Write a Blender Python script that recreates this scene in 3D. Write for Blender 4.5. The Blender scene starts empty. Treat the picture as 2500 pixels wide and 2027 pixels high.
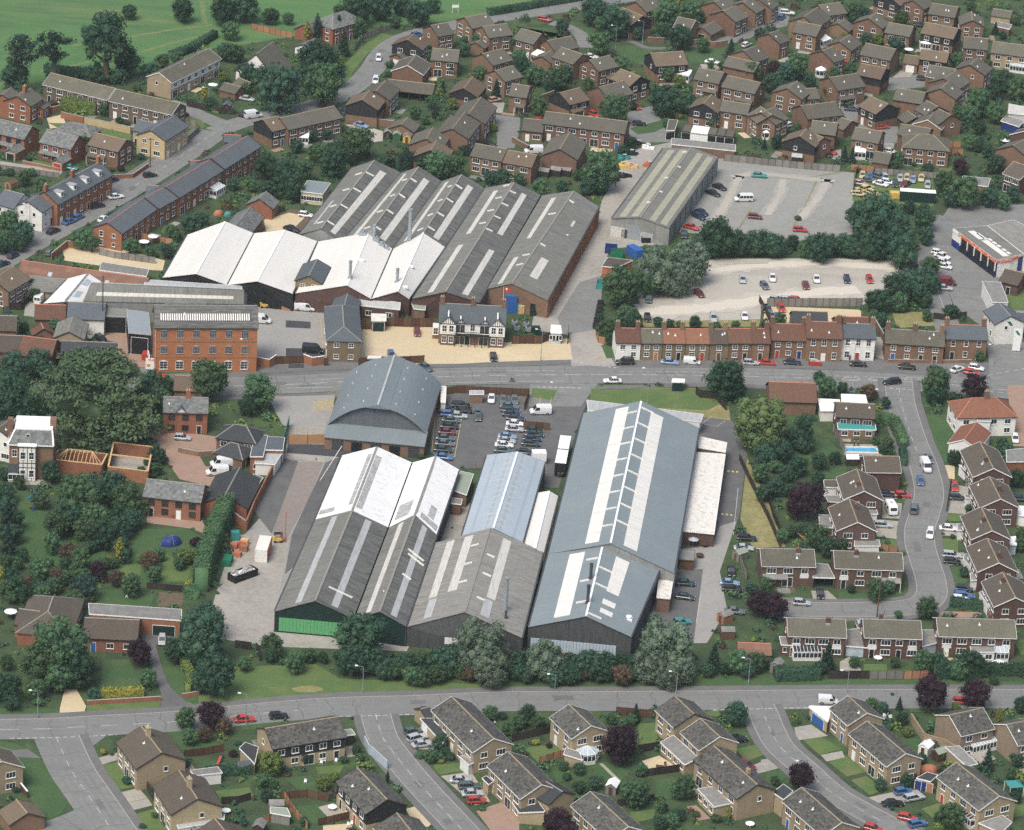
import bpy,math,random
import numpy as np
from mathutils import Matrix,Vector
random.seed(7); RNG = np.random.default_rng(7)
SC = bpy.context.scene
COL = SC.collection
R = math.radians
# ------------------------------------------------------------------ camera, sky, sun, exposure
FOC,TH,RO,H = 10000.0,R(24.5),R(-3.5),399.0      # focal length in photo pixels, pitch, roll, camera height
cam = bpy.data.cameras.new('camera'); camo = bpy.data.objects.new('camera',cam); COL.objects.link(camo)
camo.matrix_world = Matrix.Translation((0,0,H)) @ Matrix.Rotation(math.pi/2-TH,4,'X') @ Matrix.Rotation(-RO,4,'Z')
cam.sensor_width = 36; cam.lens = 36*FOC/2500; cam.clip_start = 5; cam.clip_end = 9000
SC.camera = camo
W = bpy.data.worlds.new('World'); SC.world = W; W.use_nodes = True
nt = W.node_tree; bg = nt.nodes['Background']
sky = nt.nodes.new('ShaderNodeTexSky'); sky.sky_type = 'NISHITA'; sky.sun_disc = False
SUN_EL,SUN_AZ = 56,-150                                 # azimuth: degrees clockwise from +Y (the view direction)
sky.sun_elevation = R(SUN_EL); sky.sun_rotation = R(SUN_AZ); sky.air_density = 1.0; sky.dust_density = 5.0; sky.ozone_density = 1.0
nt.links.new(sky.outputs[0],bg.inputs[0]); bg.inputs[1].default_value = 0.125
sl = bpy.data.lights.new('sun','SUN'); sl.energy = 1.75; sl.angle = R(26); sl.color = (1,.985,.90)
so = bpy.data.objects.new('sun',sl); COL.objects.link(so)
sd = Vector((math.sin(R(SUN_AZ))*math.cos(R(SUN_EL)),math.cos(R(SUN_AZ))*math.cos(R(SUN_EL)),math.sin(R(SUN_EL))))
so.rotation_euler = sd.to_track_quat('Z','Y').to_euler(); so.location = (0,800,600)
SC.view_settings.view_transform = 'Standard'; SC.view_settings.look = 'None'; SC.view_settings.gamma = 1
SC.view_settings.use_curve_mapping = False; SC.view_settings.exposure = 0.40
SC.render.engine = 'CYCLES'; SC.cycles.max_bounces = 5; SC.cycles.diffuse_bounces = 2; SC.cycles.glossy_bounces = 2
SC.cycles.transparent_max_bounces = 6; SC.cycles.use_denoising = False
# ------------------------------------------------------------------ photo pixel -> point on a level plane
K = 625/2140
TILE = [0,0]
def src(p):
 if TILE == 'D': return p[0]/.8564,p[1]/.8564
 return 625*TILE[0]+p[0]*K,(0,507,1014,1520)[TILE[1]]+p[1]*K
def unsrc(s,z=0.0):
 x,y = s[0]-1250,s[1]-1013.5
 c,q = math.cos(RO),math.sin(RO); x,y = c*x-q*y,q*x+c*y
 d = (x,FOC*math.cos(TH)-y*math.sin(TH),-(FOC*math.sin(TH)+y*math.cos(TH)))
 t = (H-z)/-d[2]
 return Vector((d[0]*t,d[1]*t,z))
def P(x,y,z=0.0): return unsrc(src((x,y)),z)
def proj(v):
 """world point -> photo pixel"""
 x,y,z = v[0],v[1]*math.cos(TH)-(v[2]-H)*math.sin(TH),-(v[1]*math.sin(TH)+(v[2]-H)*math.cos(TH))
 u,w = FOC*x/y,FOC*z/y
 c,q = math.cos(RO),math.sin(RO)
 return 1250+c*u+q*w,1013.5-q*u+c*w
def pxm(s):
 """photo pixels per metre near photo pixel s"""
 p = unsrc(s); return FOC/(p.y*math.cos(TH)+H*math.sin(TH))
# ------------------------------------------------------------------ materials
MATS = {}
def mat(name,col,rough=.85,noise=(),spec=.25,coat=0,metal=0,rnd=0.0,bump=0.0,corr=None,grid=None,haze=None):
 """noise: list of (scale, colour2, amount[, lo, hi]); grid: (w,h,colour,mortar) rows of tiles/bricks; corr: (axis, period, amount)"""
 m = bpy.data.materials.new(name); m.use_nodes = True; t = m.node_tree; N = t.nodes; L = t.links
 b = N['Principled BSDF']; b.inputs['Roughness'].default_value = rough; b.inputs['Specular IOR Level'].default_value = spec
 b.inputs['Metallic'].default_value = metal; b.inputs['Coat Weight'].default_value = coat
 tc = N.new('ShaderNodeTexCoord'); out = None
 def rgb(c):
  n = N.new('ShaderNodeRGB'); n.outputs[0].default_value = (*c,1); return n.outputs[0]
 out = rgb(col)
 def mix(a,bb,fac,mode='MIX'):
  n = N.new('ShaderNodeMix'); n.data_type = 'RGBA'; n.blend_type = mode
  if isinstance(fac,float): n.inputs[0].default_value = fac
  else: L.new(fac,n.inputs[0])
  L.new(a,n.inputs[6]); L.new(bb,n.inputs[7]); return n.outputs[2]
 if grid:
  gw,gh,gc,gm = grid[:4]
  n = N.new('ShaderNodeTexBrick'); n.inputs['Scale'].default_value = 1; n.inputs['Brick Width'].default_value = gw; n.inputs['Row Height'].default_value = gh
  n.inputs['Mortar Size'].default_value = gm; n.inputs['Mortar Smooth'].default_value = .3; n.inputs['Bias'].default_value = 0
  n.inputs['Color1'].default_value = (*col,1); n.inputs['Color2'].default_value = (*gc,1)
  n.inputs['Mortar'].default_value = (*(grid[4] if len(grid) > 4 else [x*.6 for x in col]),1)
  L.new(tc.outputs['Object'],n.inputs['Vector']); out = n.outputs[0]
 for nz in noise:
  s,c2,am = nz[:3]; lo,hi = (nz[3],nz[4]) if len(nz) > 4 else (.42,.62)
  n = N.new('ShaderNodeTexNoise'); n.inputs['Scale'].default_value = 1 if isinstance(s,tuple) else s; n.inputs['Detail'].default_value = 4; n.inputs['Roughness'].default_value = .6
  if isinstance(s,tuple):
   mp = N.new('ShaderNodeMapping'); mp.inputs['Scale'].default_value = s; L.new(tc.outputs['Object'],mp.inputs[0]); L.new(mp.outputs[0],n.inputs['Vector'])
  else: L.new(tc.outputs['Object'],n.inputs['Vector'])
  mr = N.new('ShaderNodeMapRange'); mr.inputs[1].default_value = lo; mr.inputs[2].default_value = hi; mr.inputs[4].default_value = am
  L.new(n.outputs[0],mr.inputs[0]); out = mix(out,rgb(c2),mr.outputs[0])
 if corr:
  ax,per,am = corr
  n = N.new('ShaderNodeTexWave'); n.bands_direction = ax; n.inputs['Scale'].default_value = 2*math.pi/per/20*1.0; n.inputs['Distortion'].default_value = 0
  L.new(tc.outputs['Object'],n.inputs['Vector'])
  mr = N.new('ShaderNodeMapRange'); mr.inputs[1].default_value = .85; mr.inputs[2].default_value = 1; mr.inputs[4].default_value = am
  L.new(n.outputs['Fac'],mr.inputs[0]); out = mix(out,rgb([x*.55 for x in col]),mr.outputs[0])
 if rnd:
  oi = N.new('ShaderNodeObjectInfo'); hs = N.new('ShaderNodeHueSaturation')
  for k,(i,lo,hi) in enumerate(((2,1-rnd,1+rnd*.8),(0,.5-rnd*.05,.5+rnd*.05))):
   mr = N.new('ShaderNodeMapRange'); mr.inputs[3].default_value = lo; mr.inputs[4].default_value = hi
   L.new(oi.outputs['Random'],mr.inputs[0]); L.new(mr.outputs[0],hs.inputs[i])
  L.new(out,hs.inputs[4]); out = hs.outputs[0]
 L.new(out,b.inputs['Base Color'])
 if bump:
  n = N.new('ShaderNodeTexNoise'); n.inputs['Scale'].default_value = 3; n.inputs['Detail'].default_value = 3; L.new(tc.outputs['Object'],n.inputs['Vector'])
  bp = N.new('ShaderNodeBump'); bp.inputs['Strength'].default_value = bump; bp.inputs['Distance'].default_value = .1
  L.new(n.outputs[0],bp.inputs['Height']); L.new(bp.outputs[0],b.inputs['Normal'])
 MATS[name] = m; return m
M = MATS
def brick(name,c,c2,var=.16): mat(name,c,.9,grid=(.225,.075,c2,.006,[x*.8+.03 for x in c]),noise=[(.5,[x*.62 for x in c],.5),(4,[x*1.25 for x in c],.35)],rnd=var)
brick('brown_brick',(.215,.130,.088),(.178,.108,.074)); brick('dull_brick',(.15,.112,.08),(.175,.13,.095))
brick('orange_brick',(.30,.128,.074),(.25,.108,.064)); brick('dark_brick',(.118,.068,.055),(.095,.056,.046))
brick('buff_brick',(.38,.305,.20),(.33,.265,.17)); brick('olive_brick',(.21,.165,.10),(.185,.145,.09)); brick('mill_brick',(.44,.168,.068),(.38,.145,.06),.02)
brick('stone',(.50,.40,.23),(.45,.35,.20),.03); brick('grey_brown_brick',(.26,.20,.145),(.22,.17,.12))
def tile(name,c,c2,sp,var=.14,size=(.33,.34)): mat(name,c,.95,grid=(*size,c2,.02,[x*.6 for x in c]),noise=[(.35,[x*.72 for x in c],.45),(4.5,sp,.4,.5,.66),(.12,[x*.85 for x in sp],.22,.5,.62)],rnd=var)
tile('grey_tile',(.128,.120,.100),(.100,.096,.083),(.20,.18,.13)); tile('brown_tile',(.112,.094,.076),(.088,.075,.062),(.165,.14,.105))
tile('tan_tile',(.165,.126,.092),(.135,.104,.078),(.23,.18,.125)); tile('slate',(.112,.132,.148),(.088,.104,.12),(.16,.175,.185))
tile('mottled_tile',(.120,.117,.107),(.026,.027,.027),(.24,.23,.205),.08,(.50,.44)); tile('mottled_slate',(.20,.215,.21),(.085,.092,.097),(.28,.285,.25),.06,(.7,.5))
tile('red_tile',(.165,.084,.058),(.115,.064,.048),(.12,.088,.066)); tile('orange_tile',(.29,.135,.085),(.22,.10,.066),(.15,.095,.07)); tile('dark_slate',(.055,.06,.066),(.045,.05,.055),(.09,.095,.10))
tile('olive_tile',(.128,.120,.094),(.10,.095,.077),(.25,.235,.16)); tile('rust_tile',(.24,.125,.085),(.16,.09,.066),(.30,.22,.165),.02,(2.4,1.6))
mat('black_boards',(.022,.023,.027),.8,corr=('Z',.17,.5),noise=[(1.5,(.045,.043,.042),.5)])
mat('brown_boards',(.045,.03,.026),.8,corr=('Z',.17,.5)); mat('white_boards',(.72,.72,.70),.7,corr=('Z',.17,.25))
mat('white_render',(.76,.75,.71),.85,noise=[(.8,(.62,.61,.57),.5)]); mat('white_paint',(.80,.80,.78),.5)
mat('glass',(.03,.036,.042),.12,spec=.6,rnd=.3); mat('pale_glass',(.45,.52,.56),.25,spec=.5,noise=[(1,(.33,.38,.42),.6)])
mat('black_paint',(.016,.017,.019),.5); mat('lead',(.33,.34,.36),.7); mat('dark_metal',(.06,.065,.07),.5)
mat('ridge_lichen',(.33,.27,.17),.95,noise=[(2.5,(.20,.17,.12),.8)]); mat('ridge_grey',(.22,.215,.205),.95,noise=[(2.5,(.33,.31,.27),.6)]); mat('ridge_red',(.42,.17,.12),.9)
mat('flat_felt',(.21,.21,.20),.95,noise=[(.7,(.29,.285,.27),.8),(3,(.14,.14,.135),.4)],rnd=.12)
mat('white_felt',(.70,.68,.63),.9,noise=[(.9,(.48,.46,.42),.8,.5,.66),(4,(.12,.115,.10),.8,.60,.68)])
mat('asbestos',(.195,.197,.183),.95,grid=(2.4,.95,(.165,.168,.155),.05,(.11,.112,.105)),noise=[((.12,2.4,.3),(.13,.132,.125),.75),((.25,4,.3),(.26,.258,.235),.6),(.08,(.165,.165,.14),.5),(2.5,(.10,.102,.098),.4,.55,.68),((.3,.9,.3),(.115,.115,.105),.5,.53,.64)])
mat('asbestos_pale',(.255,.25,.23),.95,grid=(2.4,.95,(.225,.222,.205),.05,(.15,.15,.14)),noise=[((.12,2.4,.3),(.18,.178,.165),.75),((.25,4,.3),(.335,.325,.295),.6),(2.5,(.14,.14,.13),.4,.55,.68),((.3,.9,.3),(.16,.157,.145),.55,.52,.63)])
mat('asbestos_dark',(.150,.155,.148),.95,grid=(2.4,.95,(.12,.124,.119),.05,(.075,.078,.075)),noise=[((.12,2.4,.3),(.088,.092,.09),.8),((.25,4,.3),(.19,.188,.17),.6,.46,.6),(3,(.045,.047,.047),.55,.54,.66),((.22,.9,.3),(.065,.067,.066),.6,.52,.62)])  # asbestos darkened to paint shade on sheds' right slopes; also the mill's own grey
mat('white_sheet',(.70,.685,.645),.6,noise=[((.3,.05,.3),(.64,.625,.585),.6),((.4,.8,.4),(.66,.59,.45),.4,.56,.7)],corr=('Y',2.4,.05))
mat('bright_sheet',(.80,.80,.79),.6,noise=[((.12,.4,.3),(.70,.70,.69),.5),((.5,1.8,1),(.30,.30,.30),.8,.60,.72)],corr=('Y',1.1,.05))
mat('blue_grey_sheet',(.205,.245,.262),.6,noise=[(.12,(.23,.27,.285),.8),((.3,2,1),(.185,.22,.24),.5)],corr=('X',1.0,.06))
mat('pale_blue_sheet',(.36,.42,.475),.6,noise=[(.2,(.40,.455,.505),.8),((.3,2,1),(.32,.38,.43),.5)],corr=('X',3.1,.3))
mat('arch_sheet',(.175,.208,.222),.6,noise=[(.1,(.195,.23,.245),.8),((2,.4,.4),(.155,.186,.20),.5)],corr=('X',1.0,.1))
mat('strip_white',(.74,.73,.69),.6,noise=[((.15,1.6,.3),(.63,.62,.58),.8),(.4,(.68,.66,.61),.6)]); mat('strip_grey',(.42,.435,.44),.7,noise=[((2,.3,1),(.33,.345,.35),.8),(3,(.25,.26,.26),.4,.55,.7)])
mat('strip_pale',(.56,.545,.50),.7,noise=[((2,.3,1),(.45,.44,.41),.8),(3,(.66,.65,.62),.5,.55,.7)])
mat('strip_yellow',(.345,.335,.25),.8,noise=[((.15,2,1),(.27,.265,.21),.8),(2,(.40,.39,.31),.4)]); mat('stain_yellow',(.47,.46,.41),.8,noise=[(1.5,(.40,.44,.46),.9)]); mat('dirt_grey',(.30,.30,.295),.9,noise=[((.5,5,1),(.62,.62,.61),.9,.48,.62)])
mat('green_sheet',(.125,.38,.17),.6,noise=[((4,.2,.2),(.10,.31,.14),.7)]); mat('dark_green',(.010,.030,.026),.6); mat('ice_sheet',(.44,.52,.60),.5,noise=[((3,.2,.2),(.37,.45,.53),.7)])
mat('dark_cladding',(.075,.078,.08),.9,noise=[((3,3,.2),(.045,.047,.05),.8)]); mat('grey_cladding',(.27,.275,.26),.9,noise=[((1,1,.15),(.20,.205,.195),.8)],corr=('X',1.2,.2))
mat('mossy_roof',(.27,.31,.25),.95); mat('galvanised',(.34,.38,.40),.45,metal=.3,noise=[(3,(.27,.30,.32),.6)]); mat('vent_white',(.83,.84,.84),.5)
# ground
mat('yard_grey',(.285,.28,.265),.95,noise=[(.1,(.33,.32,.30),.8),(.7,(.25,.247,.238),.6),(5,(.34,.335,.31),.4)])
mat('field_track',(.15,.195,.08),.98,noise=[(.4,(.09,.17,.065),.8),(3,(.19,.21,.10),.4)]); mat('meadow',(.076,.172,.064),.98,noise=[(.02,(.062,.13,.056),.8),((.010,.07,1),(.165,.20,.085),.8,.52,.64),((.05,.3,1),(.115,.19,.07),.6),(.6,(.07,.14,.05),.4,.5,.7)])
mat('garden_green',(.055,.088,.040),.98,noise=[(.09,(.080,.135,.045),.8,.45,.6),(.25,(.038,.058,.030),.7),(.5,(.15,.135,.095),.5,.60,.68),(2,(.035,.05,.03),.5)])
mat('lawn',(.088,.15,.052),.98,noise=[(.25,(.135,.175,.06),.8),(1.8,(.08,.125,.045),.6),(.12,(.17,.165,.085),.55,.56,.7)])
mat('dark_lawn',(.052,.108,.042),.98,noise=[(.2,(.08,.125,.05),.8),(1.5,(.045,.085,.035),.6)]); mat('dry_grass',(.23,.215,.09),.98,noise=[(.2,(.33,.275,.14),.9,.45,.6),(1.5,(.15,.165,.07),.6)])
mat('asphalt',(.185,.19,.186),.95,noise=[(.05,(.215,.22,.212),.9),(.5,(.165,.168,.166),.7),(5,(.24,.242,.232),.4),((.03,.6,1),(.15,.148,.146),.6,.57,.66),(.25,(.15,.148,.146),.35,.6,.63)])
mat('dark_asphalt',(.115,.118,.122),.95,noise=[(.06,(.14,.14,.14),.9),(4,(.15,.15,.148),.4),(.3,(.09,.092,.096),.5)])
mat('worn_asphalt',(.165,.168,.166),.9,noise=[((.1,.1,1),(.20,.205,.20),.9),(.6,(.185,.188,.184),.7),(5,(.225,.228,.22),.4)]); mat('new_asphalt',(.055,.058,.066),.95,noise=[(1,(.075,.077,.083),.7)])
mat('footway',(.145,.145,.147),.95,noise=[(.3,(.175,.172,.165),.8),(4,(.12,.12,.12),.4)]); mat('kerb_stone',(.33,.32,.29),.9)
mat('concrete',(.335,.315,.285),.95,noise=[(.12,(.25,.24,.222),.9),(.8,(.40,.375,.33),.6),(5,(.29,.28,.25),.4)])
mat('gravel',(.365,.348,.312),.98,noise=[(.045,(.43,.405,.355),.9,.44,.6),((.02,.12,1),(.29,.275,.245),.8,.52,.68),(1.2,(.34,.32,.28),.5),(6,(.47,.44,.38),.4)])
mat('pale_gravel',(.56,.52,.45),.98,noise=[(.08,(.56,.51,.43),.8),(1,(.60,.56,.48),.5),(5,(.48,.445,.385),.4)])
mat('track_mid',(.315,.308,.28),.98,noise=[(.5,(.36,.35,.315),.7),(4,(.27,.265,.245),.4)]); mat('track_pale',(.45,.425,.375),.98,noise=[(.3,(.39,.37,.33),.8),(4,(.50,.47,.41),.4)])
mat('pink_asphalt',(.235,.205,.185),.95,noise=[(.08,(.27,.235,.21),.8),(1,(.20,.178,.165),.6)])
mat('grey_gravel',(.275,.278,.258),.98,noise=[(.05,(.225,.23,.215),.9),(.4,(.33,.325,.30),.5),(5,(.24,.24,.225),.5)])
mat('gold_gravel',(.54,.445,.285),.98,noise=[(.06,(.61,.515,.355),.9),(1,(.48,.39,.245),.6),(6,(.58,.49,.34),.4),((.05,.4,1),(.50,.43,.30),.6,.5,.62)])
mat('paving',(.40,.37,.31),.95,grid=(.9,.9,(.35,.325,.275),.03),noise=[(.6,(.30,.28,.24),.6)]); mat('brick_paving',(.32,.215,.165),.95,noise=[(.4,(.27,.19,.15),.8),(5,(.37,.26,.2),.4)])
mat('soil',(.14,.105,.075),.98,noise=[(1,(.10,.08,.055),.7)]); mat('line_white',(.62,.62,.60),.8,noise=[(1.5,(.36,.36,.355),.8)]); mat('line_yellow',(.56,.43,.16),.8,noise=[(1.5,(.42,.36,.2),.8)])
mat('pool_water',(.09,.36,.60),.08,spec=.5,noise=[(.8,(.14,.44,.66),.6)])
# timber, vehicles, other
mat('timber_brown',(.115,.06,.038),.9,noise=[((.3,6,.3),(.085,.046,.03),.7)],rnd=.25); mat('timber_grey',(.235,.22,.20),.95,noise=[((6,.3,.3),(.16,.15,.14),.7)],rnd=.2)
mat('timber_dark',(.04,.033,.029),.9,rnd=.3); mat('timber_orange',(.36,.19,.105),.9,rnd=.2); mat('raw_timber',(.62,.43,.22),.8,noise=[(2,(.5,.34,.17),.7)])
CARCOL = dict(wh=('white',(.74,.75,.76)),bk=('black',(.012,.013,.016)),rd=('red',(.47,.045,.03)),bl=('blue',(.06,.15,.35)),sv=('silver',(.42,.45,.48)),gr=('grey green',(.075,.115,.118)),gy=('grey',(.12,.145,.165)),nv=('navy',(.018,.028,.065)),yl=('yellow',(.58,.50,.24)),mr=('maroon',(.16,.025,.03)),tl=('teal',(.04,.26,.27)),gg=('dark green',(.022,.045,.042)),pb=('pale blue',(.22,.33,.48)),pk=('pink',(.5,.32,.26)))
for k,(n_,c_) in CARCOL.items(): mat('car_'+k,c_,.3,spec=.5,coat=.5,noise=[(1.2,[x*.82 for x in c_],.4)])
mat('tyre',(.016,.016,.017),.9); mat('hub',(.35,.36,.37),.4,metal=.5); mat('car_glass',(.02,.026,.03),.1,spec=.7); mat('lamp_red',(.35,.03,.02),.3); mat('lamp_clear',(.6,.6,.58),.2); mat('plastic_black',(.02,.02,.021),.7)
mat('blue_paint',(.035,.12,.36),.5); mat('deep_blue',(.02,.04,.17),.5); mat('red_paint',(.38,.055,.035),.5); mat('orange_paint',(.47,.15,.08),.6,noise=[(2,(.38,.17,.10),.7)]); mat('green_paint',(.02,.16,.085),.5); mat('yellow_paint',(.62,.42,.12),.5); mat('teal_paint',(.05,.25,.24),.5); mat('cream_paint',(.56,.50,.36),.7); mat('steel',(.30,.31,.31),.5)
mat('skin',(.50,.31,.23),.7); mat('cloth_dark',(.03,.035,.06),.9); mat('cloth_red',(.42,.05,.04),.9)
mat('sign_orange',(.66,.15,.06),.5,noise=[((1.3,1.3,3),(.78,.62,.55),.9,.52,.6)]); mat('sign_yellow',(.55,.32,.05),.5)
def foliage(name,c,c2,var=.2):
 mat(name,c,1,noise=[(.35,c2,.9),(2.5,[x*.65 for x in c],.5)],rnd=var,spec=.05)
foliage('leaf_mid',(.064,.124,.064),(.094,.158,.070),.32); foliage('leaf_dark',(.040,.087,.056),(.058,.110,.062),.3); foliage('leaf_light',(.125,.18,.055),(.165,.215,.066)); foliage('leaf_soft',(.120,.175,.070),(.160,.215,.085))
foliage('leaf_purple',(.036,.020,.030),(.050,.028,.038),.15); foliage('leaf_willow',(.115,.165,.115),(.145,.195,.135),.14); foliage('leaf_conifer',(.024,.052,.038),(.036,.068,.044))
foliage('leaf_gold',(.25,.25,.05),(.32,.31,.075)); foliage('leaf_blue',(.038,.075,.066),(.052,.092,.078)); foliage('leaf_cedar',(.075,.122,.064),(.115,.165,.082),.05); foliage('leaf_rust',(.10,.072,.05),(.125,.095,.06))
mat('bark',(.085,.068,.052),.95); mat('bark_pale',(.15,.13,.105),.95)
# ------------------------------------------------------------------ mesh helpers
class MB:
 def __init__(s): s.v = []; s.f = []; s.m = []
 def poly(s,pts,mi=0):
  n = len(s.v); s.v += [tuple(p) for p in pts]; s.f.append(tuple(range(n,n+len(pts)))); s.m.append(mi)
 def prism(s,bot,top,mi=0,caps=True):
  n = len(s.v); k = len(bot); s.v += [tuple(p) for p in bot]+[tuple(p) for p in top]
  for i in range(k):
   j = (i+1) % k; s.f.append((n+i,n+j,n+k+j,n+k+i)); s.m.append(mi)
  if caps:
   s.f.append(tuple(range(n+k-1,n-1,-1))); s.m.append(mi); s.f.append(tuple(range(n+k,n+2*k))); s.m.append(mi)
 def box(s,x0,x1,y0,y1,z0,z1,mi=0):
  b = [(x0,y0),(x1,y0),(x1,y1),(x0,y1)]
  s.prism([(*p,z0) for p in b],[(*p,z1) for p in b],mi)
 def slab(s,q,t,mi=0):
  """quad q (top face, counter-clockwise from above) given thickness t downwards"""
  s.prism([(p[0],p[1],p[2]-t) for p in q],q,mi)
 def beam(s,a,b,w,h=None,mi=0):
  a,b = Vector(a),Vector(b); d = (b-a).normalized(); u = d.cross(Vector((0,0,1)))
  if u.length < 1e-4: u = Vector((1,0,0))
  u.normalize(); v = u.cross(d); h = h or w; c = [u*w/2+v*h/2,-u*w/2+v*h/2,-u*w/2-v*h/2,u*w/2-v*h/2]
  s.prism([a+x for x in c],[b+x for x in c],mi)
 def tube(s,a,b,r0,r1,n=8,mi=0):
  a,b = Vector(a),Vector(b); d = (b-a).normalized(); u = d.cross(Vector((0,0,1)))
  if u.length < 1e-3: u = Vector((1,0,0))
  u.normalize(); v = d.cross(u)
  q = [(u*math.cos(2*math.pi*i/n)+v*math.sin(2*math.pi*i/n)) for i in range(n)]
  s.prism([a+x*r0 for x in q],[b+x*r1 for x in q],mi)
 def mesh(s,name,mats):
  me = bpy.data.meshes.new(name); me.from_pydata(s.v,[],s.f)
  for m in mats: me.materials.append(M[m] if isinstance(m,str) else m)
  if len(mats) > 1: me.polygons.foreach_set('material_index',s.m)
  me.update(); return me
 def obj(s,name,mats,parent=None,**kw):
  return link(name,s.mesh(name,mats if isinstance(mats,(list,tuple)) else [mats]),parent,**kw)
def link(name,me,parent=None,loc=None,rz=0.0,scale=None):
 o = bpy.data.objects.new(name,me); COL.objects.link(o)
 if parent is not None: o.parent = parent
 if loc is not None: o.location = loc
 if rz: o.rotation_euler = (0,0,rz)
 if scale is not None: o.scale = scale
 return o
THINGS = []
def thing(name,loc,rz=0.0,look='',cat='',group=None,label=None,at=None,obj=None,order=True):
 o = obj or bpy.data.objects.new(name,None)
 if obj is None: COL.objects.link(o); o.empty_display_size = .5
 o.location = loc; o.rotation_euler = (0,0,rz)
 THINGS.append(dict(o=o,look=look,cat=cat,group=group,label=label,at=at or Vector(loc)))
 return o
def struct(o,kind='structure'): o['kind'] = kind; return o
MASKP = []      # world polygons that planting keeps off
def poly_ground(name,pts,z,m,kind='structure',mask=True,h=0.0):
 """flat patch of ground; h > 0 makes a raised slab"""
 q = [P(x,y,0) for x,y in pts]
 if sum(q[i].x*q[(i+1) % len(q)].y-q[(i+1) % len(q)].x*q[i].y for i in range(len(q))) < 0: q.reverse()
 if mask: MASKP.append([(p.x,p.y) for p in q])
 mb = MB()
 if h: mb.prism([(p.x,p.y,z) for p in q],[(p.x,p.y,z+h) for p in q])
 else: mb.poly([(p.x,p.y,z) for p in q])
 o = mb.obj(name,m)
 if kind: struct(o,kind)
 return o
def smooth(pts,n=6):
 """Catmull-Rom through world points"""
 p = [pts[0]+(pts[0]-pts[1])]+list(pts)+[pts[-1]+(pts[-1]-pts[-2])]; out = []
 for i in range(1,len(p)-2):
  for k in range(n):
   t = k/n; a,b,c,d = p[i-1:i+3]
   out.append(.5*((2*b)+(c-a)*t+(2*a-5*b+4*c-d)*t*t+(3*b-a-3*c+d)*t**3))
 out.append(pts[-1]); return out
def normals(w):
 ns = []
 for i in range(len(w)):
  d = (w[min(i+1,len(w)-1)]-w[max(i-1,0)]); d.z = 0; d.normalize(); ns.append(Vector((-d.y,d.x,0)))
 return ns
def strip(mb,w,off0,off1,z,mi=0,mask=False):
 ns = normals(w)
 for i in range(len(w)-1):
  q = [w[i]+ns[i]*off0,w[i+1]+ns[i+1]*off0,w[i+1]+ns[i+1]*off1,w[i]+ns[i]*off1]
  q = [(p.x,p.y,z) for p in q]
  if off1 > off0: mb.poly(q,mi)
  else: mb.poly(q[::-1],mi)
  if mask: MASKP.append([(p[0],p[1]) for p in q])
def road(name,pts,w,m='asphalt',z=.04,n=6,foot=None,footw=1.8,kerb=True):
 """carriageway; foot: which sides ('l', 'r', 'lr') carry a raised footway with a kerb"""
 wl = smooth([P(x,y) for x,y in pts],n); mb = MB(); strip(mb,wl,-w/2,w/2,z,0,True); struct(mb.obj(name,m))
 if w > 5:
  road_wear(wl,w/2-.1,z+.006); tm = MB()
  for o_ in (-.30,-.14,.14,.30): strip(tm,wl,w*o_-.32,w*o_+.32,z+.0025)
  struct(tm.obj('tyre_track','worn_asphalt'))
 for sd in foot or '':
  g = 1 if sd == 'l' else -1; fb = MB(); ns = normals(wl)
  for i in range(len(wl)-1):
   for a,b,mi in ((w/2+.02,w/2+.22,1),(w/2+.22,w/2+footw,0)):
    q = [wl[i]+ns[i]*a*g,wl[i+1]+ns[i+1]*a*g,wl[i+1]+ns[i+1]*b*g,wl[i]+ns[i]*b*g]
    if g < 0: q.reverse()
    fb.prism([(p.x,p.y,0) for p in q],[(p.x,p.y,.11) for p in q],mi); MASKP.append([(p.x,p.y) for p in q])
  struct(fb.obj('pavement',['footway','kerb_stone']))
 return wl
def dashes(name,pts,dash,gap,w=.12,m='line_white',z=.055,off=0.0,n=6):
 wl = smooth([P(x,y) for x,y in pts],n) if not isinstance(pts[0],Vector) else pts
 mb = MB(); ns = normals(wl); wl = [p+q*off for p,q in zip(wl,ns)]; acc = 0.0
 for i in range(len(wl)-1):
  a,b = wl[i],wl[i+1]; L_ = (b-a).length; d = (b-a)/L_; nn = Vector((-d.y,d.x,0))*w/2; s = 0.0
  while s < L_:
   ph = acc % (dash+gap); step = min((dash-ph) if ph < dash else (dash+gap-ph),L_-s)
   if ph < dash and step > .02:
    p,q = a+d*s,a+d*(s+step); mb.poly([(v.x,v.y,z) for v in (p-nn,q-nn,q+nn,p+nn)])
   s += step+1e-4; acc += step+1e-4
 return struct(mb.obj(name,m))
def inside(x,y,polys):
 for pl in polys:
  c = False; n = len(pl)
  for k in range(n):
   (xa,ya),(xb,yb) = pl[k],pl[(k+1) % n]
   if (ya > y) != (yb > y) and x < (xb-xa)*(y-ya)/(yb-ya)+xa: c = not c
  if c: return True
 return False
CRN = random.Random(11)
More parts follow.
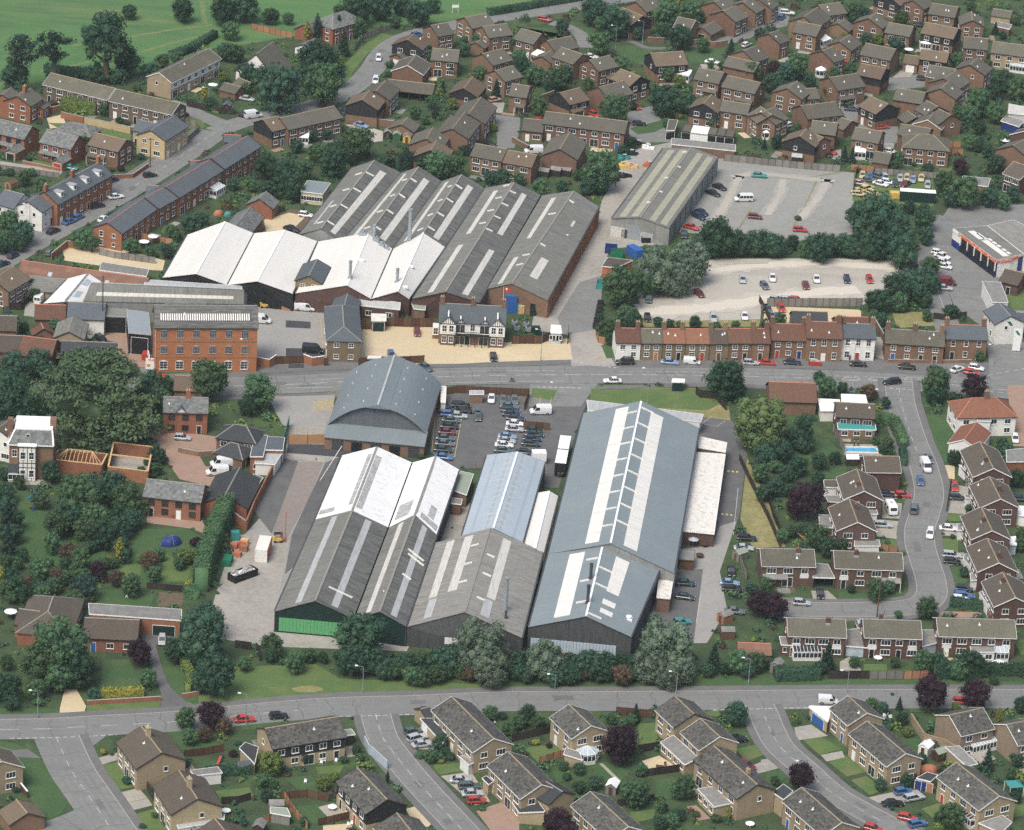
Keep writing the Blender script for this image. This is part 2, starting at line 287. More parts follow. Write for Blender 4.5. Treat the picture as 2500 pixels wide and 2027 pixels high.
def road_wear(w,hw,z=.0585,step=7.0,patch=.25):
 # tar-filled cracks, joints and trench repairs
 ns = normals(w); a = MB(); b = MB(); acc = 0
 for i in range(len(w)-1):
  acc += (w[i+1]-w[i]).length
  if acc < step*CRN.uniform(.6,1.5): continue
  acc = 0; d = (w[i+1]-w[i]).normalized(); p = w[i]-ns[i]*hw; x = CRN.uniform(-.6,.6)
  for k in range(7):
   q = w[i]+ns[i]*(-hw+2*hw*(k+1)/7)+d*(x+CRN.uniform(-.5,.5)); t = d*CRN.uniform(.05,.10); a.poly([(v.x,v.y,z) for v in (p-t,p+t,q+t,q-t)]); p = q
  if CRN.random() < patch:
   o = CRN.uniform(-hw*.6,hw*.6); L = CRN.uniform(1.5,5); c = w[i]+ns[i]*o; u = d*L/2; v = ns[i]*CRN.uniform(.4,1.0); b.poly([(t.x,t.y,z-.002) for t in (c-u-v,c+u-v,c+u+v,c-u+v)])
 if a.f: struct(a.obj('tar_crack','dark_asphalt'))
 if b.f: struct(b.obj('road_patch','footway'))
# ------------------------------------------------------------------ windows, doors
WINM = {}
def win(kind,frame='white_paint'):
 k = (kind,frame)
 if k in WINM: return WINM[k]
 w,h,nx,ny,arch = dict(wide=(1.9,1.15,3,1,0),mid=(1.35,1.1,2,1,0),small=(.75,.95,1,1,0),sash=(1.0,1.6,2,2,0),patio=(2.2,2.1,2,1,0),long=(3.6,1.2,4,1,0),mill=(1.55,1.75,4,5,1),millb=(1.7,1.9,2,3,1),slit=(.5,1.5,1,2,0),tall=(.95,1.35,1,2,0),cott=(1.15,1.05,2,2,0))[kind]
 mb = MB(); t = .085 if kind != 'mill' else .06
 mb.box(-w/2-t,w/2+t,-.07,.03,-h/2-t,-h/2); mb.box(-w/2-t,w/2+t,-.07,.03,h/2,h/2+t)
 mb.box(-w/2-t,-w/2,-.07,.03,-h/2,h/2); mb.box(w/2,w/2+t,-.07,.03,-h/2,h/2)
 b = .055 if kind not in ('mill','millb') else .05
 for i in range(1,nx): x = -w/2+w*i/nx; mb.box(x-b/2,x+b/2,-.06,.02,-h/2,h/2)
 for i in range(1,ny): z = -h/2+h*i/ny; mb.box(-w/2,w/2,-.055,.02,z-b/2,z+b/2)
 mb.box(-w/2-.12,w/2+.12,-.14,.02,-h/2-t-.06,-h/2-t)
 if arch:
  for i in range(4):
   a0,a1 = -w/2+w*i/4,-w/2+w*(i+1)/4; f = lambda a: h/2+t+.2*(1-(2*a/w)**2)
   mb.prism([(a0,-.075,h/2+t),(a1,-.075,h/2+t),(a1,.03,h/2+t),(a0,.03,h/2+t)],[(a0,-.075,f(a0)),(a1,-.075,f(a1)),(a1,.03,f(a1)),(a0,.03,f(a0))])
 p = MB(); p.box(-w/2,w/2,-.03,.01,-h/2,h/2)
 WINM[k] = (mb.mesh('window',[frame]),p.mesh('pane',['glass']),w); return WINM[k]
def add_win(root,kind,x,y,z,rz,frame='white_paint',name='window'):
 fm,pm,w = win(kind,frame); o = link(name,fm,root,(x,y,z),rz); link('pane',pm,o); return o
DOORM = {}
def add_door(root,m,x,y,rz,w=.95,h=2.05,name='door',frame='white_paint',z=0.0):
 k = (m,w,h,frame)
 if k not in DOORM:
  f = MB(); f.box(-w/2-.08,-w/2,-.08,.03,0,h+.08); f.box(w/2,w/2+.08,-.08,.03,0,h+.08); f.box(-w/2,w/2,-.08,.03,h,h+.08)
  d = MB(); d.box(-w/2,w/2,-.04,.02,.02,h)
  if w > 2:
   for i in range(1,4): d.box(-w/2+.05,w/2-.05,-.055,-.04,h*i/4-.02,h*i/4+.02)
  else:
   d.box(-w/2+.15,w/2-.15,-.055,-.04,.25,h*.42); d.box(-w/2+.15,w/2-.15,-.055,-.04,h*.52,h-.2)
  hd = MB(); hd.box(w/2-.16,w/2-.06,-.12,-.04,1.0,1.06)
  DOORM[k] = (f.mesh('door_frame',[frame]),d.mesh(name,[m]),hd.mesh('handle',['steel']))
 f,d,hd = DOORM[k]; o = link(name,d,root,(x,y,z),rz); link('door_frame',f,o); link('handle',hd,o); return o
# ------------------------------------------------------------------ houses
LOOK = dict(   # wall, boarded upper, roof, ridge, window frames, window kinds (upper, lower), words
 bg=('brown_brick',None,'grey_tile','ridge_lichen','mid mid wide','brown brick house with grey tiled roof'),
 bt=('brown_brick',None,'tan_tile','ridge_lichen','mid wide','brick house with tan tiled roof'),
 kb=('brown_brick','black_boards','tan_tile','ridge_lichen','mid mid','black boarded house with tan tiled roof'),
 bb=('dull_brick',None,'olive_tile','ridge_lichen','wide mid mid','long dull brick terrace with olive brown roof'),
 wt=('buff_brick','white_boards','olive_tile','ridge_grey','mid mid','white boarded terrace with buff brick gable'),
 ob=('orange_brick',None,'grey_tile','ridge_lichen','mid','orange brick house with grey tiled roof'),
 os=('orange_brick',None,'mottled_slate','ridge_grey','mid','orange brick house with mottled slate roof'),
 st=('stone',None,'slate','ridge_grey','cott','yellow stone house with slate roof'),
 sl=('orange_brick',None,'slate','ridge_red','tall small','orange brick slate terrace with red ridge tiles'),
 sw=('orange_brick',None,'slate','ridge_red','small','small slate roofed rear wing'),
 oc=('orange_brick',None,'slate','ridge_grey','tall','tall orange brick terrace with slate roof'),
 wr=('white_render',None,'slate','ridge_grey','small','white rendered house with slate roof'),
 wb=('white_render',None,'brown_tile','ridge_grey','small','white rendered house with brown roof'),
 wa=('white_render',None,'grey_tile','ridge_grey','small','white gabled cottage with steep grey roof'),
 yb=('buff_brick',None,'mottled_tile','ridge_lichen','wide mid wide','buff brick house with mottled dark roof'),
 yl=('buff_brick',None,'brown_tile','ridge_lichen','wide mid','buff brick house with plain brown roof'),
 yk=('buff_brick','black_boards','mottled_tile','ridge_lichen','mid','black boarded house with mottled dark roof'),
 yg=('grey_brown_brick',None,'mottled_tile','ridge_lichen','mid wide','grey brown brick house with mottled roof'),
 yd=('buff_brick',None,'dark_slate','ridge_grey','mid','small dark roofed buff brick wing'),
 yt=('buff_brick',None,'olive_tile','ridge_grey','mid wide','buff brick terrace with olive roof'),
 db=('dark_brick',None,'brown_tile','ridge_lichen','wide wide mid','dark brick house with brown roof'),
 do=('dark_brick',None,'olive_tile','ridge_grey','wide mid','dark brick pair of houses with olive brown roof'),
 ol=('olive_brick',None,'slate','ridge_grey','cott','olive brick office building with slate roof'),
 bd=('brown_brick',None,'dark_slate','ridge_grey','mid','brick building with dark slate roof'),
 sb=('orange_brick',None,'dark_slate','ridge_grey','mid','brick building with broad dark slate roof'),
 or_=('orange_brick',None,'brown_tile','ridge_grey','mid small','orange brick house with brown tiled roof'),
 rt=('brown_brick',None,'red_tile','ridge_red','small','old cottage with red clay tiled roof'),
 rw=('white_render',None,'orange_tile','ridge_red','mid','white rendered villa with orange clay roof'),
 rr=('orange_brick',None,'rust_tile','ridge_red','small','long low workshop range with rusty red roof'),
 gy=('buff_brick',None,'asbestos','ridge_grey','small','old workshop with grey sheet roof'),
 pav=('orange_brick',None,'mottled_slate','ridge_grey','small','open slate roofed carport'),
 cp=('brown_brick',None,'grey_tile','ridge_lichen','small','open fronted garage range with grey roof'),
 h1=('white_render',None,'red_tile','ridge_red','cott','white painted cottage with red brown tiled roof'),
 h2=('olive_brick',None,'olive_tile','ridge_grey','cott','olive brick cottage with mossy roof and orange door'),
 h3=('olive_brick',None,'orange_tile','ridge_red','cott','olive cottage with bright orange tiled roof'),
 h4=('olive_brick',None,'brown_tile','ridge_red','cott','olive cottage with dark brown roof'),
 h5=('brown_brick',None,'red_tile','ridge_red','cott','brick cottage with red brown tiled roof'),
 h6=('brown_brick',None,'red_tile','ridge_red','cott','orange roofed brick cottage with red and blue doors'),
 h7=('brown_brick',None,'red_tile','ridge_red','sash','tall brick house with sash windows and white door'),
 h8=('white_render',None,'slate','ridge_grey','sash','white painted pub with slate roof and red door'),
 h9=('brown_brick',None,'olive_tile','ridge_grey','cott','pair of brick cottages with mossy grey roof'),
 ha=('brown_brick',None,'slate','ridge_red','tall','pair of brick cottages with slate roof and white porches'),
)
DOORS = ['white_paint','white_paint','dark_green','timber_brown','blue_paint','red_paint','white_paint','black_paint']
HRND = random.Random(3)
def bars_along(L,n): return [-L/2+L*(i+.5)/n for i in range(n)]
def house(x1,y1,x2,y2,w,he,look,opts='',rise=None,label=None,doors=None,cat=None,base=0.0):
 rnd = HRND; wm,up,rm,rg,wk,words = LOOK[look]; wk = wk.split()
 rise = rise or w*(.25 if he > 3.3 else .24); zr = he+rise+.12; hip = 'h' in opts
 A,B = P(x1,y1,zr),P(x2,y2,zr)
 if A.x > B.x: A,B = B,A
 d = B-A; L = d.length; rz = math.atan2(d.y,d.x); c = (A+B)/2
 if hip: L += w*.9
 root = bpy.data.objects.new('house',None); COL.objects.link(root)
 small = he <= 2.9 and w <= 7.2
 nm = 'garage' if small else ('cottage' if look in ('rt','h1','h2','h3','h4','h5','h6','h9','ha','wa') else ('terrace' if look in ('bb','wt','sl','oc','yt') else ('workshop' if look in ('rr','gy') else 'house')))
 if look == 'pav' or look == 'cp': nm = 'carport'
 if look == 'ol': nm = 'office_building'
 if look == 'sw': nm = 'outhouse'
 if small and look not in ('pav','cp','sw'): words = words.replace('house','garage').replace('building','garage').replace('terrace','garage')
 root.name = nm
 thing(nm,(c.x,c.y,0),rz,words,cat or nm.replace('_',' '),obj=root,label=label,at=Vector((c.x,c.y,he)))
 x0,x1_ = -L/2,L/2; hw = w/2; fwd = -1 if math.sin(rz) > 0 else 1      # fwd: the gable that faces the camera
 # masks
 cs,sn = math.cos(rz),math.sin(rz)
 HM = [(c.x+cs*a-sn*b,c.y+sn*a+cs*b) for a,b in ((x0-.6,-hw-.6),(x1_+.6,-hw-.6),(x1_+.6,hw+.6),(x0-.6,hw+.6))]; MASKP.append(HM)
 open_front = look in ('pav','cp')
 mb = MB()
 if open_front:
  mb.box(x0+.1,x1_-.1,hw-.25,hw-.05,0,he); mb.box(x0+.1,x0+.35,-hw+.2,hw-.25,0,he); mb.box(x1_-.35,x1_-.1,-hw+.2,hw-.25,0,he)
 else:
  e = 0 if hip else rise
  pr = [(-hw,0),(hw,0),(hw,he),(0,he+e),(-hw,he)] if not hip else [(-hw,0),(hw,0),(hw,he),(-hw,he)]
  mb.prism([(x0,y,z) for y,z in pr][::-1],[(x1_,y,z) for y,z in pr][::-1])
 mb.obj('wall',[wm],root)
 if open_front:
  n = max(2,int(L/3)); pm = MB(); pm.box(-.12,.12,-.12,.12,0,he); pme = pm.mesh('post',['timber_dark' if look == 'cp' else 'timber_brown'])
  for i in range(n+1): link('post',pme,root,(x0+.2+(L-.4)*i/n,-hw+.2,0))
 if up == 'black_boards' and look == 'kb':
  b = MB(); zb = 2.55; pr = [(-hw-.04,zb),(hw+.04,zb),(hw+.04,he),(0,he+rise+.01),(-hw-.04,he)]
  b.prism([(x0-.04,y,z) for y,z in pr][::-1],[(x1_+.04,y,z) for y,z in pr][::-1]); b.obj('boarding',[up],root)
 elif look == 'yk':
  b = MB(); zb = 2.5; pr = [(-hw-.04,zb),(hw+.04,zb),(hw+.04,he),(0,he+rise+.01),(-hw-.04,he)]
  if 'k' in opts: b.prism([(x0-.04,y,z) for y,z in pr][::-1],[(x1_+.04,y,z) for y,z in pr][::-1])
  else: b.box(x0+.05,x1_-.05,-hw-.05,-hw+.02,zb,he-.02)
  b.obj('boarding',[up],root)
 elif up:
  b = MB(); b.box(x0+.3,x1_-.3,-hw-.05,-hw+.02,2.6,he-.05); b.obj('boarding',[up],root)
 # roof
 r = MB(); sl = rise/hw; ov = .32; vg = .18 if not hip else ov; t = .15; off = .12
 if hip:
  zr_,ze = he+rise+off,he+off-sl*ov; X0,X1 = x0-ov,x1_+ov; rx = max(.3,L/2-w*.45); Y = hw+ov
  A_,B_ = (-rx,0,zr_),(rx,0,zr_); q = [(X0,-Y,ze),(X1,-Y,ze),(X1,Y,ze),(X0,Y,ze)]
  r.poly([q[0],q[1],B_,A_]); r.poly([q[1],q[2],B_]); r.poly([q[2],q[3],A_,B_]); r.poly([q[3],q[0],A_])
  r.prism([(a,b_,ze-.14) for a,b_,z in q],q)
  ro = r.obj('roof',[rm],root); rd = MB(); rd.beam(A_,B_,.3,.12)
  for a,b_ in ((q[0],A_),(q[1],B_),(q[2],B_),(q[3],A_)): rd.beam(a,b_,.26,.1)
  rd.obj('ridge_tiles',[rg],ro)
 else:
  for s in (-1,1):
   ze = he-sl*ov+off; zt = he+rise+off; Y = s*(hw+ov)
   q = [(x0-vg,Y,ze),(x1_+vg,Y,ze),(x1_+vg,0,zt),(x0-vg,0,zt)]
   r.slab(q if s < 0 else q[::-1],t)
  ro = r.obj('roof',[rm],root)
  rd = MB(); rd.prism([(x0-vg,-.17,he+rise+off-.04),(x0-vg,.17,he+rise+off-.04),(x0-vg,0,he+rise+off+.09)],[(x1_+vg,-.17,he+rise+off-.04),(x1_+vg,.17,he+rise+off-.04),(x1_+vg,0,he+rise+off+.09)])
  rd.obj('ridge_tiles',[rg],ro)
  bm_ = 'white_paint' if 'f' in opts else 'timber_dark'
  for g in ((x0-vg-.035,-1),(x1_+vg+.035,1)):
   b = MB()
   for s in (-1,1): b.beam((g[0],s*(hw+ov),he-sl*ov+off-.07),(g[0],0,he+rise+off-.07),.05,.2)
   b.obj('bargeboard',[bm_],ro)
 if not small or 'f' in opts:
  gm = 'white_paint' if ('f' in opts or look in ('yb','db','do','wt','bb') and rnd.random() < .4) else 'plastic_black'
  zg = he-sl*ov+off-.12
  for s in (-1,1): g = MB(); g.box(x0-vg+.02,x1_+vg-.02,s*(hw+ov+.02)-.05,s*(hw+ov+.02)+.05,zg-.05,zg+.06); g.obj('gutter',[gm],ro)
 # chimneys
 ch = []
 if 'c' in opts: ch = [rnd.choice([-.18,.05,.2])*L]
 if 'C' in opts: ch = [x0+.5,x1_-.5]
 if 'T' in opts: ch = [x0+.5,0,x1_-.5]
 for x in ch:
  big = he > 3.5 and look not in ('yb','db','do','yk','yg')
  a,b_,hh = (.55,.42,1.7) if big else (.4,.32,1.1); yo = 0 if big else rnd.choice([-1,1])*.9; zc = he+rise-abs(yo)*sl
  cb = MB(); cb.box(x-a,x+a,yo-b_,yo+b_,zc-.7,zc+hh); cb.box(x-a-.06,x+a+.06,yo-b_-.06,yo+b_+.06,zc+hh,zc+hh+.12)
  co = cb.obj('chimney',[wm if wm != 'white_render' else 'brown_brick'],ro)
  for k in ((-.25,.25) if big else (0,)):
   p = MB(); p.tube((x+k,yo,zc+hh+.1),(x+k,yo,zc+hh+.55),.12,.1); p.obj('chimney_pot',['cream_paint' if big else 'ridge_red'],co)
  if not big:
   f_ = MB(); f_.box(x-a-.1,x+a+.1,yo-b_-.32,yo-b_+.02,zc-.62*sl,zc+.12); f_.obj('flashing',['lead'],co)
 if he > 4 and not hip and rm != 'slate':
  for k in range(rnd.choice([0,1,1,2])):
   if 'vent' not in WINM: v_ = MB(); v_.tube((0,0,-.15),(0,0,.4),.11,.11,6); v_.box(-.22,.22,-.3,.16,-.12,.06); WINM['vent'] = v_.mesh('roof_vent',['vent_white'])
   t_ = rnd.uniform(.25,.7); link('roof_vent',WINM['vent'],ro,(rnd.uniform(-L*.4,L*.4),-hw*t_,he+rise*(1-t_)+off))
 if he > 4 and look in ('bg','kb','bt','db','do','yb','yk','yl','yg','sl','bb','wt'):
  for k in range(2):
   a_,b_ = rnd.uniform(-L*.4,L*.4),rnd.choice([-1,-1,1])*(hw+rnd.uniform(1.6,2.6)); sx,sy = rnd.uniform(1.2,2.6),rnd.uniform(.9,1.6); pm_ = rnd.choice(['paving','concrete','brick_paving','flat_felt','soil','gold_gravel'])
   cq = [(c.x+cs*u-sn*v,c.y+sn*u+cs*v) for u,v in ((a_-sx,b_-sy),(a_+sx,b_-sy),(a_+sx,b_+sy),(a_-sx,b_+sy))]
   if any(inside(x_,y_,MASKP[:-1]) for x_,y_ in cq): continue
   GZ[0] += .0006; pb_ = MB(); pb_.poly([(x_,y_,.07+GZ[0]*.1) for x_,y_ in cq]); struct(pb_.obj('patio',pm_)); MASKP.append(cq)
 if open_front: return root
 if small:
  if 'n' not in opts: add_door(root,rnd.choice(['white_paint','timber_brown','black_paint','dark_green']),fwd*(L/2),0,fwd*math.pi/2,min(2.3,w-1.2),2.05,'garage_door')
  elif 'd' in opts: add_door(root,rnd.choice(['white_paint','blue_paint']),0,-hw,0,2.3,2.05,'garage_door')
  return root
 # windows
 if 'n' not in opts:
  n = max(1,int(round(L/(3.3 if look not in ('wt','yb','yl') else 3.8)))); up2 = he > 3.6; zs = [he-1.25] if up2 else []
  cols = bars_along(L-.6,n); dcol = set(range(0,n,2)) if n > 3 else {rnd.randrange(n)}
  if doors: dcol = set(); k = len(doors); dcol = {int((i+.5)*n/k) if k > 1 else n//2 for i in range(k)}
  frame = 'white_paint' if look not in ('os','or_') else ('timber_dark' if rnd.random() < .5 else 'white_paint')
  for s in (-1,1):
   face = 0 if s < 0 else math.pi; di = 0
   for i,x in enumerate(cols):
    for zc in zs:
     k = rnd.choice(wk);
     if he > 7 and i % 1 == 0: add_win(root,k,x,s*(hw+(.04 if up else 0)),he-4.1,face,frame)
     add_win(root,k,x,s*(hw+(.05 if up and s < 0 else (.04 if look == 'kb' else 0))),zc,face,frame)
    if 'p' in opts and s < 0 and i == n-1 and L > 7: continue
    if i in dcol and (s < 0 or rnd.random() < .5):
     if s > 0 or (rnd.random() < .35 and not doors): add_win(root,'patio',x,s*hw,1.12,face)
     else:
      add_door(root,doors[di % len(doors)] if doors else rnd.choice(DOORS),x,s*hw,face); di += 1
    else: add_win(root,'sash' if 'sash' in wk else ('wide' if 'wide' in wk else wk[0]),x,s*hw,1.5,face,frame)
  if look in ('db','do','yb') and L > 9 and 'P' in opts:
   pm = MB(); pm.box(-.95,.95,-.06,.02,-.5,.5); pme = pm.mesh('cladding_panel',['white_boards'])
   for i in (0,n-1): link('cladding_panel',pme,root,(cols[i],-hw,he-2.45))
 for gsd in (-1,1):
  if 'g' not in opts and rnd.random() < .55: continue
  if hip and 'g' not in opts: continue
  xg = gsd*L/2; face = gsd*math.pi/2; ex = .04 if look == 'kb' or (look == 'yk' and 'k' in opts) else 0
  ys = [-w*.22,w*.22] if 'g' in opts else [rnd.choice([-.12,.1])*w]
  for y in ys:
   kk = 'small' if 'g' not in opts else rnd.choice(wk)
   if he > 3.6: add_win(root,kk,xg+gsd*ex,y,he-1.2,face)
   if 'g' in opts: add_win(root,'wide' if w > 8 else kk,xg,y,1.4,face)
 if 'p' in opts:
  p = MB(); pl = min(L*.6,5.5); px = (x0+pl/2+.2) if rnd.random() < .5 else (x1_-pl/2-.2)
  p.slab([(px-pl/2,-hw-1.35,2.35),(px+pl/2,-hw-1.35,2.35),(px+pl/2,-hw,2.95),(px-pl/2,-hw,2.95)],.14)
  p.obj('porch_roof',[rm if look not in ('db','do') else 'flat_felt'],root); q = MB()
  for x in (px-pl/2+.1,px+pl/2-.1): q.box(x-.06,x+.06,-hw-1.3,-hw-1.18,0,2.3)
  q.obj('porch_posts',['white_paint'],root)
 if 'e' in opts:      # garage wing on the front right
  p = MB(); a,b_ = x1_-3.0,x1_+.1; p.box(a,b_,-hw-4.6,-hw-.02,0,2.4); wo = p.obj('garage_wing',[wm],root); q = MB()
  mx = (a+b_)/2; za = 3.6
  q.slab([(a-.25,-hw-4.9,2.35),(mx,-hw-4.9,za),(mx,-hw+.1,za),(a-.25,-hw+.1,2.35)],.12); q.slab([(mx,-hw-4.9,za),(b_+.25,-hw-4.9,2.35),(b_+.25,-hw+.1,2.35),(mx,-hw+.1,za)],.12)
  q.prism([(a,-hw-4.6,2.38),(b_,-hw-4.6,2.38),(mx,-hw-4.6,za-.15)],[(a,-hw-4.4,2.38),(b_,-hw-4.4,2.38),(mx,-hw-4.4,za-.15)])
  q.obj('wing_roof',[rm],wo); add_door(root,opts[opts.index('e')+1:][:1] == 'r' and 'red_paint' or 'dark_green',mx,-hw-4.6,0,2.3,2.05,'garage_door')
  p = MB(); p.slab([(x0+.3,-hw-1.3,2.4),(a-.1,-hw-1.3,2.4),(a-.1,-hw,3.0),(x0+.3,-hw,3.0)],.13); p.obj('porch_roof',[rm],root)
 if 'D' in opts:      # dormers on the front slope
  for i in range(4):
   x = x0+L*(i+.6)/4.3; p = MB(); y0 = -hw*.78; zb = he+rise*.2
   p.box(x-.75,x+.75,y0,-hw*.25,zb,zb+1.5); do = p.obj('dormer',['white_paint'],ro)
   q = MB(); q.box(x-.85,x+.85,y0-.15,-hw*.2,zb+1.5,zb+1.62); q.obj('dormer_roof',['lead'],do); add_win(do,'small',x,y0,zb+.8,0)
 if 's' in opts:
  k = MB()
  for x in (-L*.25,L*.2): yy = -hw*.5; z = he+rise*.5+off+.04; k.slab([(x-.5,yy-.6,z-.6*sl),(x+.5,yy-.6,z-.6*sl),(x+.5,yy+.6,z+.6*sl),(x-.5,yy+.6,z+.6*sl)],.08)
  k.obj('skylight',['pale_glass'],ro)
 return root
# ------------------------------------------------------------------ sheds from six roof corners in the photo
def shed(pts,he,hp,roofm,wallm,look,cat='shed',label=None,name='industrial_shed',strips=(),vents=(),left=None,nearm=None,ridge='ridge_grey',panel=None,doors=(),base_mask=True,overhang=.25,wins=0):
 """pts: near-left eave, near peak, near-right eave, far-left, far peak, far-right (photo); strips: (side,u0,u1,v0,v1,mat); vents: (side,u,v,len)"""
 q = [P(*p,hp if i in (1,4) else he) for i,p in enumerate(pts)]
 c = sum((Vector((p.x,p.y,0)) for p in q),Vector())/6; ax = (q[4]-q[1]); rz = math.atan2(ax.y,ax.x)-math.pi/2
 inv = Matrix.Rotation(-rz,4,'Z')@Matrix.Translation(-c); q = [inv@p for p in q]
 root = thing(name,(c.x,c.y,0),rz,look,cat,label=label); root['category'] = cat
 if base_mask: MASKP.append([(p.x,p.y) for p in (Matrix.Translation(c)@Matrix.Rotation(rz,4,'Z')@v for v in (q[0],q[2],q[5],q[3]))])
 nL,nP,nR,fL,fP,fR = q; g = lambda p: Vector((p.x,p.y,0))
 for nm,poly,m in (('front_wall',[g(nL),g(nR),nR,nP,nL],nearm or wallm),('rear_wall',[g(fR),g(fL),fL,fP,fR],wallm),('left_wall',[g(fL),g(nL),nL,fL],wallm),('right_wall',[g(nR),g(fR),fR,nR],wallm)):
  mb = MB(); ctr = sum(poly,Vector())/len(poly); n = (poly[1]-poly[0]).cross(Vector((0,0,1))).normalized()
  mb.prism([p-n*.2 for p in poly],poly); mb.obj(nm,[m],root)
 up = Vector((0,0,.14)); S = {}
 for sd,(a,b,e,f) in ((0,(nL,nP,fP,fL)),(1,(nP,nR,fR,fP))):
  dv = (f-a).normalized()*overhang; a2,b2 = a-dv,b-dv; e2,f2 = e+dv,f+dv
  mb = MB(); nv = 12; nu = 3; gp = lambda i,j: (a2*(1-i/nu)+b2*(i/nu))*(1-j/nv)+(f2*(1-i/nu)+e2*(i/nu))*(j/nv)+up
  for i in range(nu):
   for j in range(nv): mb.poly([gp(i,j),gp(i+1,j),gp(i+1,j+1),gp(i,j+1)])
  dz = Vector((0,0,.12)); mb.poly([a2+up-dz,b2+up-dz,b2+up,a2+up]); mb.poly([f2+up,e2+up,e2+up-dz,f2+up-dz]); mb.poly([a2+up-dz,a2+up,f2+up,f2+up-dz]); mb.poly([b2+up,b2+up-dz,e2+up-dz,e2+up]); S[sd] = (mb.obj('roof_slope',[left if (left and sd == 0) else roofm],root))  # left slope can take a lighter sheet, painting in the side light
 mb = MB(); mb.beam(nP+up*1.2,fP+up*1.2,.45,.12); mb.obj('ridge_capping',[ridge],root)
 for e0,e1 in ((nL,fL),(nR,fR)): mb = MB(); mb.beam(e0+up*.9,e1+up*.9,.34,.16); mb.obj('gutter',['dark_metal'],root)
 def pt(sd,u,v):      # u: 0 at the ridge, 1 at the eave; v: 0 near, 1 far
  E0,E1 = (nL,fL) if sd == 0 else (nR,fR)
  return (nP*(1-u)+E0*u)*(1-v)+(fP*(1-u)+E1*u)*v
 for st in strips:
  sd,u0,u1,v0,v1,m = st[:6]; n = max(1,int((pt(sd,u0,v1)-pt(sd,u0,v0)).length/7.0)) if len(st) < 7 else st[6]
  for k in range(n):
   a0 = v0+(v1-v0)*k/n; a1 = v0+(v1-v0)*(k+1)/n-.0015
   qq = [pt(sd,u1,a0),pt(sd,u0,a0),pt(sd,u0,a1),pt(sd,u1,a1)]
   if sd == 1: qq = qq[::-1]
   mb = MB(); mb.slab([p+up*1.45 for p in qq],.05); mb.obj('skylight',[m],S[sd])
 for sd,u,v,ln in vents:
  E = (nL if sd == 0 else nR)-nP; du = ln/E.length
  mb = MB(); mb.beam(pt(sd,u,v)+up*2,pt(sd,min(.99,u+du),v)+up*2,.36,.26); mb.obj('roof_vent',['strip_white'],S[sd])
 if panel:      # a band of sheet panels across the front wall
  m,z0,z1,u0,u1,n = panel; e = (nR-nL); e.z = 0; nn = e.cross(Vector((0,0,1))).normalized(); L_ = e.length
  mb = MB(); wv = L_*(u1-u0)/n; mb.box(.015,wv-.03,-.1,.02,z0,z1); me = mb.mesh('wall_panel',[m]); rr = math.atan2(e.y,e.x)
  for i in range(n): p = g(nL)+e*(u0+(u1-u0)*i/n); link('wall_panel',me,root,p,rr)
 for (u,w_,h_,m) in doors:
  e = (nR-nL); e.z = 0; p = g(nL)+e*u; mb = MB(); mb.box(-w_/2,w_/2,-.1,.05,.02,h_)
  o = mb.obj('shutter_door',[m],root,loc=p,rz=math.atan2(e.y,e.x))
 return root,pt,S
def slab_building(pts,h,roofm,wallm,look,cat='building',name='flat_roofed_building',label=None,trim='white_paint',low=None,t=.25,openf=False,doors=(),wins=0):
 """flat or tilted roof given by photo corners (first two = front edge, left to right); low: list of heights per corner"""
 hs = low or [h]*len(pts); q = [P(*p,z) for p,z in zip(pts,hs)]
 c = sum((Vector((p.x,p.y,0)) for p in q),Vector())/len(q); e = q[1]-q[0]; rz = math.atan2(e.y,e.x)
 inv = Matrix.Rotation(-rz,4,'Z')@Matrix.Translation(-c); W_ = [(p.x,p.y) for p in q]; q = [inv@p for p in q]
 root = thing(name,(c.x,c.y,0),rz,look,cat,label=label); MASKP.append(W_)
 if sum(q[i].x*q[(i+1) % len(q)].y-q[(i+1) % len(q)].x*q[i].y for i in range(len(q))) < 0: q = [q[0]]+q[:0:-1]
 ins = [p+(Vector((0,0,0))-Vector((p.x,p.y,0))).normalized()*.25 for p in q]
 if openf:
  mb = MB()
  for p in ins: mb.box(p.x-.12,p.x+.12,p.y-.12,p.y+.12,0,p.z-t)
  mb.obj('posts',[wallm],root)
 else:
  mb = MB(); mb.prism([(p.x,p.y,0) for p in ins],[(p.x,p.y,p.z-t) for p in ins]); mb.obj('wall',[wallm],root)
 mb = MB(); mb.prism([(p.x,p.y,p.z-t) for p in q],[p[:] for p in q]); mb.obj('roof',[roofm],root)
 mb = MB()
 for i in range(len(q)): a,b = q[i],q[(i+1) % len(q)]; mb.beam(a-Vector((0,0,t*.4)),b-Vector((0,0,t*.4)),.1,t*.95)
 mb.obj('fascia',[trim],root)
 f0,f1 = ins[0],ins[1]; fl = (f1-f0).length; ry = math.atan2(f1.y-f0.y,f1.x-f0.x)
 for u,w_,h_,m,nm in doors: add_door(root,m,*(f0*(1-u)+f1*u).xy,ry,w_,h_,nm)
 for i in range(wins): add_win(root,'mid',*(f0*(1-(i+.5)/wins)+f1*(i+.5)/wins).xy,min(h*.55,1.6),ry)
 return root
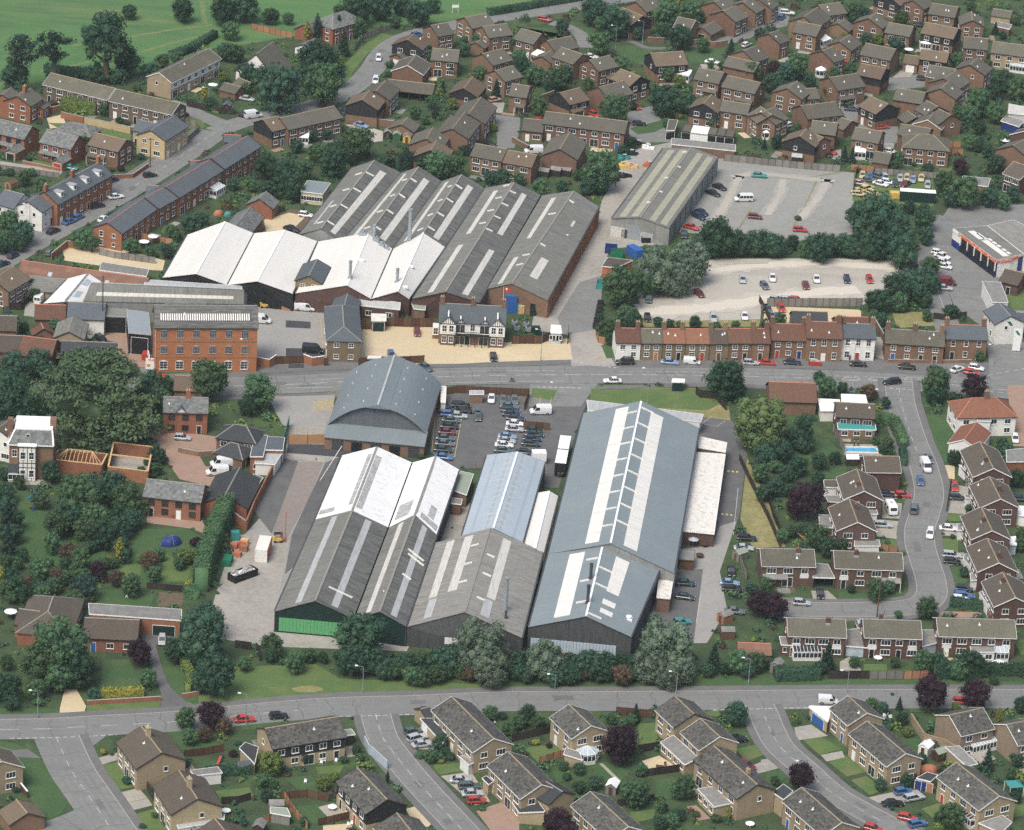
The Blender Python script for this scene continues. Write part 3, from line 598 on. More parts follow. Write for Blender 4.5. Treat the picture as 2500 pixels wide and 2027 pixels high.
# ------------------------------------------------------------------ vehicles
def loft(mb,st,mi=0):
 """st: (x, half width, z bottom, z top); rounded body section"""
 rings = []
 for x,hw,zb,zt in st:
  s = [(hw*.9,zb),(hw,zb+(zt-zb)*.35),(hw*.98,zb+(zt-zb)*.78),(hw*.84,zt)]
  rings.append([(x,y,z) for y,z in s]+[(x,-y,z) for y,z in s[::-1]])
 n0 = len(mb.v); k = 8
 for r in rings: mb.v += r
 for i in range(len(rings)-1):
  for j in range(k):
   a = n0+i*k+j; b = n0+i*k+(j+1) % k; mb.f.append((a,b,b+k,a+k)); mb.m.append(mi)
 mb.f.append(tuple(range(n0+k-1,n0-1,-1))); mb.m.append(mi); e = n0+(len(rings)-1)*k; mb.f.append(tuple(range(e,e+k))); mb.m.append(mi)
VM = {}
def vehicle_meshes(kind):
 if kind in VM: return VM[kind]
 D = dict(h=(3.95,.83,1.42,.82,-.47,.22,-.40,.05,.80),s=(4.45,.86,1.4,.82,-.36,.20,-.23,.06,.80),e=(4.6,.87,1.45,.85,-.485,.20,-.43,.05,.82),u=(4.5,.92,1.85,1.05,-.485,.24,-.45,.10,.86))
 b = MB(); g = MB(); rf = MB()
 if kind in D:
  L,hw,hh,belt,c0,c1,r0,r1,rw = D[kind]; nose = belt-.12
  tail = belt if kind != 's' else belt-.01
  loft(b,[(-L*.5,hw*.82,.42,tail-.22),(-L*.485,hw*.93,.28,tail-.04),(-L*.40,hw,.24,tail),(-L*.1,hw,.22,belt),(L*.16,hw,.22,belt),(L*.25,hw,.22,belt-.02),(L*.42,hw*.97,.24,nose),(L*.48,hw*.9,.28,nose-.1),(L*.5,hw*.78,.36,nose-.26)])
  q = [(L*c0,-hw*.9,belt-.03),(L*c1,-hw*.9,belt-.03),(L*c1,hw*.9,belt-.03),(L*c0,hw*.9,belt-.03)]
  p = [(L*r0,-hw*.72,hh-.05),(L*r1,-hw*.72,hh-.05),(L*r1,hw*.72,hh-.05),(L*r0,hw*.72,hh-.05)]
  g.prism(q,p)
  rf.prism([(x,y,z-.005) for x,y,z in p],[(x*.97 if x < 0 else x-.08,y*.94,hh) for x,y,z in p])
  for s in (-1,1):
   for u,w_ in ((.30,.07),(.64,.07)):
    xa,xb = L*(c0+(c1-c0)*u),L*(r0+(r1-r0)*u); rf.beam((xa,s*hw*.905,belt-.03),(xb,s*hw*.725,hh-.05),w_,.03)
   for (x,y,z),(x2,y2,z2) in zip(q,p):
    if y*s > 0: rf.beam((x,y*1.003,z),(x2,y2*1.003,z2),.07,.05)
  wz = .31; wb = L*.30; hl = (L*.485,hw*.62,nose-.2); tl = (-L*.497,hw*.70,tail-.2)
 elif kind in ('v','w','m'):
  L,hw,hh = dict(v=(5.1,.96,2.25),w=(4.15,.83,1.78),m=(5.0,.95,2.1))[kind]; hood = .47*hh+.02
  loft(b,[(-L*.5,hw*.93,.35,hh-.1),(-L*.49,hw,.3,hh-.02),(0,hw,.28,hh),(L*.14,hw*.99,.28,hh-.02),(L*.20,hw*.98,.28,hh-.2),(L*.335,hw*.95,.28,hood+.1),(L*.36,hw*.95,.28,hood),(L*.47,hw*.88,.3,hood-.12),(L*.5,hw*.76,.38,hood-.36)])
  g.prism([(L*.205,-hw*.8,hh-.25),(L*.325,-hw*.84,hood+.17),(L*.325,hw*.84,hood+.17),(L*.205,hw*.8,hh-.25)],[(L*.225,-hw*.8,hh-.22),(L*.345,-hw*.84,hood+.2),(L*.345,hw*.84,hood+.2),(L*.225,hw*.8,hh-.22)])
  for s in (-1,1):
   z0,z1 = hood+.12,hh-.28; y = s*hw*.985
   q = [(L*.06,z0),(L*.30,z0),(L*.215,z1),(L*.06,z1)]; g.prism([(x,y-.02,z) for x,z in q],[(x,y+.02,z) for x,z in q])
   if kind == 'm':
    for a,b2 in ((-.46,-.30),(-.28,-.12),(-.10,.04)): g.box(L*a,L*b2,y-.02,y+.02,z0,z1)
  for s in (-1,1): g.box(-L*.5-.02,-L*.5+.02,s*.08 if s > 0 else -hw*.72,hw*.72 if s > 0 else -.08,hood+.2,hh-.3)
  rf.box(-L*.46,L*.1,-.02,.02,hh-.01,hh+.015)
  wz = .33; wb = L*.31; hl = (L*.488,hw*.6,hood-.3); tl = (-L*.502,hw*.8,.8)
 w = MB(); w.tube((0,-.11,0),(0,.11,0),wz,wz,12); w.tube((0,-.118,0),(0,.118,0),wz*.58,wz*.58,8,1)
 lm = MB(); lm.box(-.06,.06,-.19,.19,-.07,.08); tm = MB(); tm.box(-.03,.03,-.14,.14,-.12,.12)
 VM[kind] = dict(body=b.mesh('body',['car_wh']),glass=g.mesh('windows',['car_glass']),roof=rf.mesh('roof',['car_wh']),wheel=w.mesh('wheel',['tyre','hub']),hl=lm.mesh('headlight',['lamp_clear']),tl=tm.mesh('tail_light',['lamp_red']),pos=(wz,wb,hw,hl,tl),L=L); return VM[kind]
CARK = dict(h='hatchback',s='saloon',e='estate car',u='off-road car',v='van',w='small van',m='minibus')
def car(x,y,ang,col,kind,extra='',label=None):
 a = R(ang); s0 = src((x,y)); zc = .7; p = unsrc(s0,zc); p2 = unsrc((s0[0]+10*math.cos(a),s0[1]+10*math.sin(a)),zc); rz = math.atan2(p2.y-p.y,p2.x-p.x)
 v = vehicle_meshes(kind); cn = CARCOL[col][0]
 nm = dict(v='van',w='small_van',m='minibus').get(kind,'parked_car')
 root = thing(nm,(p.x,p.y,.055),rz,f'{cn} {CARK[kind]}','car' if kind in 'hseu' else ('minibus' if kind == 'm' else 'van'),label=label)
 MASKP.append([(p.x+math.cos(rz)*a_-math.sin(rz)*b_,p.y+math.sin(rz)*a_+math.cos(rz)*b_) for a_,b_ in ((-2.6,-1.3),(2.6,-1.3),(2.6,1.3),(-2.6,1.3))])
 cm = M['car_'+col]
 for n_,k in (('body','body'),('roof','roof')):
  o = link(n_,v[k],root); o.material_slots[0].link = 'OBJECT'; o.material_slots[0].material = cm
 link('windows',v['glass'],root); wz,wb,hw,hl,tl = v['pos']
 for sx in (-1,1):
  for sy in (-1,1): link('wheel',v['wheel'],root,(sx*wb,sy*(hw-.1),wz))
 for sy in (-1,1):
  link('headlight',v['hl'],root,(hl[0],sy*hl[1],hl[2])); link('tail_light',v['tl'],root,(tl[0],sy*tl[1],tl[2]))
 return root
# ------------------------------------------------------------------ trees
def quads_mesh(name,C,N_,S,mats,core=None,mi=None,asp=1.0):
 """leaf-sized quads: centres C, normals N_, sizes S; core: extra (verts, faces) hull inside"""
 n = len(C); t = RNG.normal(size=(n,3)); u = np.cross(N_,t); u /= np.linalg.norm(u,axis=1)[:,None]+1e-9; v = np.cross(N_,u)
 u = u*S[:,None]; v = v*S[:,None]*asp; j = lambda: 1+RNG.uniform(-.3,.3,(n,1))
 V = np.stack([C-u*j()-v*.3*j(),C+u*.25*j()-v*j(),C+u*j()+v*.3*j(),C-u*.25*j()+v*j()],1).reshape(-1,3)
 F = np.arange(4*n).reshape(n,4)
 nv = len(V); cv,cf = core if core else (np.zeros((0,3)),[])
 me = bpy.data.meshes.new(name); tot = nv+len(cv); me.vertices.add(tot); me.vertices.foreach_set('co',np.concatenate([V,cv]).astype(np.float32).ravel())
 li = list(F.ravel()); st = list(range(0,4*n,4)); tt = [4]*n
 for f in cf: st.append(len(li)); tt.append(len(f)); li += [nv+i for i in f]
 me.loops.add(len(li)); me.loops.foreach_set('vertex_index',np.array(li,np.int32)); me.polygons.add(len(st))
 me.polygons.foreach_set('loop_start',np.array(st,np.int32)); me.polygons.foreach_set('loop_total',np.array(tt,np.int32))
 for m in mats: me.materials.append(M[m])
 if mi is not None: me.polygons.foreach_set('material_index',np.concatenate([mi,np.zeros(len(cf),int)]).astype(np.int32))
 me.update(calc_edges=True); return me
def ico_core(lobes,k=.72):
 import bmesh
 vs,fs = [],[]
 for c,r in lobes:
  bm = bmesh.new(); bmesh.ops.create_icosphere(bm,subdivisions=1,radius=1); b0 = len(vs)
  for v in bm.verts: p = np.array(v.co[:])*r*k*RNG.uniform(.85,1.1); vs.append(c+p)
  for f in bm.faces: fs.append([b0+v.index for v in f.verts])
  bm.free()
 return np.array(vs),fs
def rand_dirs(n):
 d = RNG.normal(size=(n,3)); return d/np.linalg.norm(d,axis=1)[:,None]
def lobed(lobes,per,size,squash=.9,droop=0.0,outw=.65,fill=.25):
 Cs,Ns,Ss = [],[],[]
 for c,r in lobes:
  n = int(per*r*r*9); d = rand_dirs(n); rr = r*(1-fill*RNG.random(n)**2)
  p = d*rr[:,None]; p[:,2] *= squash; p[:,2] -= droop*(d[:,0]**2+d[:,1]**2)*r
  nn = d*outw+rand_dirs(n)*.6; nn /= np.linalg.norm(nn,axis=1)[:,None]
  Cs.append(c+p); Ns.append(nn); Ss.append(size*RNG.uniform(.6,1.35,n))
 return np.concatenate(Cs),np.concatenate(Ns),np.concatenate(Ss)
PROTO = {}
def crown_lobes(kind,seed):
 rg = np.random.default_rng(seed); L = []
 if kind == 'round':
  L.append((np.array([0,0,0.]),.66)); n = 46; ax = rg.uniform(.84,1.0,3)
  for i in range(n):
   a = i*2.399963+rg.uniform(-.4,.4); z = max(1-2*(i+.5)/n,-.8); k = rg.uniform(.72,1.2); rr = math.sqrt(max(0,1-z*z))*.72*k
   L.append((np.array([math.cos(a)*rr*ax[0],math.sin(a)*rr*ax[1],z*.66*k*ax[2]]),rg.choice([rg.uniform(.12,.2),rg.uniform(.2,.3),rg.uniform(.28,.38)])))
 elif kind == 'tall':
  for i in range(30):
   z = rg.uniform(-1.15,1.15); rr = .62*math.sqrt(max(.05,1-(z/1.25)**2))*rg.uniform(.4,1.05); a = rg.uniform(0,6.28)
   L.append((np.array([math.cos(a)*rr,math.sin(a)*rr,z]),rg.uniform(.24,.42)))
 elif kind == 'cone':
  for i in range(34):
   t = (i+.5)/34; rr = .62*(1-t)+.03; a = i*2.399963
   L.append((np.array([math.cos(a)*rr*.7,math.sin(a)*rr*.7,-1+2.1*t]),.12+.26*(1-t)*rg.uniform(.8,1.1)))
 elif kind == 'column':
  for i in range(20):
   t = (i+.5)/20; rr = .28*math.sin(math.pi*min(.95,t*.8+.18)); a = i*2.399963
   L.append((np.array([math.cos(a)*rr,math.sin(a)*rr,-1+2*t]),.26*math.sin(math.pi*min(.93,t*.85+.13))+.06))
 elif kind == 'willow':
  L.append((np.array([0,0,0.0]),.8)); L.append((np.array([0,0,-.3]),.7))
  for i in range(60):
   a = rg.uniform(0,6.28); z = rg.uniform(-.7,.75); rr = .72*math.sqrt(max(.1,1-z*z))*rg.uniform(.8,1.08)
   L.append((np.array([math.cos(a)*rr,math.sin(a)*rr,z*.9]),rg.uniform(.17,.34)))
 elif kind == 'shrub':
  for i in range(9):
   a = i*2.399963; rr = .5*math.sqrt((i+.2)/9); L.append((np.array([math.cos(a)*rr,math.sin(a)*rr,rg.uniform(-.1,.3)]),rg.uniform(.34,.52)))
 return L
def proto(kind,var,leaf):
 k = (kind,var,leaf)
 if k in PROTO: return PROTO[k]
 if kind == 'cedar':       # wide flat tiers of drooping sprays
  rg = np.random.default_rng(var+50); lobes = []; cs = []
  for i in range(170):
   a = rg.uniform(0,6.28); z = rg.uniform(-.72,.62); R_ = 1.0*math.sqrt(max(.04,1-((z+.55)/1.28)**2)); q = R_*rg.uniform(.55,1.02) if i % 3 else R_*rg.uniform(.1,.6)
   lobes.append((np.array([math.cos(a)*q,math.sin(a)*q,z+.1*(1-q)]),rg.uniform(.13,.30)))
  C,N_,S = lobed(lobes,270,.017,.24,.22,.35,.6); N_[:,2] = np.abs(N_[:,2])+.25; N_ /= np.linalg.norm(N_,axis=1)[:,None]
  core = ico_core([(np.array([0,0,-.12]),.50),(np.array([.33,0,-.18]),.34),(np.array([-.33,0,-.18]),.34),(np.array([0,.33,-.18]),.34),(np.array([0,-.33,-.18]),.34)],.95); core[0][:,2] *= .7; me = quads_mesh('crown',C,N_,S,[leaf],core,asp=1.9)
 elif kind == 'pine':      # open crown of flat dark pads
  rg = np.random.default_rng(var+80); lobes = []
  for i in range(34):
   a = rg.uniform(0,6.28); q = rg.uniform(.15,.95); lobes.append((np.array([math.cos(a)*q,math.sin(a)*q*.8,rg.uniform(-.75,.85)*(1-.35*q)]),rg.uniform(.24,.40)))
  C,N_,S = lobed(lobes,80,.035,.5); me = quads_mesh('crown',C,N_,S,[leaf],ico_core([(c*np.array([1,1,.98]),r*.55) for c,r in lobes],.7))
 else:
  lobes = crown_lobes(kind,var*13+hash_(kind))
  per,size = dict(round=(105,.036),tall=(95,.040),cone=(110,.033),column=(100,.038),willow=(120,.027),shrub=(40,.08))[kind]
  C,N_,S = lobed(lobes,per,size,droop=.25 if kind in ('willow','cone') else 0,fill=.42)
  me = quads_mesh('crown',C,N_,S,[leaf],ico_core(lobes,.60),asp=1.7 if kind == 'willow' else 1)
 PROTO[k] = me; return me
def hash_(s): return sum(ord(c)*(i+1) for i,c in enumerate(s)) % 97
TRUNK = {}
def trunk_mesh(var,m='bark'):
 k = (var,m)
 if k not in TRUNK:
  rg = random.Random(var); mb = MB(); mb.tube((0,0,0),(.04,.02,.55),.085,.062,8); mb.tube((.04,.02,.53),(.0,.05,1.0),.062,.035,7)
  for i in range(5):
   a = i*1.26+rg.random(); z = .5+.09*i; mb.tube((.03,.02,z),(math.cos(a)*.42,math.sin(a)*.42,z+.30),.035,.012,6)
  TRUNK[k] = mb.mesh('trunk',[m])
 return TRUNK[k]
TREEK = dict(   # crown form, leaf, words, name, height/width factor of crown, crown base (radii above ground)
 d=('round','leaf_dark','dark green broadleaf tree','broadleaf_tree',1.0,1.0),o=('round','leaf_mid','green broadleaf tree','broadleaf_tree',1.0,1.05),l=('round','leaf_light','yellow green bush','bush',.9,.8),
 p=('round','leaf_purple','dark purple leaved tree','purple_tree',.95,1.15),w=('willow','leaf_willow','grey green willow','willow_tree',1.05,1.05),c=('cone','leaf_conifer','dark conifer','conifer',1.15,1.1),t=('tall','leaf_dark','tall dark broadleaf tree','broadleaf_tree',1.0,1.25),
 k=('column','leaf_conifer','slim dark conifer','conifer',1.5,1.5),y=('column','leaf_gold','golden conifer','conifer',1.35,1.35),b=('round','leaf_blue','blue green conifer','conifer',1.1,1.05),z=('cedar','leaf_cedar','spreading cedar','cedar_tree',1.0,.72),n=('pine','leaf_conifer','open crowned pine','pine_tree',.85,2.0),
 L=('willow','leaf_soft','large pale yellow green willow','willow_tree',1.0,1.05),s=('shrub','leaf_mid','round green shrub','shrub',.85,.5),S=('shrub','leaf_dark','dark green shrub','shrub',.9,.5),r=('round','leaf_rust','rust brown tree','broadleaf_tree',1.0,1.05),q=('shrub','leaf_purple','dark purple shrub','shrub',.9,.5),g=('shrub','leaf_gold','golden shrub','shrub',.85,.5))
TN = [0]
def tree(x,y,r,kind,label=None):
 form,leaf,words,name,hf,bf = TREEK[kind]; s0 = src((x,y)); TN[0] += 1; r *= 1.1
 if name == 'broadleaf_tree' and r < 84: name = 'garden_tree'; words = words.replace('tree','garden tree')
 rm = r*(K if TILE != 'D' else 1/.8564)/pxm(s0); zc = rm*bf*(1.0 if form not in ('cone','column') else hf/1.15)
 p = unsrc(s0,zc); root = thing(name,(p.x,p.y,0),0,words,'tree' if name.endswith(('tree','conifer')) else 'shrub',label=label,at=p.copy())
 o = link('crown',proto(form,TN[0] % (4 if form == 'round' else 2),leaf),root,(0,0,zc),RNG.uniform(0,6.28),(rm,rm,rm*hf*(RNG.uniform(.88,1.12) if form == 'round' else 1)))
 tm = trunk_mesh(TN[0] % 3,'bark' if kind != 'n' else 'bark_pale'); link('trunk',tm,root,(0,0,0),RNG.uniform(0,6.28),(rm*1.5,rm*1.5,zc*1.05 if form != 'shrub' else zc))
 return root
# ------------------------------------------------------------------ fences, walls, hedges
FENM = {}
def fence(pts,h=1.8,m='timber_brown',look='brown timber fence',pl=1.83,label=None,pm='timber_dark'):
 w = [P(x,y) for x,y in pts]; c = sum(w,Vector())/len(w); root = thing('fence',c,0,look,'fence',label=label)
 k = (h,m,pl)
 if k not in FENM:
  mb = MB(); mb.box(.05,pl-.05,-.03,.03,.04,h); mb.box(0.05,pl-.05,-.05,.05,h-.06,h); mb.box(.05,pl-.05,-.05,.05,.1,.18); mb.box(pl/2-.03,pl/2+.03,-.05,.05,.1,h-.06)
  pb = MB(); pb.box(-.05,.05,-.06,.06,0,h+.08); FENM[k] = (mb.mesh('fence_panel',[m]),pb.mesh('fence_post',[pm]))
 a_,b_ = FENM[k]
 for i in range(len(w)-1):
  d = w[i+1]-w[i]; n = max(1,round(d.length/pl)); rz = math.atan2(d.y,d.x)
  for j in range(n):
   p = w[i]+d*j/n-c; link('fence_panel',a_,root,p,rz,(d.length/n/pl,1,1)); link('fence_post',b_,root,p,rz)
 return root
def brick_wall(pts,h=1.6,m='brown_brick',look='brick garden wall',cop='kerb_stone',t=.24,label=None,name='garden_wall'):
 w = [P(x,y) for x,y in pts]; c = sum(w,Vector())/len(w); root = thing(name,c,0,look,'wall',label=label); a = MB(); b = MB()
 for i in range(len(w)-1):
  p,q = w[i]-c,w[i+1]-c; a.beam(p+Vector((0,0,h/2)),q+Vector((0,0,h/2)),t,h); b.beam(p+Vector((0,0,h+.04)),q+Vector((0,0,h+.04)),t+.08,.08)
 a.obj('wall_body',[m],root); b.obj('coping',[cop],root); return root
def hedge(pts,h=1.8,wd=1.3,leaf='leaf_dark',look='clipped green hedge',label=None):
 w = [P(x,y) for x,y in pts]; c = sum(w,Vector())/len(w); Cs,Ns,cv,cf = [],[],[],[]
 for i in range(len(w)-1):
  a,b = w[i]-c,w[i+1]-c; d = b-a; L = d.length; d.normalize(); nrm = Vector((-d.y,d.x,0)); n = int(L*(h*2+wd)*16)
  t = RNG.random(n)*L; per = RNG.random(n)*(2*h+wd)
  for k in range(n):
   s = per[k]
   if s < h: q,nn = (-wd/2,s),-nrm
   elif s < h+wd: q,nn = (s-h-wd/2,h),Vector((0,0,1))
   else: q,nn = (wd/2,s-h-wd),nrm
   Cs.append(a+d*t[k]+nrm*q[0]*random.uniform(.85,1.15)+Vector((0,0,q[1]*random.uniform(.93,1.08)))); Ns.append(nn+Vector(RNG.normal(size=3))*.4)
  q = [a-nrm*wd*.42,b-nrm*wd*.42,b+nrm*wd*.42,a+nrm*wd*.42]; n0 = len(cv); cv += [tuple(p) for p in q]+[(p.x,p.y,h*.92) for p in q]
  for f in ((0,1,5,4),(1,2,6,5),(2,3,7,6),(3,0,4,7),(4,5,6,7)): cf.append([n0+j for j in f])
 Ns = np.array([tuple(v) for v in Ns]); Ns /= np.linalg.norm(Ns,axis=1)[:,None]
 me = quads_mesh('hedge',np.array([tuple(v) for v in Cs]),Ns,RNG.uniform(.10,.22,len(Cs)),[leaf],(np.array(cv),cf))
 o = bpy.data.objects.new('hedge',me); COL.objects.link(o); thing('hedge',c,0,look,'hedge',obj=o,label=label); return o
# ================================================================== THE SETTING
mb = MB(); mb.poly([(-2500,-800,0),(2500,-800,0),(2500,4200,0),(-2500,4200,0)]); struct(mb.obj('ground','garden_green'))
GZ = [.006]
def G(name,m,pts,z=None,mask=True,h=0.0):
 GZ[0] += .0006
 return poly_ground(name,pts,z or GZ[0],m,mask=mask,h=h)
TILE = 'D'
G('field','meadow',[(-90,-90),(1260,-90),(1200,6),(1000,36),(880,50),(700,62),(520,92),(450,100),(300,152),(100,192),(-90,205)],mask=True)
G('verge','lawn',[(800,70),(830,75),(770,110),(738,150),(720,190),(680,215),(650,212),(690,190),(725,130),(760,95)])
G('service_road','concrete',[(1195,772),(1190,700),(1110,690),(1120,640),(1170,600),(1250,455),(1258,420),(1300,350),(1315,315),(1400,298),(1450,300),(1400,420),(1385,512),(1275,520),(1262,560),(1255,650),(1245,690),(1292,772)])
G('service_road','asphalt',[(1212,590),(1262,575),(1255,640),(1242,690),(1180,700),(1165,665),(1190,625)])
G('car_park','grey_gravel',[(1500,330),(1790,362),(1782,490),(1700,505),(1420,486),(1430,455),(1490,380)])
G('scrap_ground','lawn',[(1786,362),(1962,378),(1952,432),(1782,420)])
G('gravel_yard','gravel',[(1400,556),(1480,543),(1700,540),(1890,545),(1905,590),(1800,640),(1592,632),(1590,668),(1350,674),(1330,610)])
G('back_yard','gold_gravel',[(1600,640),(1800,648),(1802,682),(1640,690),(1596,668)])
G('forecourt','asphalt',[(1960,470),(1985,432),(2240,425),(2240,860),(2070,792),(2062,690),(1995,640),(1965,560)])
G('gravel_forecourt','gold_gravel',[(752,682),(910,684),(918,712),(1060,716),(1190,708),(1197,752),(1030,757),(890,765),(752,758)])
G('works_yard','yard_grey',[(535,618),(690,636),(694,752),(535,757)])
G('lower_yard','yard_grey',[(562,830),(700,826),(692,905),(712,945),(650,1085),(577,1290),(560,1300),(480,1230),(500,1130),(560,1065),(598,940),(600,905),(575,860)])
G('lower_yard','concrete',[(452,1240),(490,1120),(608,1108),(592,1190),(577,1280),(582,1316),(860,1345),(850,1362),(560,1352),(425,1330)])
G('car_park','dark_asphalt',[(900,945),(905,850),(930,812),(1108,816),(1216,824),(1232,834),(1215,870),(1168,1020),(1138,1020),(1140,975),(955,980)])
G('site_entrance','asphalt',[(1108,800),(1252,800),(1214,850),(1106,850)])
G('verge','lawn',[(1112,812),(1165,816),(1155,838),(1112,830)])
G('lawn','dry_grass',[(1236,812),(1450,812),(1480,822),(1524,852),(1528,885),(1232,850)])
G('lawn','lawn',[(1236,813),(1450,813),(1480,823),(1505,845),(1480,858),(1300,850),(1232,846)])
G('side_road','dark_asphalt',[(1440,868),(1532,880),(1562,950),(1545,1080),(1505,1195),(1520,1275),(1478,1340),(1340,1350),(1390,1190),(1440,1170),(1500,980)])
G('side_road','yard_grey',[(1505,1100),(1540,1090),(1505,1195),(1520,1275),(1478,1345),(1450,1345),(1470,1190),(1400,1195),(1410,1150),(1490,1140)])
G('verge','dry_grass',[(1562,958),(1602,1040),(1642,1144),(1574,1146),(1548,1085)])
G('yard','gold_gravel',[(130,512),(165,500),(345,545),(340,566),(250,562),(135,545)])
G('yard','soil',[(545,460),(610,436),(660,448),(622,492),(548,494)])
G('yard','gold_gravel',[(552,460),(605,445),(640,452),(612,480),(556,484)])
G('works_alley','asphalt',[(228,700),(335,690),(335,795),(275,800),(255,752)])
G('drive','concrete',[(60,590),(90,600),(110,640),(85,665),(50,660)])
# courts and closes of the estate
TILE = (2,0)
G('close','asphalt',[(965,940),(1170,885),(1245,1000),(1290,1100),(1350,1190),(1000,1190),(965,1060)])
G('lawn','dark_lawn',[(985,1075),(1290,995),(1292,1060),(1180,1110),(1050,1125)])
G('lawn','dark_lawn',[(850,380),(1130,385),(1180,430),(1100,560),(880,445)]); G('lawn','dark_lawn',[(1440,415),(1780,400),(1750,520),(1490,535)])
G('verge','dark_lawn',[(0,215),(300,240),(560,380),(520,420),(380,280),(0,235)]); G('verge','dark_lawn',[(540,215),(720,240),(800,330),(640,300)])
G('close','asphalt',[(-140,960),(70,985),(60,1110),(20,1240),(-120,1240)]); G('drive','concrete',[(1570,540),(1760,520),(1760,580),(1600,590)])
TILE = (3,0)
G('close','asphalt',[(990,655),(1320,615),(1345,725),(1000,760)]); G('close','asphalt',[(600,895),(800,865),(780,960),(950,1040),(1085,1060),(1110,1190),(960,1205),(720,1070),(640,970)])
G('drive','concrete',[(1110,590),(1235,585),(1190,645),(1040,650)]); G('drive','concrete',[(950,1195),(1060,1200),(1040,1270),(945,1260)]); G('close','asphalt',[(0,150),(90,105),(180,140),(160,220),(0,250)])
G('lawn','lawn',[(1440,1310),(1560,1310),(1530,1440),(1430,1430)]); G('drive','concrete',[(525,1260),(610,1250),(610,1350),(535,1350)])
TILE = (1,0)
G('drive','gravel',[(740,1040),(900,1050),(1060,1100),(1060,1180),(980,1190),(860,1110)]); G('drive','concrete',[(1940,860),(2080,860),(2060,950),(1990,940)])
# gardens on the left
TILE = (0,2)
G('drive','brick_paving',[(1250,100),(1880,190),(1890,330),(1660,330),(1720,430),(1900,430),(1860,620),(1500,535),(1400,390),(1290,270)]); G('terrace_paving','brick_paving',[(1225,835),(1640,835),(1780,960),(1760,1010),(1600,950),(1230,900)])
G('lawn','dark_lawn',[(1190,955),(1540,940),(1680,1010),(1650,1400),(960,1410),(960,1300)]); G('lawn','lawn',[(1000,1260),(1180,1240),(1170,1370),(985,1370)]); G('lawn','lawn',[(1370,1150),(1600,1270),(1560,1390),(1340,1390)])
G('lawn','dark_lawn',[(180,650),(390,690),(400,1000),(190,1260),(130,900)]); G('lawn','dark_lawn',[(800,1450),(1300,1490),(1250,1610),(780,1580)]); G('vegetable_bed','soil',[(1330,1480),(1540,1490),(1520,1600),(1320,1600)]); G('lawn','dark_lawn',[(400,900),(880,1050),(900,1250),(450,1300),(300,1150)])
TILE = (0,3)
G('lawn','dark_lawn',[(870,310),(1080,310),(1200,570),(830,580)]); G('drive','dark_asphalt',[(1170,90),(1480,100),(1300,190),(1340,330),(1400,500),(1560,650),(1620,690),(1340,740),(1350,600),(1290,420)]); G('verge','dark_lawn',[(-50,720),(500,720),(500,775),(-50,775)])
G('verge','lawn',[(725,690),(1345,650),(1330,720),(1000,745),(725,745)]); G('drive','gold_gravel',[(540,560),(640,560),(720,700),(690,800),(500,800),(500,720)]); G('lawn','dark_lawn',[(1350,350),(1560,420),(1640,580),(2200,540),(2200,600),(1560,670),(1420,540)])
G('lawn','dark_lawn',[(40,1125),(330,1140),(430,1240),(545,1430),(560,1520),(520,1590),(410,1650),(330,1600),(240,1440)]); G('lawn','dark_lawn',[(-80,985),(0,990),(130,1015),(230,1055),(-80,1085)]); G('path','footway',[(-80,1085),(230,1057),(345,1138),(40,1122),(-80,1120)])
G('lawn','lawn',[(815,1195),(985,1165),(1060,1300),(1110,1380),(950,1405)]); G('drive','concrete',[(780,1145),(985,1090),(985,1150),(800,1205)]); G('drive','paving',[(995,1425),(1160,1385),(1235,1470),(1050,1510)]); G('drive','concrete',[(1035,1515),(1235,1472),(1275,1530),(1080,1580)])
G('lawn','lawn',[(1110,1610),(1280,1560),(1400,1720),(1380,1760),(1200,1736)]); G('lawn','dark_lawn',[(1420,910),(1650,890),(1800,1000),(1830,1040),(1540,1100)]); G('lawn','dark_lawn',[(1620,1200),(1800,1160),(2000,1200),(1860,1260)]); G('lawn','lawn',[(1800,1410),(2080,1380),(2120,1450),(1850,1500)])
TILE = (1,3)
G('verge','lawn',[(-480,380),(500,350),(700,470),(2200,530),(2200,575),(700,598),(-40,645),(-480,690)]); G('bare_patch','dry_grass',[(300,552),(380,532),(470,530),(545,545),(565,565),(500,582),(400,588),(320,575)])
G('verge','dark_lawn',[(-120,830),(500,798),(560,805),(60,885),(-120,905)]); G('lawn','dark_lawn',[(230,1300),(460,1280),(560,1420),(420,1450)]); G('lawn','dark_lawn',[(330,1540),(520,1520),(610,1650),(450,1700)]); G('patio','paving',[(520,1545),(650,1510),(760,1610),(620,1650)]); G('lawn','lawn',[(500,1210),(740,1195),(700,1260),(520,1270)])
G('patio','paving',[(735,1040),(850,1030),(870,1110),(760,1130)]); G('lawn','lawn',[(1475,1195),(1700,1175),(1735,1240),(1540,1275)]); G('drive','concrete',[(1245,880),(1500,1010),(1480,1065),(1300,1060)]); G('drive','paving',[(1545,1285),(1800,1250),(1960,1500),(1830,1530)]); G('drive','brick_paving',[(1840,1580),(2060,1500),(2200,1620),(2200,1780),(1990,1780)])
G('footway_edge','gold_gravel',[(1250,1560),(1330,1540),(1470,1680),(1440,1710),(1320,1690)]); G('patio','gold_gravel',[(560,1700),(800,1680),(800,1780),(560,1780)])
TILE = (2,3)
G('verge','dark_lawn',[(-40,520),(700,530),(1550,470),(2200,440),(2200,545),(700,570),(-40,572)]); G('lawn','lawn',[(80,1050),(250,1030),(400,1040),(405,1130),(220,1170)]); G('lawn','dark_lawn',[(660,1210),(780,1170),(1000,1240),(900,1340),(800,1340)]); G('garden_path','paving',[(725,1180),(760,1180),(910,1325),(880,1330)])
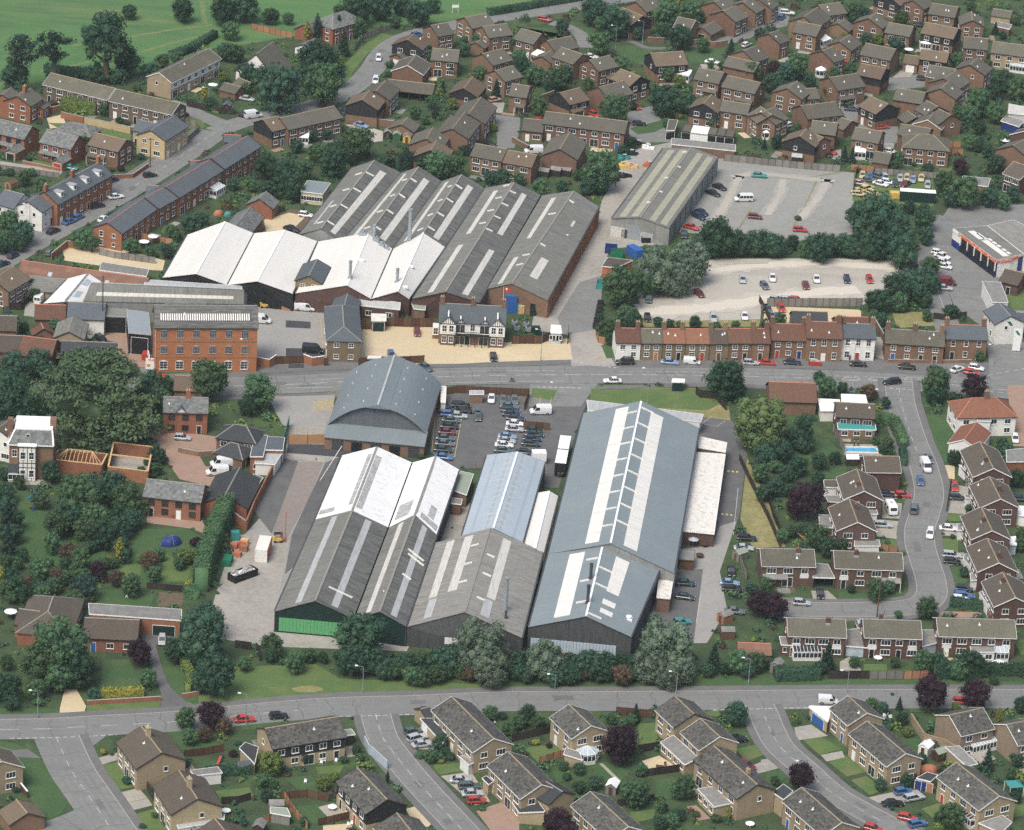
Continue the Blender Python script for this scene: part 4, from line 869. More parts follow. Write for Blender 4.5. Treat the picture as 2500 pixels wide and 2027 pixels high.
G('lawn','lawn',[(1050,850),(1190,840),(1225,1000),(1080,1050)]); G('lawn','lawn',[(1870,1060),(2050,1020),(2150,1095),(1950,1165)]); G('patio','gold_gravel',[(1085,1160),(1230,1115),(1375,1205),(1180,1265)]); G('drive','concrete',[(2005,1200),(2150,1140),(2150,1230),(2060,1265)]); G('lawn','dark_lawn',[(1200,1320),(1330,1300),(1340,1480),(1220,1470)])
G('lawn','lawn',[(980,1590),(1200,1560),(1180,1640),(1020,1680)]); G('patio','brick_paving',[(1460,1540),(1540,1530),(1660,1640),(1560,1660)]); G('lawn','dark_lawn',[(330,1240),(470,1240),(470,1320),(380,1340)]); G('lawn','lawn',[(1880,700),(1560,760),(1700,790),(1740,780),(1730,745)])
TILE = (3,3)
G('verge','dark_lawn',[(-40,490),(560,480),(1200,480),(2200,500),(2200,545),(-40,540)]); G('lawn','lawn',[(290,985),(440,955),(620,1060),(430,1110)]); G('lawn','lawn',[(505,1170),(640,1110),(830,1250),(660,1290)]); G('lawn','lawn',[(690,1320),(820,1285),(985,1400),(850,1445)]); G('drive','concrete',[(220,880),(360,855),(500,950),(240,990)]); G('drive','concrete',[(440,1110),(620,1075),(640,1130),(490,1165)])
G('drive','concrete',[(840,1465),(1040,1420),(1250,1400),(1320,1460),(1120,1510),(905,1510)]); G('lawn','lawn',[(1280,1560),(1430,1510),(1640,1640),(1700,1736),(1500,1736)]); G('lawn','dark_lawn',[(1100,970),(1200,940),(1290,1000),(1250,1100)]); G('verge','dark_lawn',[(1180,720),(1480,720),(1470,760),(1190,750)]); G('lawn','dark_lawn',[(-20,1250),(140,1220),(160,1300),(60,1350),(-20,1360)]); G('drive','concrete',[(-60,1150),(60,1130),(130,1210),(-60,1260)])
G('lawn','dark_lawn',[(130,360),(380,360),(380,410),(130,410)]); G('patio','paving',[(600,330),(680,290),(790,410),(600,415)]); G('lawn','lawn',[(800,350),(990,350),(1000,405),(800,405)]); G('patio','paving',[(1740,340),(2040,340),(2140,390),(1830,400)]); G('lawn','lawn',[(2060,170),(2200,120),(2200,260),(2120,280)]); G('lawn','lawn',[(2040,1500),(2200,1480),(2200,1600),(2040,1640)])
TILE = (3,2)
G('verge','dark_lawn',[(1310,0),(1440,0),(1600,230),(1620,330),(1440,420),(1400,260)]); G('lawn','dark_lawn',[(580,1480),(1000,1500),(980,1560),(600,1560)]); G('lawn','lawn',[(1430,1030),(1590,1040),(1590,1150),(1430,1155)]); G('lawn','lawn',[(1480,825),(1620,830),(1620,890),(1470,890)]); G('lawn','dark_lawn',[(1480,1270),(1620,1270),(1680,1390),(1545,1450)]); G('lawn','lawn',[(940,1040),(1085,1040),(1080,1110),(940,1110)])
G('drive','paving',[(880,870),(1110,890),(1085,1040),(910,1015)]); G('drive','concrete',[(360,1470),(500,1470),(595,1552),(380,1552)]); G('drive','gold_gravel',[(1445,420),(1560,420),(1560,540),(1440,520)]); G('drive','concrete',[(1530,580),(1680,600),(1650,830),(1495,820)]); G('drive','concrete',[(1440,900),(1640,910),(1640,1010),(1440,1010)]); G('drive','concrete',[(1440,1150),(1640,1150),(1640,1250),(1450,1260)]); G('drive','brick_paving',[(1440,1640),(1780,1650),(1790,1700),(1420,1690)]); G('drive','brick_paving',[(2000,-250),(2250,-250),(2250,270),(2050,260)])
G('drive','concrete',[(930,640),(1200,640),(1180,700),(940,700)]); G('drive','concrete',[(960,720),(1120,740),(1110,870),(950,860)]); G('lawn','dark_lawn',[(340,200),(500,200),(620,330),(420,350)]); G('lawn','dark_lawn',[(470,460),(650,430),(660,510),(490,540)]); G('pool_surround','paving',[(600,240),(950,250),(960,340),(640,330)]); G('lawn','dark_lawn',[(1400,-260),(1500,-250),(1480,-80),(1300,-60),(1290,-240)])
TILE = (3,1)
G('waste_ground','dry_grass',[(1040,890),(1330,870),(1400,990),(1080,1010)]); G('footway_patch','concrete',[(890,1080),(960,1090),(1010,1290),(870,1240)]); G('lawn','lawn',[(2000,720),(2200,680),(2200,860),(2010,850)])
TILE = (2,1)
G('verge','dry_grass',[(1090,950),(2080,940),(2060,1000),(1100,1000)]); G('verge','dark_lawn',[(745,1150),(840,1150),(850,1260),(790,1260)]); G('track','gravel',[(1700,430),(2140,430),(2140,470),(1720,480)])
TILE = (1,1)
G('tarmac_patch','new_asphalt',[(250,945),(455,958),(455,1012),(248,1002)]); G('tarmac_patch','new_asphalt',[(250,1178),(590,1180),(590,1245),(250,1245)]); G('tarmac_patch','new_asphalt',[(275,1310),(400,1310),(400,1340),(270,1340)])
TILE = (1,2)
G('tarmac_patch','new_asphalt',[(265,245),(900,250),(900,330),(700,350),(255,315)]); G('concrete_strip','concrete',[(225,318),(585,355),(575,400),(215,362)]); G('tarmac_patch','dark_asphalt',[(215,365),(350,385),(290,560),(130,990),(-20,800)]); G('alley','concrete',[(1510,1060),(1560,840),(1700,780),(1880,690),(1720,1010)])
G('side_strip','dark_asphalt',[(580,400),(700,350),(500,870),(330,1250),(240,1330),(300,1000)])
TILE = (0,1)
G('works_alley','brick_paving',[(690,1050),(1060,1050),(1070,1200),(1230,1230),(1230,1340),(980,1330),(980,1130),(880,1110)])
TILE = (0,0)
G('court','gold_gravel',[(390,990),(520,960),(560,1060),(420,1080)]); G('lawn','lawn',[(400,1030),(700,1040),(1100,1130),(1090,1180),(760,1110),(500,1080)]); G('lawn','lawn',[(280,1340),(540,1390),(500,1420),(240,1370)]); G('verge','lawn',[(1540,960),(1690,1010),(1720,1060),(1660,1110),(1530,1060)]); G('lane','concrete',[(-60,1340),(530,1430),(500,1470),(-60,1390)])
TILE = 'D'
# roads
RMAIN = [(-120,822),(0,818),(150,814),(330,812),(480,808),(640,803),(900,789),(1190,784),(1500,786),(1850,797),(2000,806),(2141,820),(2280,834)]
road('main_road',RMAIN,10.2,'asphalt',.05)
RHIGH = [(-140,605),(-60,575),(0,548),(70,508),(180,447),(260,402),(340,352),(400,312),(450,276),(505,256),(570,240),(640,224),(700,206),(745,178),(778,145),(800,112),(838,84),(900,64),(1000,44),(1130,24),(1250,6),(1330,-8)]
road('high_street',RHIGH[:9],8.5,'asphalt',.046,foot='l',footw=2.0)
road('estate_road',RHIGH[8:],7.2,'asphalt',.042,foot='')
road('side_street',[(470,262),(420,243),(385,226),(350,215)],6,'asphalt',.038)
road('garage_lane',[(1945,815),(1990,760),(1985,700),(1960,620),(1945,560),(1950,500),(1960,450)],6.5,'asphalt',.044)
TILE = (3,2)
R5 = [(1090,-300),(1110,-120),(1160,60),(1220,240),(1290,400),(1335,560),(1345,680),(1310,820),(1270,950),(1270,1080),(1310,1220),(1360,1380),(1365,1500),(1290,1580),(1120,1615),(900,1625),(500,1630),(200,1620),(60,1610)]
road('residential_road',R5,6.4,'asphalt',.048,foot='lr',footw=1.9)
TILE = (0,3)
R6 = [(-300,905),(0,898),(400,890),(800,868),(1300,842),(1700,812),(2100,770),(2500,735),(2900,710),(3500,694),(4200,665),(5000,662),(6000,655),(7000,645),(8000,642),(8800,645)]
road('lower_road',R6,8.0,'asphalt',.052,foot='l',footw=2.2)
G('road_mouth','asphalt',[(330,960),(900,940),(745,1060),(690,1160),(680,1240),(440,1180),(360,1090)],z=.0492)
R7 = [(470,960),(530,1100),(610,1260),(720,1420),(830,1580),(930,1730),(1060,1900)]
road('close',R7,8.8,'asphalt',.05,foot='l',footw=2.0); road('close',[(800,1600),(620,1680),(420,1750),(200,1830)],7.5,'asphalt',.047)
TILE = (1,3)
R8 = [(1000,770),(1030,880),(1070,980),(1150,1090),(1270,1240),(1420,1410),(1580,1580),(1720,1730),(1880,1900)]
road('close',R8,5.8,'asphalt',.05,foot='lr',footw=1.8)
TILE = (3,3)
R9 = [(-70,690),(-30,780),(20,900),(110,1050),(300,1220),(540,1430),(780,1570),(1000,1690),(1180,1790)]
road('close',R9,5.8,'asphalt',.05,foot='lr',footw=1.8)
TILE = (2,0)
road('estate_path',[(330,190),(470,230),(580,300),(620,400)],4.5,'asphalt',.036); road('estate_path',[(850,330),(1000,350),(1130,400),(1300,405),(1500,395),(1700,385),(1830,340)],2.2,'footway',.036)
road('close',[(1640,350),(1850,330),(1990,260),(2100,150),(2230,60)],5.5,'asphalt',.037)
TILE = 'D'
for sd,pts in (('footway_left',[(540,779),(700,771),(885,766),(1060,764),(1188,757)]),('footway_right',[(1296,765),(1500,766),(1700,769),(1835,776),(1990,786)]),('footway_near',[(1250,811),(1350,809),(1480,806),(1700,814),(1850,820)])):
 w = smooth([P(x,y) for x,y in pts]); m_ = MB(); ns = normals(w)
 for i in range(len(w)-1):
  q = [w[i]-ns[i]*1.0,w[i+1]-ns[i+1]*1.0,w[i+1]+ns[i+1]*1.0,w[i]+ns[i]*1.0]; m_.prism([(p.x,p.y,0) for p in q],[(p.x,p.y,.13) for p in q])
 struct(m_.obj('pavement','footway'))
# markings
dashes('road_marking',RMAIN,4,2.2,.15,z=.066);
TILE = 'D'
dashes('road_marking',[(1296,778),(1500,780),(1850,790),(2000,799)],1.0,1.2,.12,z=.066); dashes('road_marking',[(940,801),(1060,798),(1180,797)],30,.1,.12,z=.066); dashes('road_marking',[(1860,812),(1975,822)],.8,.7,.25,z=.068)
dashes('road_marking',[(600,812),(700,810)],30,1,.12,z=.066); dashes('road_marking',[(640,797),(900,779),(1180,775)],30,1,.1,z=.066); dashes('road_marking',[(1200,757),(1288,770)],.8,.6,.25,z=.062); dashes('road_marking',[(1122,810),(1215,812)],.9,.5,.3,z=.064)
for x0,x1 in ((1760,1790),(1815,1860),(1890,1960)): dashes('road_marking',[(x0,795),(x1,797),(x1+8,791),(x0+8,789),(x0,795)],30,.1,.14,z=.067,n=1)
dashes('road_marking',[(2030,792),(2150,770)],1.5,1,.2,z=.062); dashes('road_marking',[(2010,815),(2160,826)],1.2,1,.15,z=.067); dashes('road_marking',[(1945,560),(1962,612),(1990,690)],60,1,.1,z=.06)
dashes('road_marking',RHIGH[1:9],2,3,.1,z=.062); TILE = (3,2); dashes('road_marking',R5[:5],2.5,3,.1,z=.06)
TILE = (0,3); dashes('road_marking',R6[1:8],3.6,3,.12,z=.064); dashes('road_marking',R7[:6],2.2,2.6,.1,z=.062); dashes('road_marking',[(80,972),(420,965),(700,955),(980,940)],.9,.6,.2,z=.066)
TILE = (1,3); dashes('road_marking',R8[:8],2.4,2.2,.1,z=.062); dashes('road_marking',[(690,787),(990,782),(1320,770)],.9,.6,.2,z=.066)
TILE = (3,3); dashes('road_marking',R9[1:8],2.2,2.2,.1,z=.062); dashes('road_marking',[(-60,722),(330,714)],.9,.6,.2,z=.066); TILE = (2,3); dashes('road_marking',[(1680,735),(2130,722)],.9,.6,.2,z=.066)
TILE = (1,1)
for a,b in (((490,1610),(640,1620)),((490,1700),(640,1712)),((490,1610),(485,1700)),((540,935),(560,1180)),((490,930),(585,935)),((490,965),(560,970)),((490,1090),(555,1095)),((600,1545),(690,1540)),((600,1570),(690,1565))): dashes('road_marking',[a,b],50,.1,.14,'line_yellow',.062,n=1)
for k in range(9):
 dashes('road_marking',[(490+k*18,1610),(490+k*18+55 if k < 6 else 645,1700 if k < 6 else 1680)],50,.1,.1,'line_yellow',.062,n=1); dashes('road_marking',[(530+k*14,1612),(488+k*14,1700)],50,.1,.1,'line_yellow',.063,n=1)
TILE = (1,2)
for k in range(7):
 dashes('road_marking',[(292+k*42,95+k),(272+k*46,178+k)],50,.1,.1,'line_yellow',.062,n=1)
 if k < 3: dashes('road_marking',[(290,110+k*26),(590,125+k*26)],50,.1,.1,'line_yellow',.063,n=1)
dashes('road_marking',[(1740,-90),(1710,80),(1660,350)],99,.1,.14,'line_yellow',.062); dashes('road_marking',[(1500,-20),(1470,300)],99,.1,.14,'line_yellow',.062)
for k in range(9): dashes('road_marking',[(1500-k*3,5+k*38),(1715-k*6,12+k*38)],99,.1,.08,'line_yellow',.062,n=1)
TILE = (2,1)
for x in (60,150,240,330): dashes('road_marking',[(x,1590),(x-12,1660)],99,.1,.12,'line_yellow',.062,n=1)
dashes('road_marking',[(710,1262),(770,1215),(800,1260),(710,1262)],99,.1,.12,'line_yellow',.062,n=1); dashes('road_marking',[(0,1395),(600,1388)],0.1,99,z=.06)
TILE = (2,2)
for y,x0,x1 in ((468,1800,1905),(828,1750,1860)): dashes('speed_bump_marking',[(x0,y),(x1,y+10)],.5,.5,.9,'line_yellow',.062,n=1)
dashes('road_marking',[(1890,610),(1850,1000)],99,.1,.1,z=.061); dashes('road_marking',[(1590,70),(1670,10)],99,.1,.1,z=.061,n=1); dashes('road_marking',[(1580,70),(1710,95),(1780,50)],99,.1,.1,z=.061,n=1); dashes('road_marking',[(1580,1490),(1540,1736)],99,.1,.1,z=.061)
def ragged(w,hw,z,m):
 d = [w[0]]
 for a,b in zip(w,w[1:]): n_ = max(1,int((b-a).length/1.2)); d += [a+(b-a)*(i+1)/n_ for i in range(n_)]
 ns = normals(d); m_ = MB(); j = [hw*random.uniform(.65,1.25) for _ in d]; k = [hw*random.uniform(.65,1.25) for _ in d]
 for i in range(len(d)-1): m_.poly([(p.x,p.y,z) for p in (d[i]-ns[i]*j[i],d[i+1]-ns[i+1]*j[i+1],d[i+1]+ns[i+1]*k[i+1],d[i]+ns[i]*k[i])])
 struct(m_.obj('wheel_track',m))
# worn lines across the gravel car park
TILE = (3,0)
for a,b in (((410,1505),(300,1736)),((620,1440),(240,1500))): dashes('bay_divider',[a,b],99,.1,.35,'dry_grass',.06,n=1)
TILE = (2,1)
for a,b in (((2000,10),(1900,170)),((2420,20),(2350,170))): dashes('bay_divider',[a,b],99,.1,.4,'dry_grass',.06,n=1)
TILE = (2,0)
for a,b in (((1900,1470),(1650,1900)),((2270,1500),(2130,1800)),((2050,1450),(2700,1520)),((2640,1500),(2380,1860)),((1830,1480),(2030,1445))):
 w = smooth([P(*a),(P(*a)+P(*b))/2+Vector((.8,0,0)),P(*b)]); ragged(w,1.9,.058,'track_mid'); ragged(w,1.0,.064,'gravel')
TILE = 'D'
for pts,w_ in (([(1335,652),(1450,646),(1580,630),(1700,613),(1795,606)],6),([(1420,580),(1540,560),(1700,551),(1870,560)],4)):
 w = smooth([P(*p) for p in pts]); ragged(w,w_*.8,.05,'track_pale'); ragged(w,w_*.42,.056,'pale_gravel')
GZ[0] = .06; TILE = (1,2)
G('lower_yard','pink_asphalt',[(350,390),(560,400),(430,720),(250,1040),(130,990),(270,600)],mask=False)
TILE = 'D'; GZ[0] = .0008
for q in ([(530,752),(1200,748),(1290,762),(1290,782),(530,792)],[(560,826),(905,810),(1110,802),(1250,804),(1250,812),(1110,812),(905,815),(560,842)],[(225,788),(540,773),(562,832),(340,842),(225,842)],[(1280,748),(1840,748),(2060,756),(2140,795),(2000,800),(1850,786),(1290,774)],[(0,455),(120,478),(250,402),(262,412),(120,500),(0,545)]): G('pavement','footway',q)
TILE = (0,0)
for q in ([(1080,310),(1300,275),(1480,245),(1810,210)],[(1170,440),(1500,345),(1790,285)],[(330,600),(560,560),(750,520)],[(1130,610),(1200,580),(1260,560)],[(590,390),(700,370)],[(1690,10),(1700,120),(1720,200)]): ragged(smooth([P(*p) for p in q]),.8,.03,'field_track')
# ================================================================== HOUSES (ridge line in the photo, width, wall height, look, options)
HOUSES = '''
@0 0
430 610 962 738 8 5 bb f
975 745 1498 860 8 5 bb fg
1332 605 1745 407 8 5 wt f
145 803 255 737 8 5.2 ob gc
20 790 90 733 7 5 ob -
290 862 345 822 5 3 ob g
5 997 265 1057 7.5 5 os e
395 1080 655 1140 7.5 5 os er
600 1020 712 1042 7 2.6 pav h
800 1110 1052 1168 8 5 bt gp
1262 1088 1455 965 8.5 5.5 st g
1165 1000 1330 1035 7 4.5 st -
2070 1135 1765 1322 8 5.6 sl -
1750 1335 1385 1560 8 5.4 sl -
1375 1562 1215 1650 8 5.2 sl -
1745 1338 1590 1342 4.5 3 sw n
1340 1555 1235 1548 4.5 3 sw n
2010 1130 1880 1125 4.5 3.4 sw n
830 1355 372 1600 8 6.2 oc TD
355 1605 235 1685 8 5.5 wr g
40 1583 200 1625 9 5.5 wr -
1880 690 2010 725 5 2.3 bg n
2000 650 2100 690 5 2.3 bb n
@1 0
640 120 740 92 8 5 os hg
480 158 400 205 6 3 os n
390 370 490 320 5 3.2 wr -
1462 212 1590 190 8 5 bg -
1745 145 1925 112 8 5 bg g
1895 222 2090 195 8 5 bg g
1265 332 1320 283 9 5 kb g
1480 402 1698 420 8 5 bg -
1180 452 1215 437 5 2.6 bg g
1268 545 1335 460 9 3.2 bg fn
1110 662 1492 705 7 2.6 cp -
1000 760 1085 672 8 5 bg -
885 835 945 757 9 5 kb n
200 985 650 885 8 5 bg -
60 1000 185 970 8 5 kb -
1897 448 2060 405 8.5 5 bg -
2000 590 2145 548 8 5 bg g
1735 737 1812 643 8 4 kb n
1880 812 1778 950 9 5 bg -
1745 938 1640 1075 9 5 bg -
1420 1160 1480 1065 9 4.5 bg -
1460 1255 1508 1175 9 4 kb n
1215 1040 1265 980 7 2.6 bg n
1840 1200 2095 1245 8 5 bg -
2108 1255 2345 1295 8 5 bt -
140 350 0 452 12 2.6 wa R6
85 1600 30 1660 7 3.2 os n
1840 355 1880 330 5 2.4 bg n
@2 0
80 238 245 282 8 5 bg -
295 340 490 302 8 4 bg g
415 393 590 452 8 5 bg -
648 502 812 462 8 5 bg gp
910 575 1072 640 8 5 kb g
725 727 925 675 9 5 bg p
400 775 562 733 8.5 4.5 kb p
1160 445 1428 428 9 5 kb -
925 62 1090 132 8 5 kb -
1040 15 1180 -30 8 5 bg -
1395 142 1530 168 7.5 5 bg fn
1690 177 1590 232 6 2.6 bg -
1765 90 1872 45 9 5 bg -
1690 15 1800 -30 9 5 bg -
1930 20 2000 -20 9 5 bg -
2060 -10 2120 -50 9 5 bg -
1935 422 2045 382 9 5 bg -
1810 470 2065 525 7 4 bg n
2150 280 2230 250 8 5 bg -
1565 567 1770 605 8 5 bg p
1805 632 2078 690 8 5 bg p
1602 865 1668 790 8 5 kb g
1765 838 1992 872 7 5 bg -
2090 942 2200 890 9 5 bg g
285 930 965 1015 8 5 bg -
105 988 272 1005 8 3.2 bg -
400 1245 482 1105 9.5 5 bg n
5 700 148 718 8 5 bg p
250 470 330 420 6 2.6 bg n
@3 0
1000 -45 1080 -80 9 5 kb g
1215 2 1300 -40 7.5 5 bg g
1372 25 1588 58 8 5 bg p
425 42 600 18 8 5 bg -
300 140 415 62 9 5 bg -
250 178 445 215 8 5 bg -
585 195 640 158 7 2.8 bg n
840 152 900 108 9 5 bg g
1012 187 1215 222 7.5 4.5 bg -
1320 187 1588 237 8 5 kb -
1712 168 1700 95 7 4.5 bg g
1640 305 1838 322 8 5 bg -
1885 345 2200 385 8 5 yt -
600 347 685 290 7.5 4.5 bg g
455 422 545 392 9 5 bg -
820 360 1068 410 8.5 5 bg -
1290 410 1512 442 7 4.5 kb -
1150 455 1270 472 6 2.7 bt nd
785 530 985 570 8 5 kb n
515 647 745 612 9 5 bg p
1350 542 1560 575 8 5 bg fn
1690 540 1755 482 9 5 bg -
1575 588 1470 655 9 5 bg -
1445 740 1510 680 9 5 bg -
1080 735 1315 772 8 5 bg n
160 737 242 677 9 5 bg gp
300 740 400 735 7 4 bg -
275 882 560 850 9 5 bg -
860 803 1005 870 8.5 5 kb -
1330 840 1420 890 8 4.5 bg -
1165 925 1240 980 6 2.6 cp -
1335 1000 1395 935 8 3.5 bg fn
1430 910 1530 960 8 4.5 bg n
-60 890 30 960 8 5 bg g
375 1005 580 1030 8 5 bg n
265 1140 320 1075 9 5 kb n
350 1100 465 1150 6 4.5 bt n
610 980 700 1010 7 2.6 bg n
735 1062 955 1098 8 5 bg -
1115 1035 1360 1075 7 5 bg n
1265 1120 1385 1130 9.5 5.2 bg hg
900 1265 1030 1285 7 2.6 bg n
2050 1215 2150 1160 10 5 bg -
2060 1350 2200 1400 9 5 db f
2140 1095 2200 1060 8 4 db f
1885 72 2040 95 5 2.6 yt n
@0 1
1200 -85 900 125 8 5 sl g
115 490 -60 595 9 5 bt g
190 440 1240 590 12 2.8 rr ns
250 570 560 600 8 2.6 gy n
575 788 880 800 9 4.6 wr n
300 808 548 815 7 3.5 rt -
-40 900 140 905 8 4 or_ n
575 1035 612 908 7 4 gy n
-40 1062 190 1070 9 4 or_ n
195 1070 470 1105 9 4 rt n
520 1112 970 1130 8 4 bd n
345 965 365 1010 5 3.4 rt n
1372 1578 1738 1588 7 5.4 os c
1465 1400 1700 1410 8 3 bt n
@1 1
735 995 722 815 8 5.6 ol hg
765 720 740 815 6 4.5 ol n
440 568 510 432 6.5 6.6 ol g
@0 1
2092 -5 1960 160 7 3.5 os n
@2 1
865 1005 1068 1008 7 4.6 h1 C
1072 1008 1248 1010 7 4.6 h2 - orange_paint
1252 1010 1440 1012 7 4.6 h3 C black_paint
1444 1012 1640 1014 7 4.6 h3 - red_paint
1644 1014 1800 1015 7 4.6 h4 C timber_brown
1804 1008 1995 1010 7 4.8 h5 - black_paint
1998 1010 2145 1012 7 4.8 h5 C timber_dark
@3 1
20 968 315 975 8 4.9 h6 C red_paint deep_blue
318 950 610 958 8 6.2 h7 C white_paint
612 965 892 975 7 6 h8 C red_paint
985 1010 1472 1040 7 4.8 h9 T blue_paint dark_green black_paint
1478 975 1822 985 7 5.6 ha C black_paint black_paint
10 1455 395 1468 9 3.6 rt n
570 1625 890 1642 7.5 5 db -
1700 1592 1905 1588 9 5 rw hgc
1990 510 2140 545 8 3.2 db -
205 862 490 872 8 3.2 bd n
560 910 830 915 6 5 rt n
@0 2
-20 110 90 30 9 5.5 wb g
1230 530 1708 582 7.5 4.8 os -
1880 668 2000 440 10 3.2 sb n
1960 75 2060 90 7 4.5 bd h
1930 225 1990 240 6 2.6 bd h
445 1515 400 1640 11 3 or_ h
165 1615 350 1640 7 3 or_ n
715 1690 1160 1710 9 3.2 or_ -
@3 2
745 450 805 630 8.5 5 db fcg
680 700 750 890 8.5 5 db fcg
805 338 1090 342 8 5 db fn
-60 1112 378 1120 8 5 do fcpP
555 1130 1115 1150 8 5 do fcpP
1775 222 1885 440 8.5 5 db fcg
1855 515 1945 695 8.5 5 db fcg
1785 770 1875 960 8.5 5 db fcg
1835 1030 1930 1230 8.5 5 db fcg
1965 1315 2070 1520 8.5 5 db fcg
165 1690 640 1705 8 5 do fcP
800 1702 1270 1717 8 5 do fcP
1415 1692 2055 1710 8 5 do fcP
@0 3
1185 868 1350 1085 10 5 yl c
1500 1238 1650 1470 10 5 yl c
1800 1640 1930 1800 10 5 yl -
-100 1020 10 1155 9 5 yl fg
140 1480 230 1590 7 2.6 bt n
@1 3
80 883 685 785 8.5 5 yk -
1640 620 1985 965 8.5 5 yb fg
1380 720 1440 705 4.5 2.6 yd n
850 1215 1095 1475 8.5 5 yk k
1180 1592 1330 1780 9 5 yb -
@2 3
-30 1080 245 1350 8.5 5 yb fg
290 1330 420 1410 6.5 4.4 yd n
480 687 660 858 8 5 yb fg
1368 618 1520 760 8.5 5 yb -
1580 805 1735 950 8.5 5 yb f
1690 1030 2050 1350 8.5 5 yb c
660 1415 970 1700 8 5 yb f
@3 3
675 615 825 752 8 5 yb f
835 825 1150 1090 8 5 yb fg
1580 1172 1930 1445 8.5 5 yb fg
285 1380 615 1665 8 5 yb f
1520 772 1790 712 9 5 yg f
2000 850 2200 810 9 5 yg f
'''
for ln in HOUSES.strip().split('\n'):
 t = ln.split()
 if ln[0] == '@': TILE = (int(t[0][1:]),int(t[1])); continue
 o = t[7]; rise = None
 if o.startswith('R'): rise,o = float(o[1:]),''
 if t[6] in ('rt','h1','h2','h3','h4','h5','h6','h7','h8','h9','ha','rw','bd','oc','os'): rise = rise or float(t[4])*.31
 house(float(t[0]),float(t[1]),float(t[2]),float(t[3]),float(t[4]),float(t[5]),t[6],'' if o == '-' else o,rise,doors=t[8:] or None)
# ================================================================== INDUSTRIAL SHEDS
def TT(c,r,*pts):
 """points of another tile in the current tile's coordinates"""
 dx,dy = (c-TILE[0])*2140,((0,507,1014,1520)[r]-(0,507,1014,1520)[TILE[1]])/K
 return [(x+dx,y+dy) for x,y in pts]
TILE = (1,2)
gr = dict(panel=('green_sheet',.35,3.6,.05,.93,19))
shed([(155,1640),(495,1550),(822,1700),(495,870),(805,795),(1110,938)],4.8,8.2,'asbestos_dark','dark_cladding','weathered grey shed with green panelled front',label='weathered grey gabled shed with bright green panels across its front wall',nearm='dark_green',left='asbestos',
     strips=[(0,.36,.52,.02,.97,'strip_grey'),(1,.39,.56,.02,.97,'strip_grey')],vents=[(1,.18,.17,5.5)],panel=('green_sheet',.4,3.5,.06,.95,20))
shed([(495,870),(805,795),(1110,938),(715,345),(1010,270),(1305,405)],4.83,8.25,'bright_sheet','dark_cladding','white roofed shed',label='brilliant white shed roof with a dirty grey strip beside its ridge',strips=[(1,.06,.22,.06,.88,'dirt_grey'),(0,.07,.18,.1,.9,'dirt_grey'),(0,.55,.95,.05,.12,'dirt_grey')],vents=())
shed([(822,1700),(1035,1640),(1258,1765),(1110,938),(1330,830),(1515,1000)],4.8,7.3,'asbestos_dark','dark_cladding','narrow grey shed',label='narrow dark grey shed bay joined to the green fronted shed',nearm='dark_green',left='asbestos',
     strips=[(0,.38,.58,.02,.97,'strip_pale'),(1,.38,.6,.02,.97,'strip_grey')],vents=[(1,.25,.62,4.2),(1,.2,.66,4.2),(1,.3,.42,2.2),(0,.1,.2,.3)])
shed([(1110,938),(1330,830),(1515,1000),(1305,405),(1500,350),(1700,465)],4.83,7.35,'bright_sheet','dark_cladding','narrow white roofed shed',label='narrow white roofed shed with grey stained patches above the alley',strips=[(1,.02,.07,.04,.86,'dirt_grey'),(0,.3,.85,.06,.3,'dirt_grey'),(1,.2,.92,.02,.10,'dirt_grey'),(1,.45,.7,.12,.3,'dirt_grey')])
rt_,ptC,SC_ = shed([(1262,1768),(1745,1645),(2228,1862),(1495,1075),(1955,950),(2403,1155)],4.6,8.2,'asbestos_pale','dark_cladding','wide grey shed',label='wide pale grey shed with a tall steel flue, between dark and blue sheds',nearm='dark_cladding',
     strips=[(0,.62,.76,.28,.97,'strip_pale'),(0,.28,.44,.3,.97,'strip_pale'),(1,.27,.42,.25,.96,'strip_pale'),(0,.6,.74,.04,.26,'strip_grey'),(1,.25,.4,.04,.23,'strip_grey')],vents=[(0,.12,.82,1.8),(1,.08,.7,1.8),(0,.14,.6,1.8),(1,.1,.48,2),(0,.13,.38,1.8),(1,.12,.2,1.8)],panel=('white_boards',1.5,3.0,.33,.45,3))
def flue(root_pt,side,u,v,h,r,m='galvanised',parent=None,cowl=True):
 p = root_pt(side,u,v); mb = MB(); mb.tube((p.x,p.y,p.z-.5),(p.x,p.y,p.z+h),r,r,12)
 if cowl: mb.tube((p.x,p.y,p.z+h-.02),(p.x,p.y,p.z+h+.3),r*1.25,r*1.25,12); mb.box(p.x-r*1.5,p.x+r*1.5,p.y-r*1.5,p.y+r*1.5,p.z-.3,p.z+.25)
 mb.obj('flue',[m],parent)
flue(ptC,1,.62,.2,7.5,.42,parent=rt_); flue(ptC,1,.66,.12,1.6,.25,'dark_metal',rt_)
bl_,ptD,_ = shed([(1715,1015),(1985,945),(2235,1065),(1925,340),(2185,312),(2420,395)],4.7,7.3,'pale_blue_sheet','dark_cladding','pale blue shed',label='pale blue sheeted shed roof with rows of faint yellow stains',ridge='vent_white')
for k in range(13):
 for sd in (0,1):
  a = [ptD(sd,u,v) for u,v in ((.36,.05+k*.073),(.12,.055+k*.073),(.12,.068+k*.073),(.36,.063+k*.073))]
  mb = MB(); mb.slab([p+Vector((0,0,.165)) for p in (a if sd == 0 else a[::-1])],.02); mb.obj('stained_lap',['stain_yellow'],bl_)
shed([(2235,1065),(2335,1112),(2408,1155),(2345,658),(2450,640),(2528,686)],4.2,5.6,'white_sheet','white_render','small white roofed shed',label='small white roofed shed squeezed between the pale blue and blue grey sheds',ridge='vent_white')
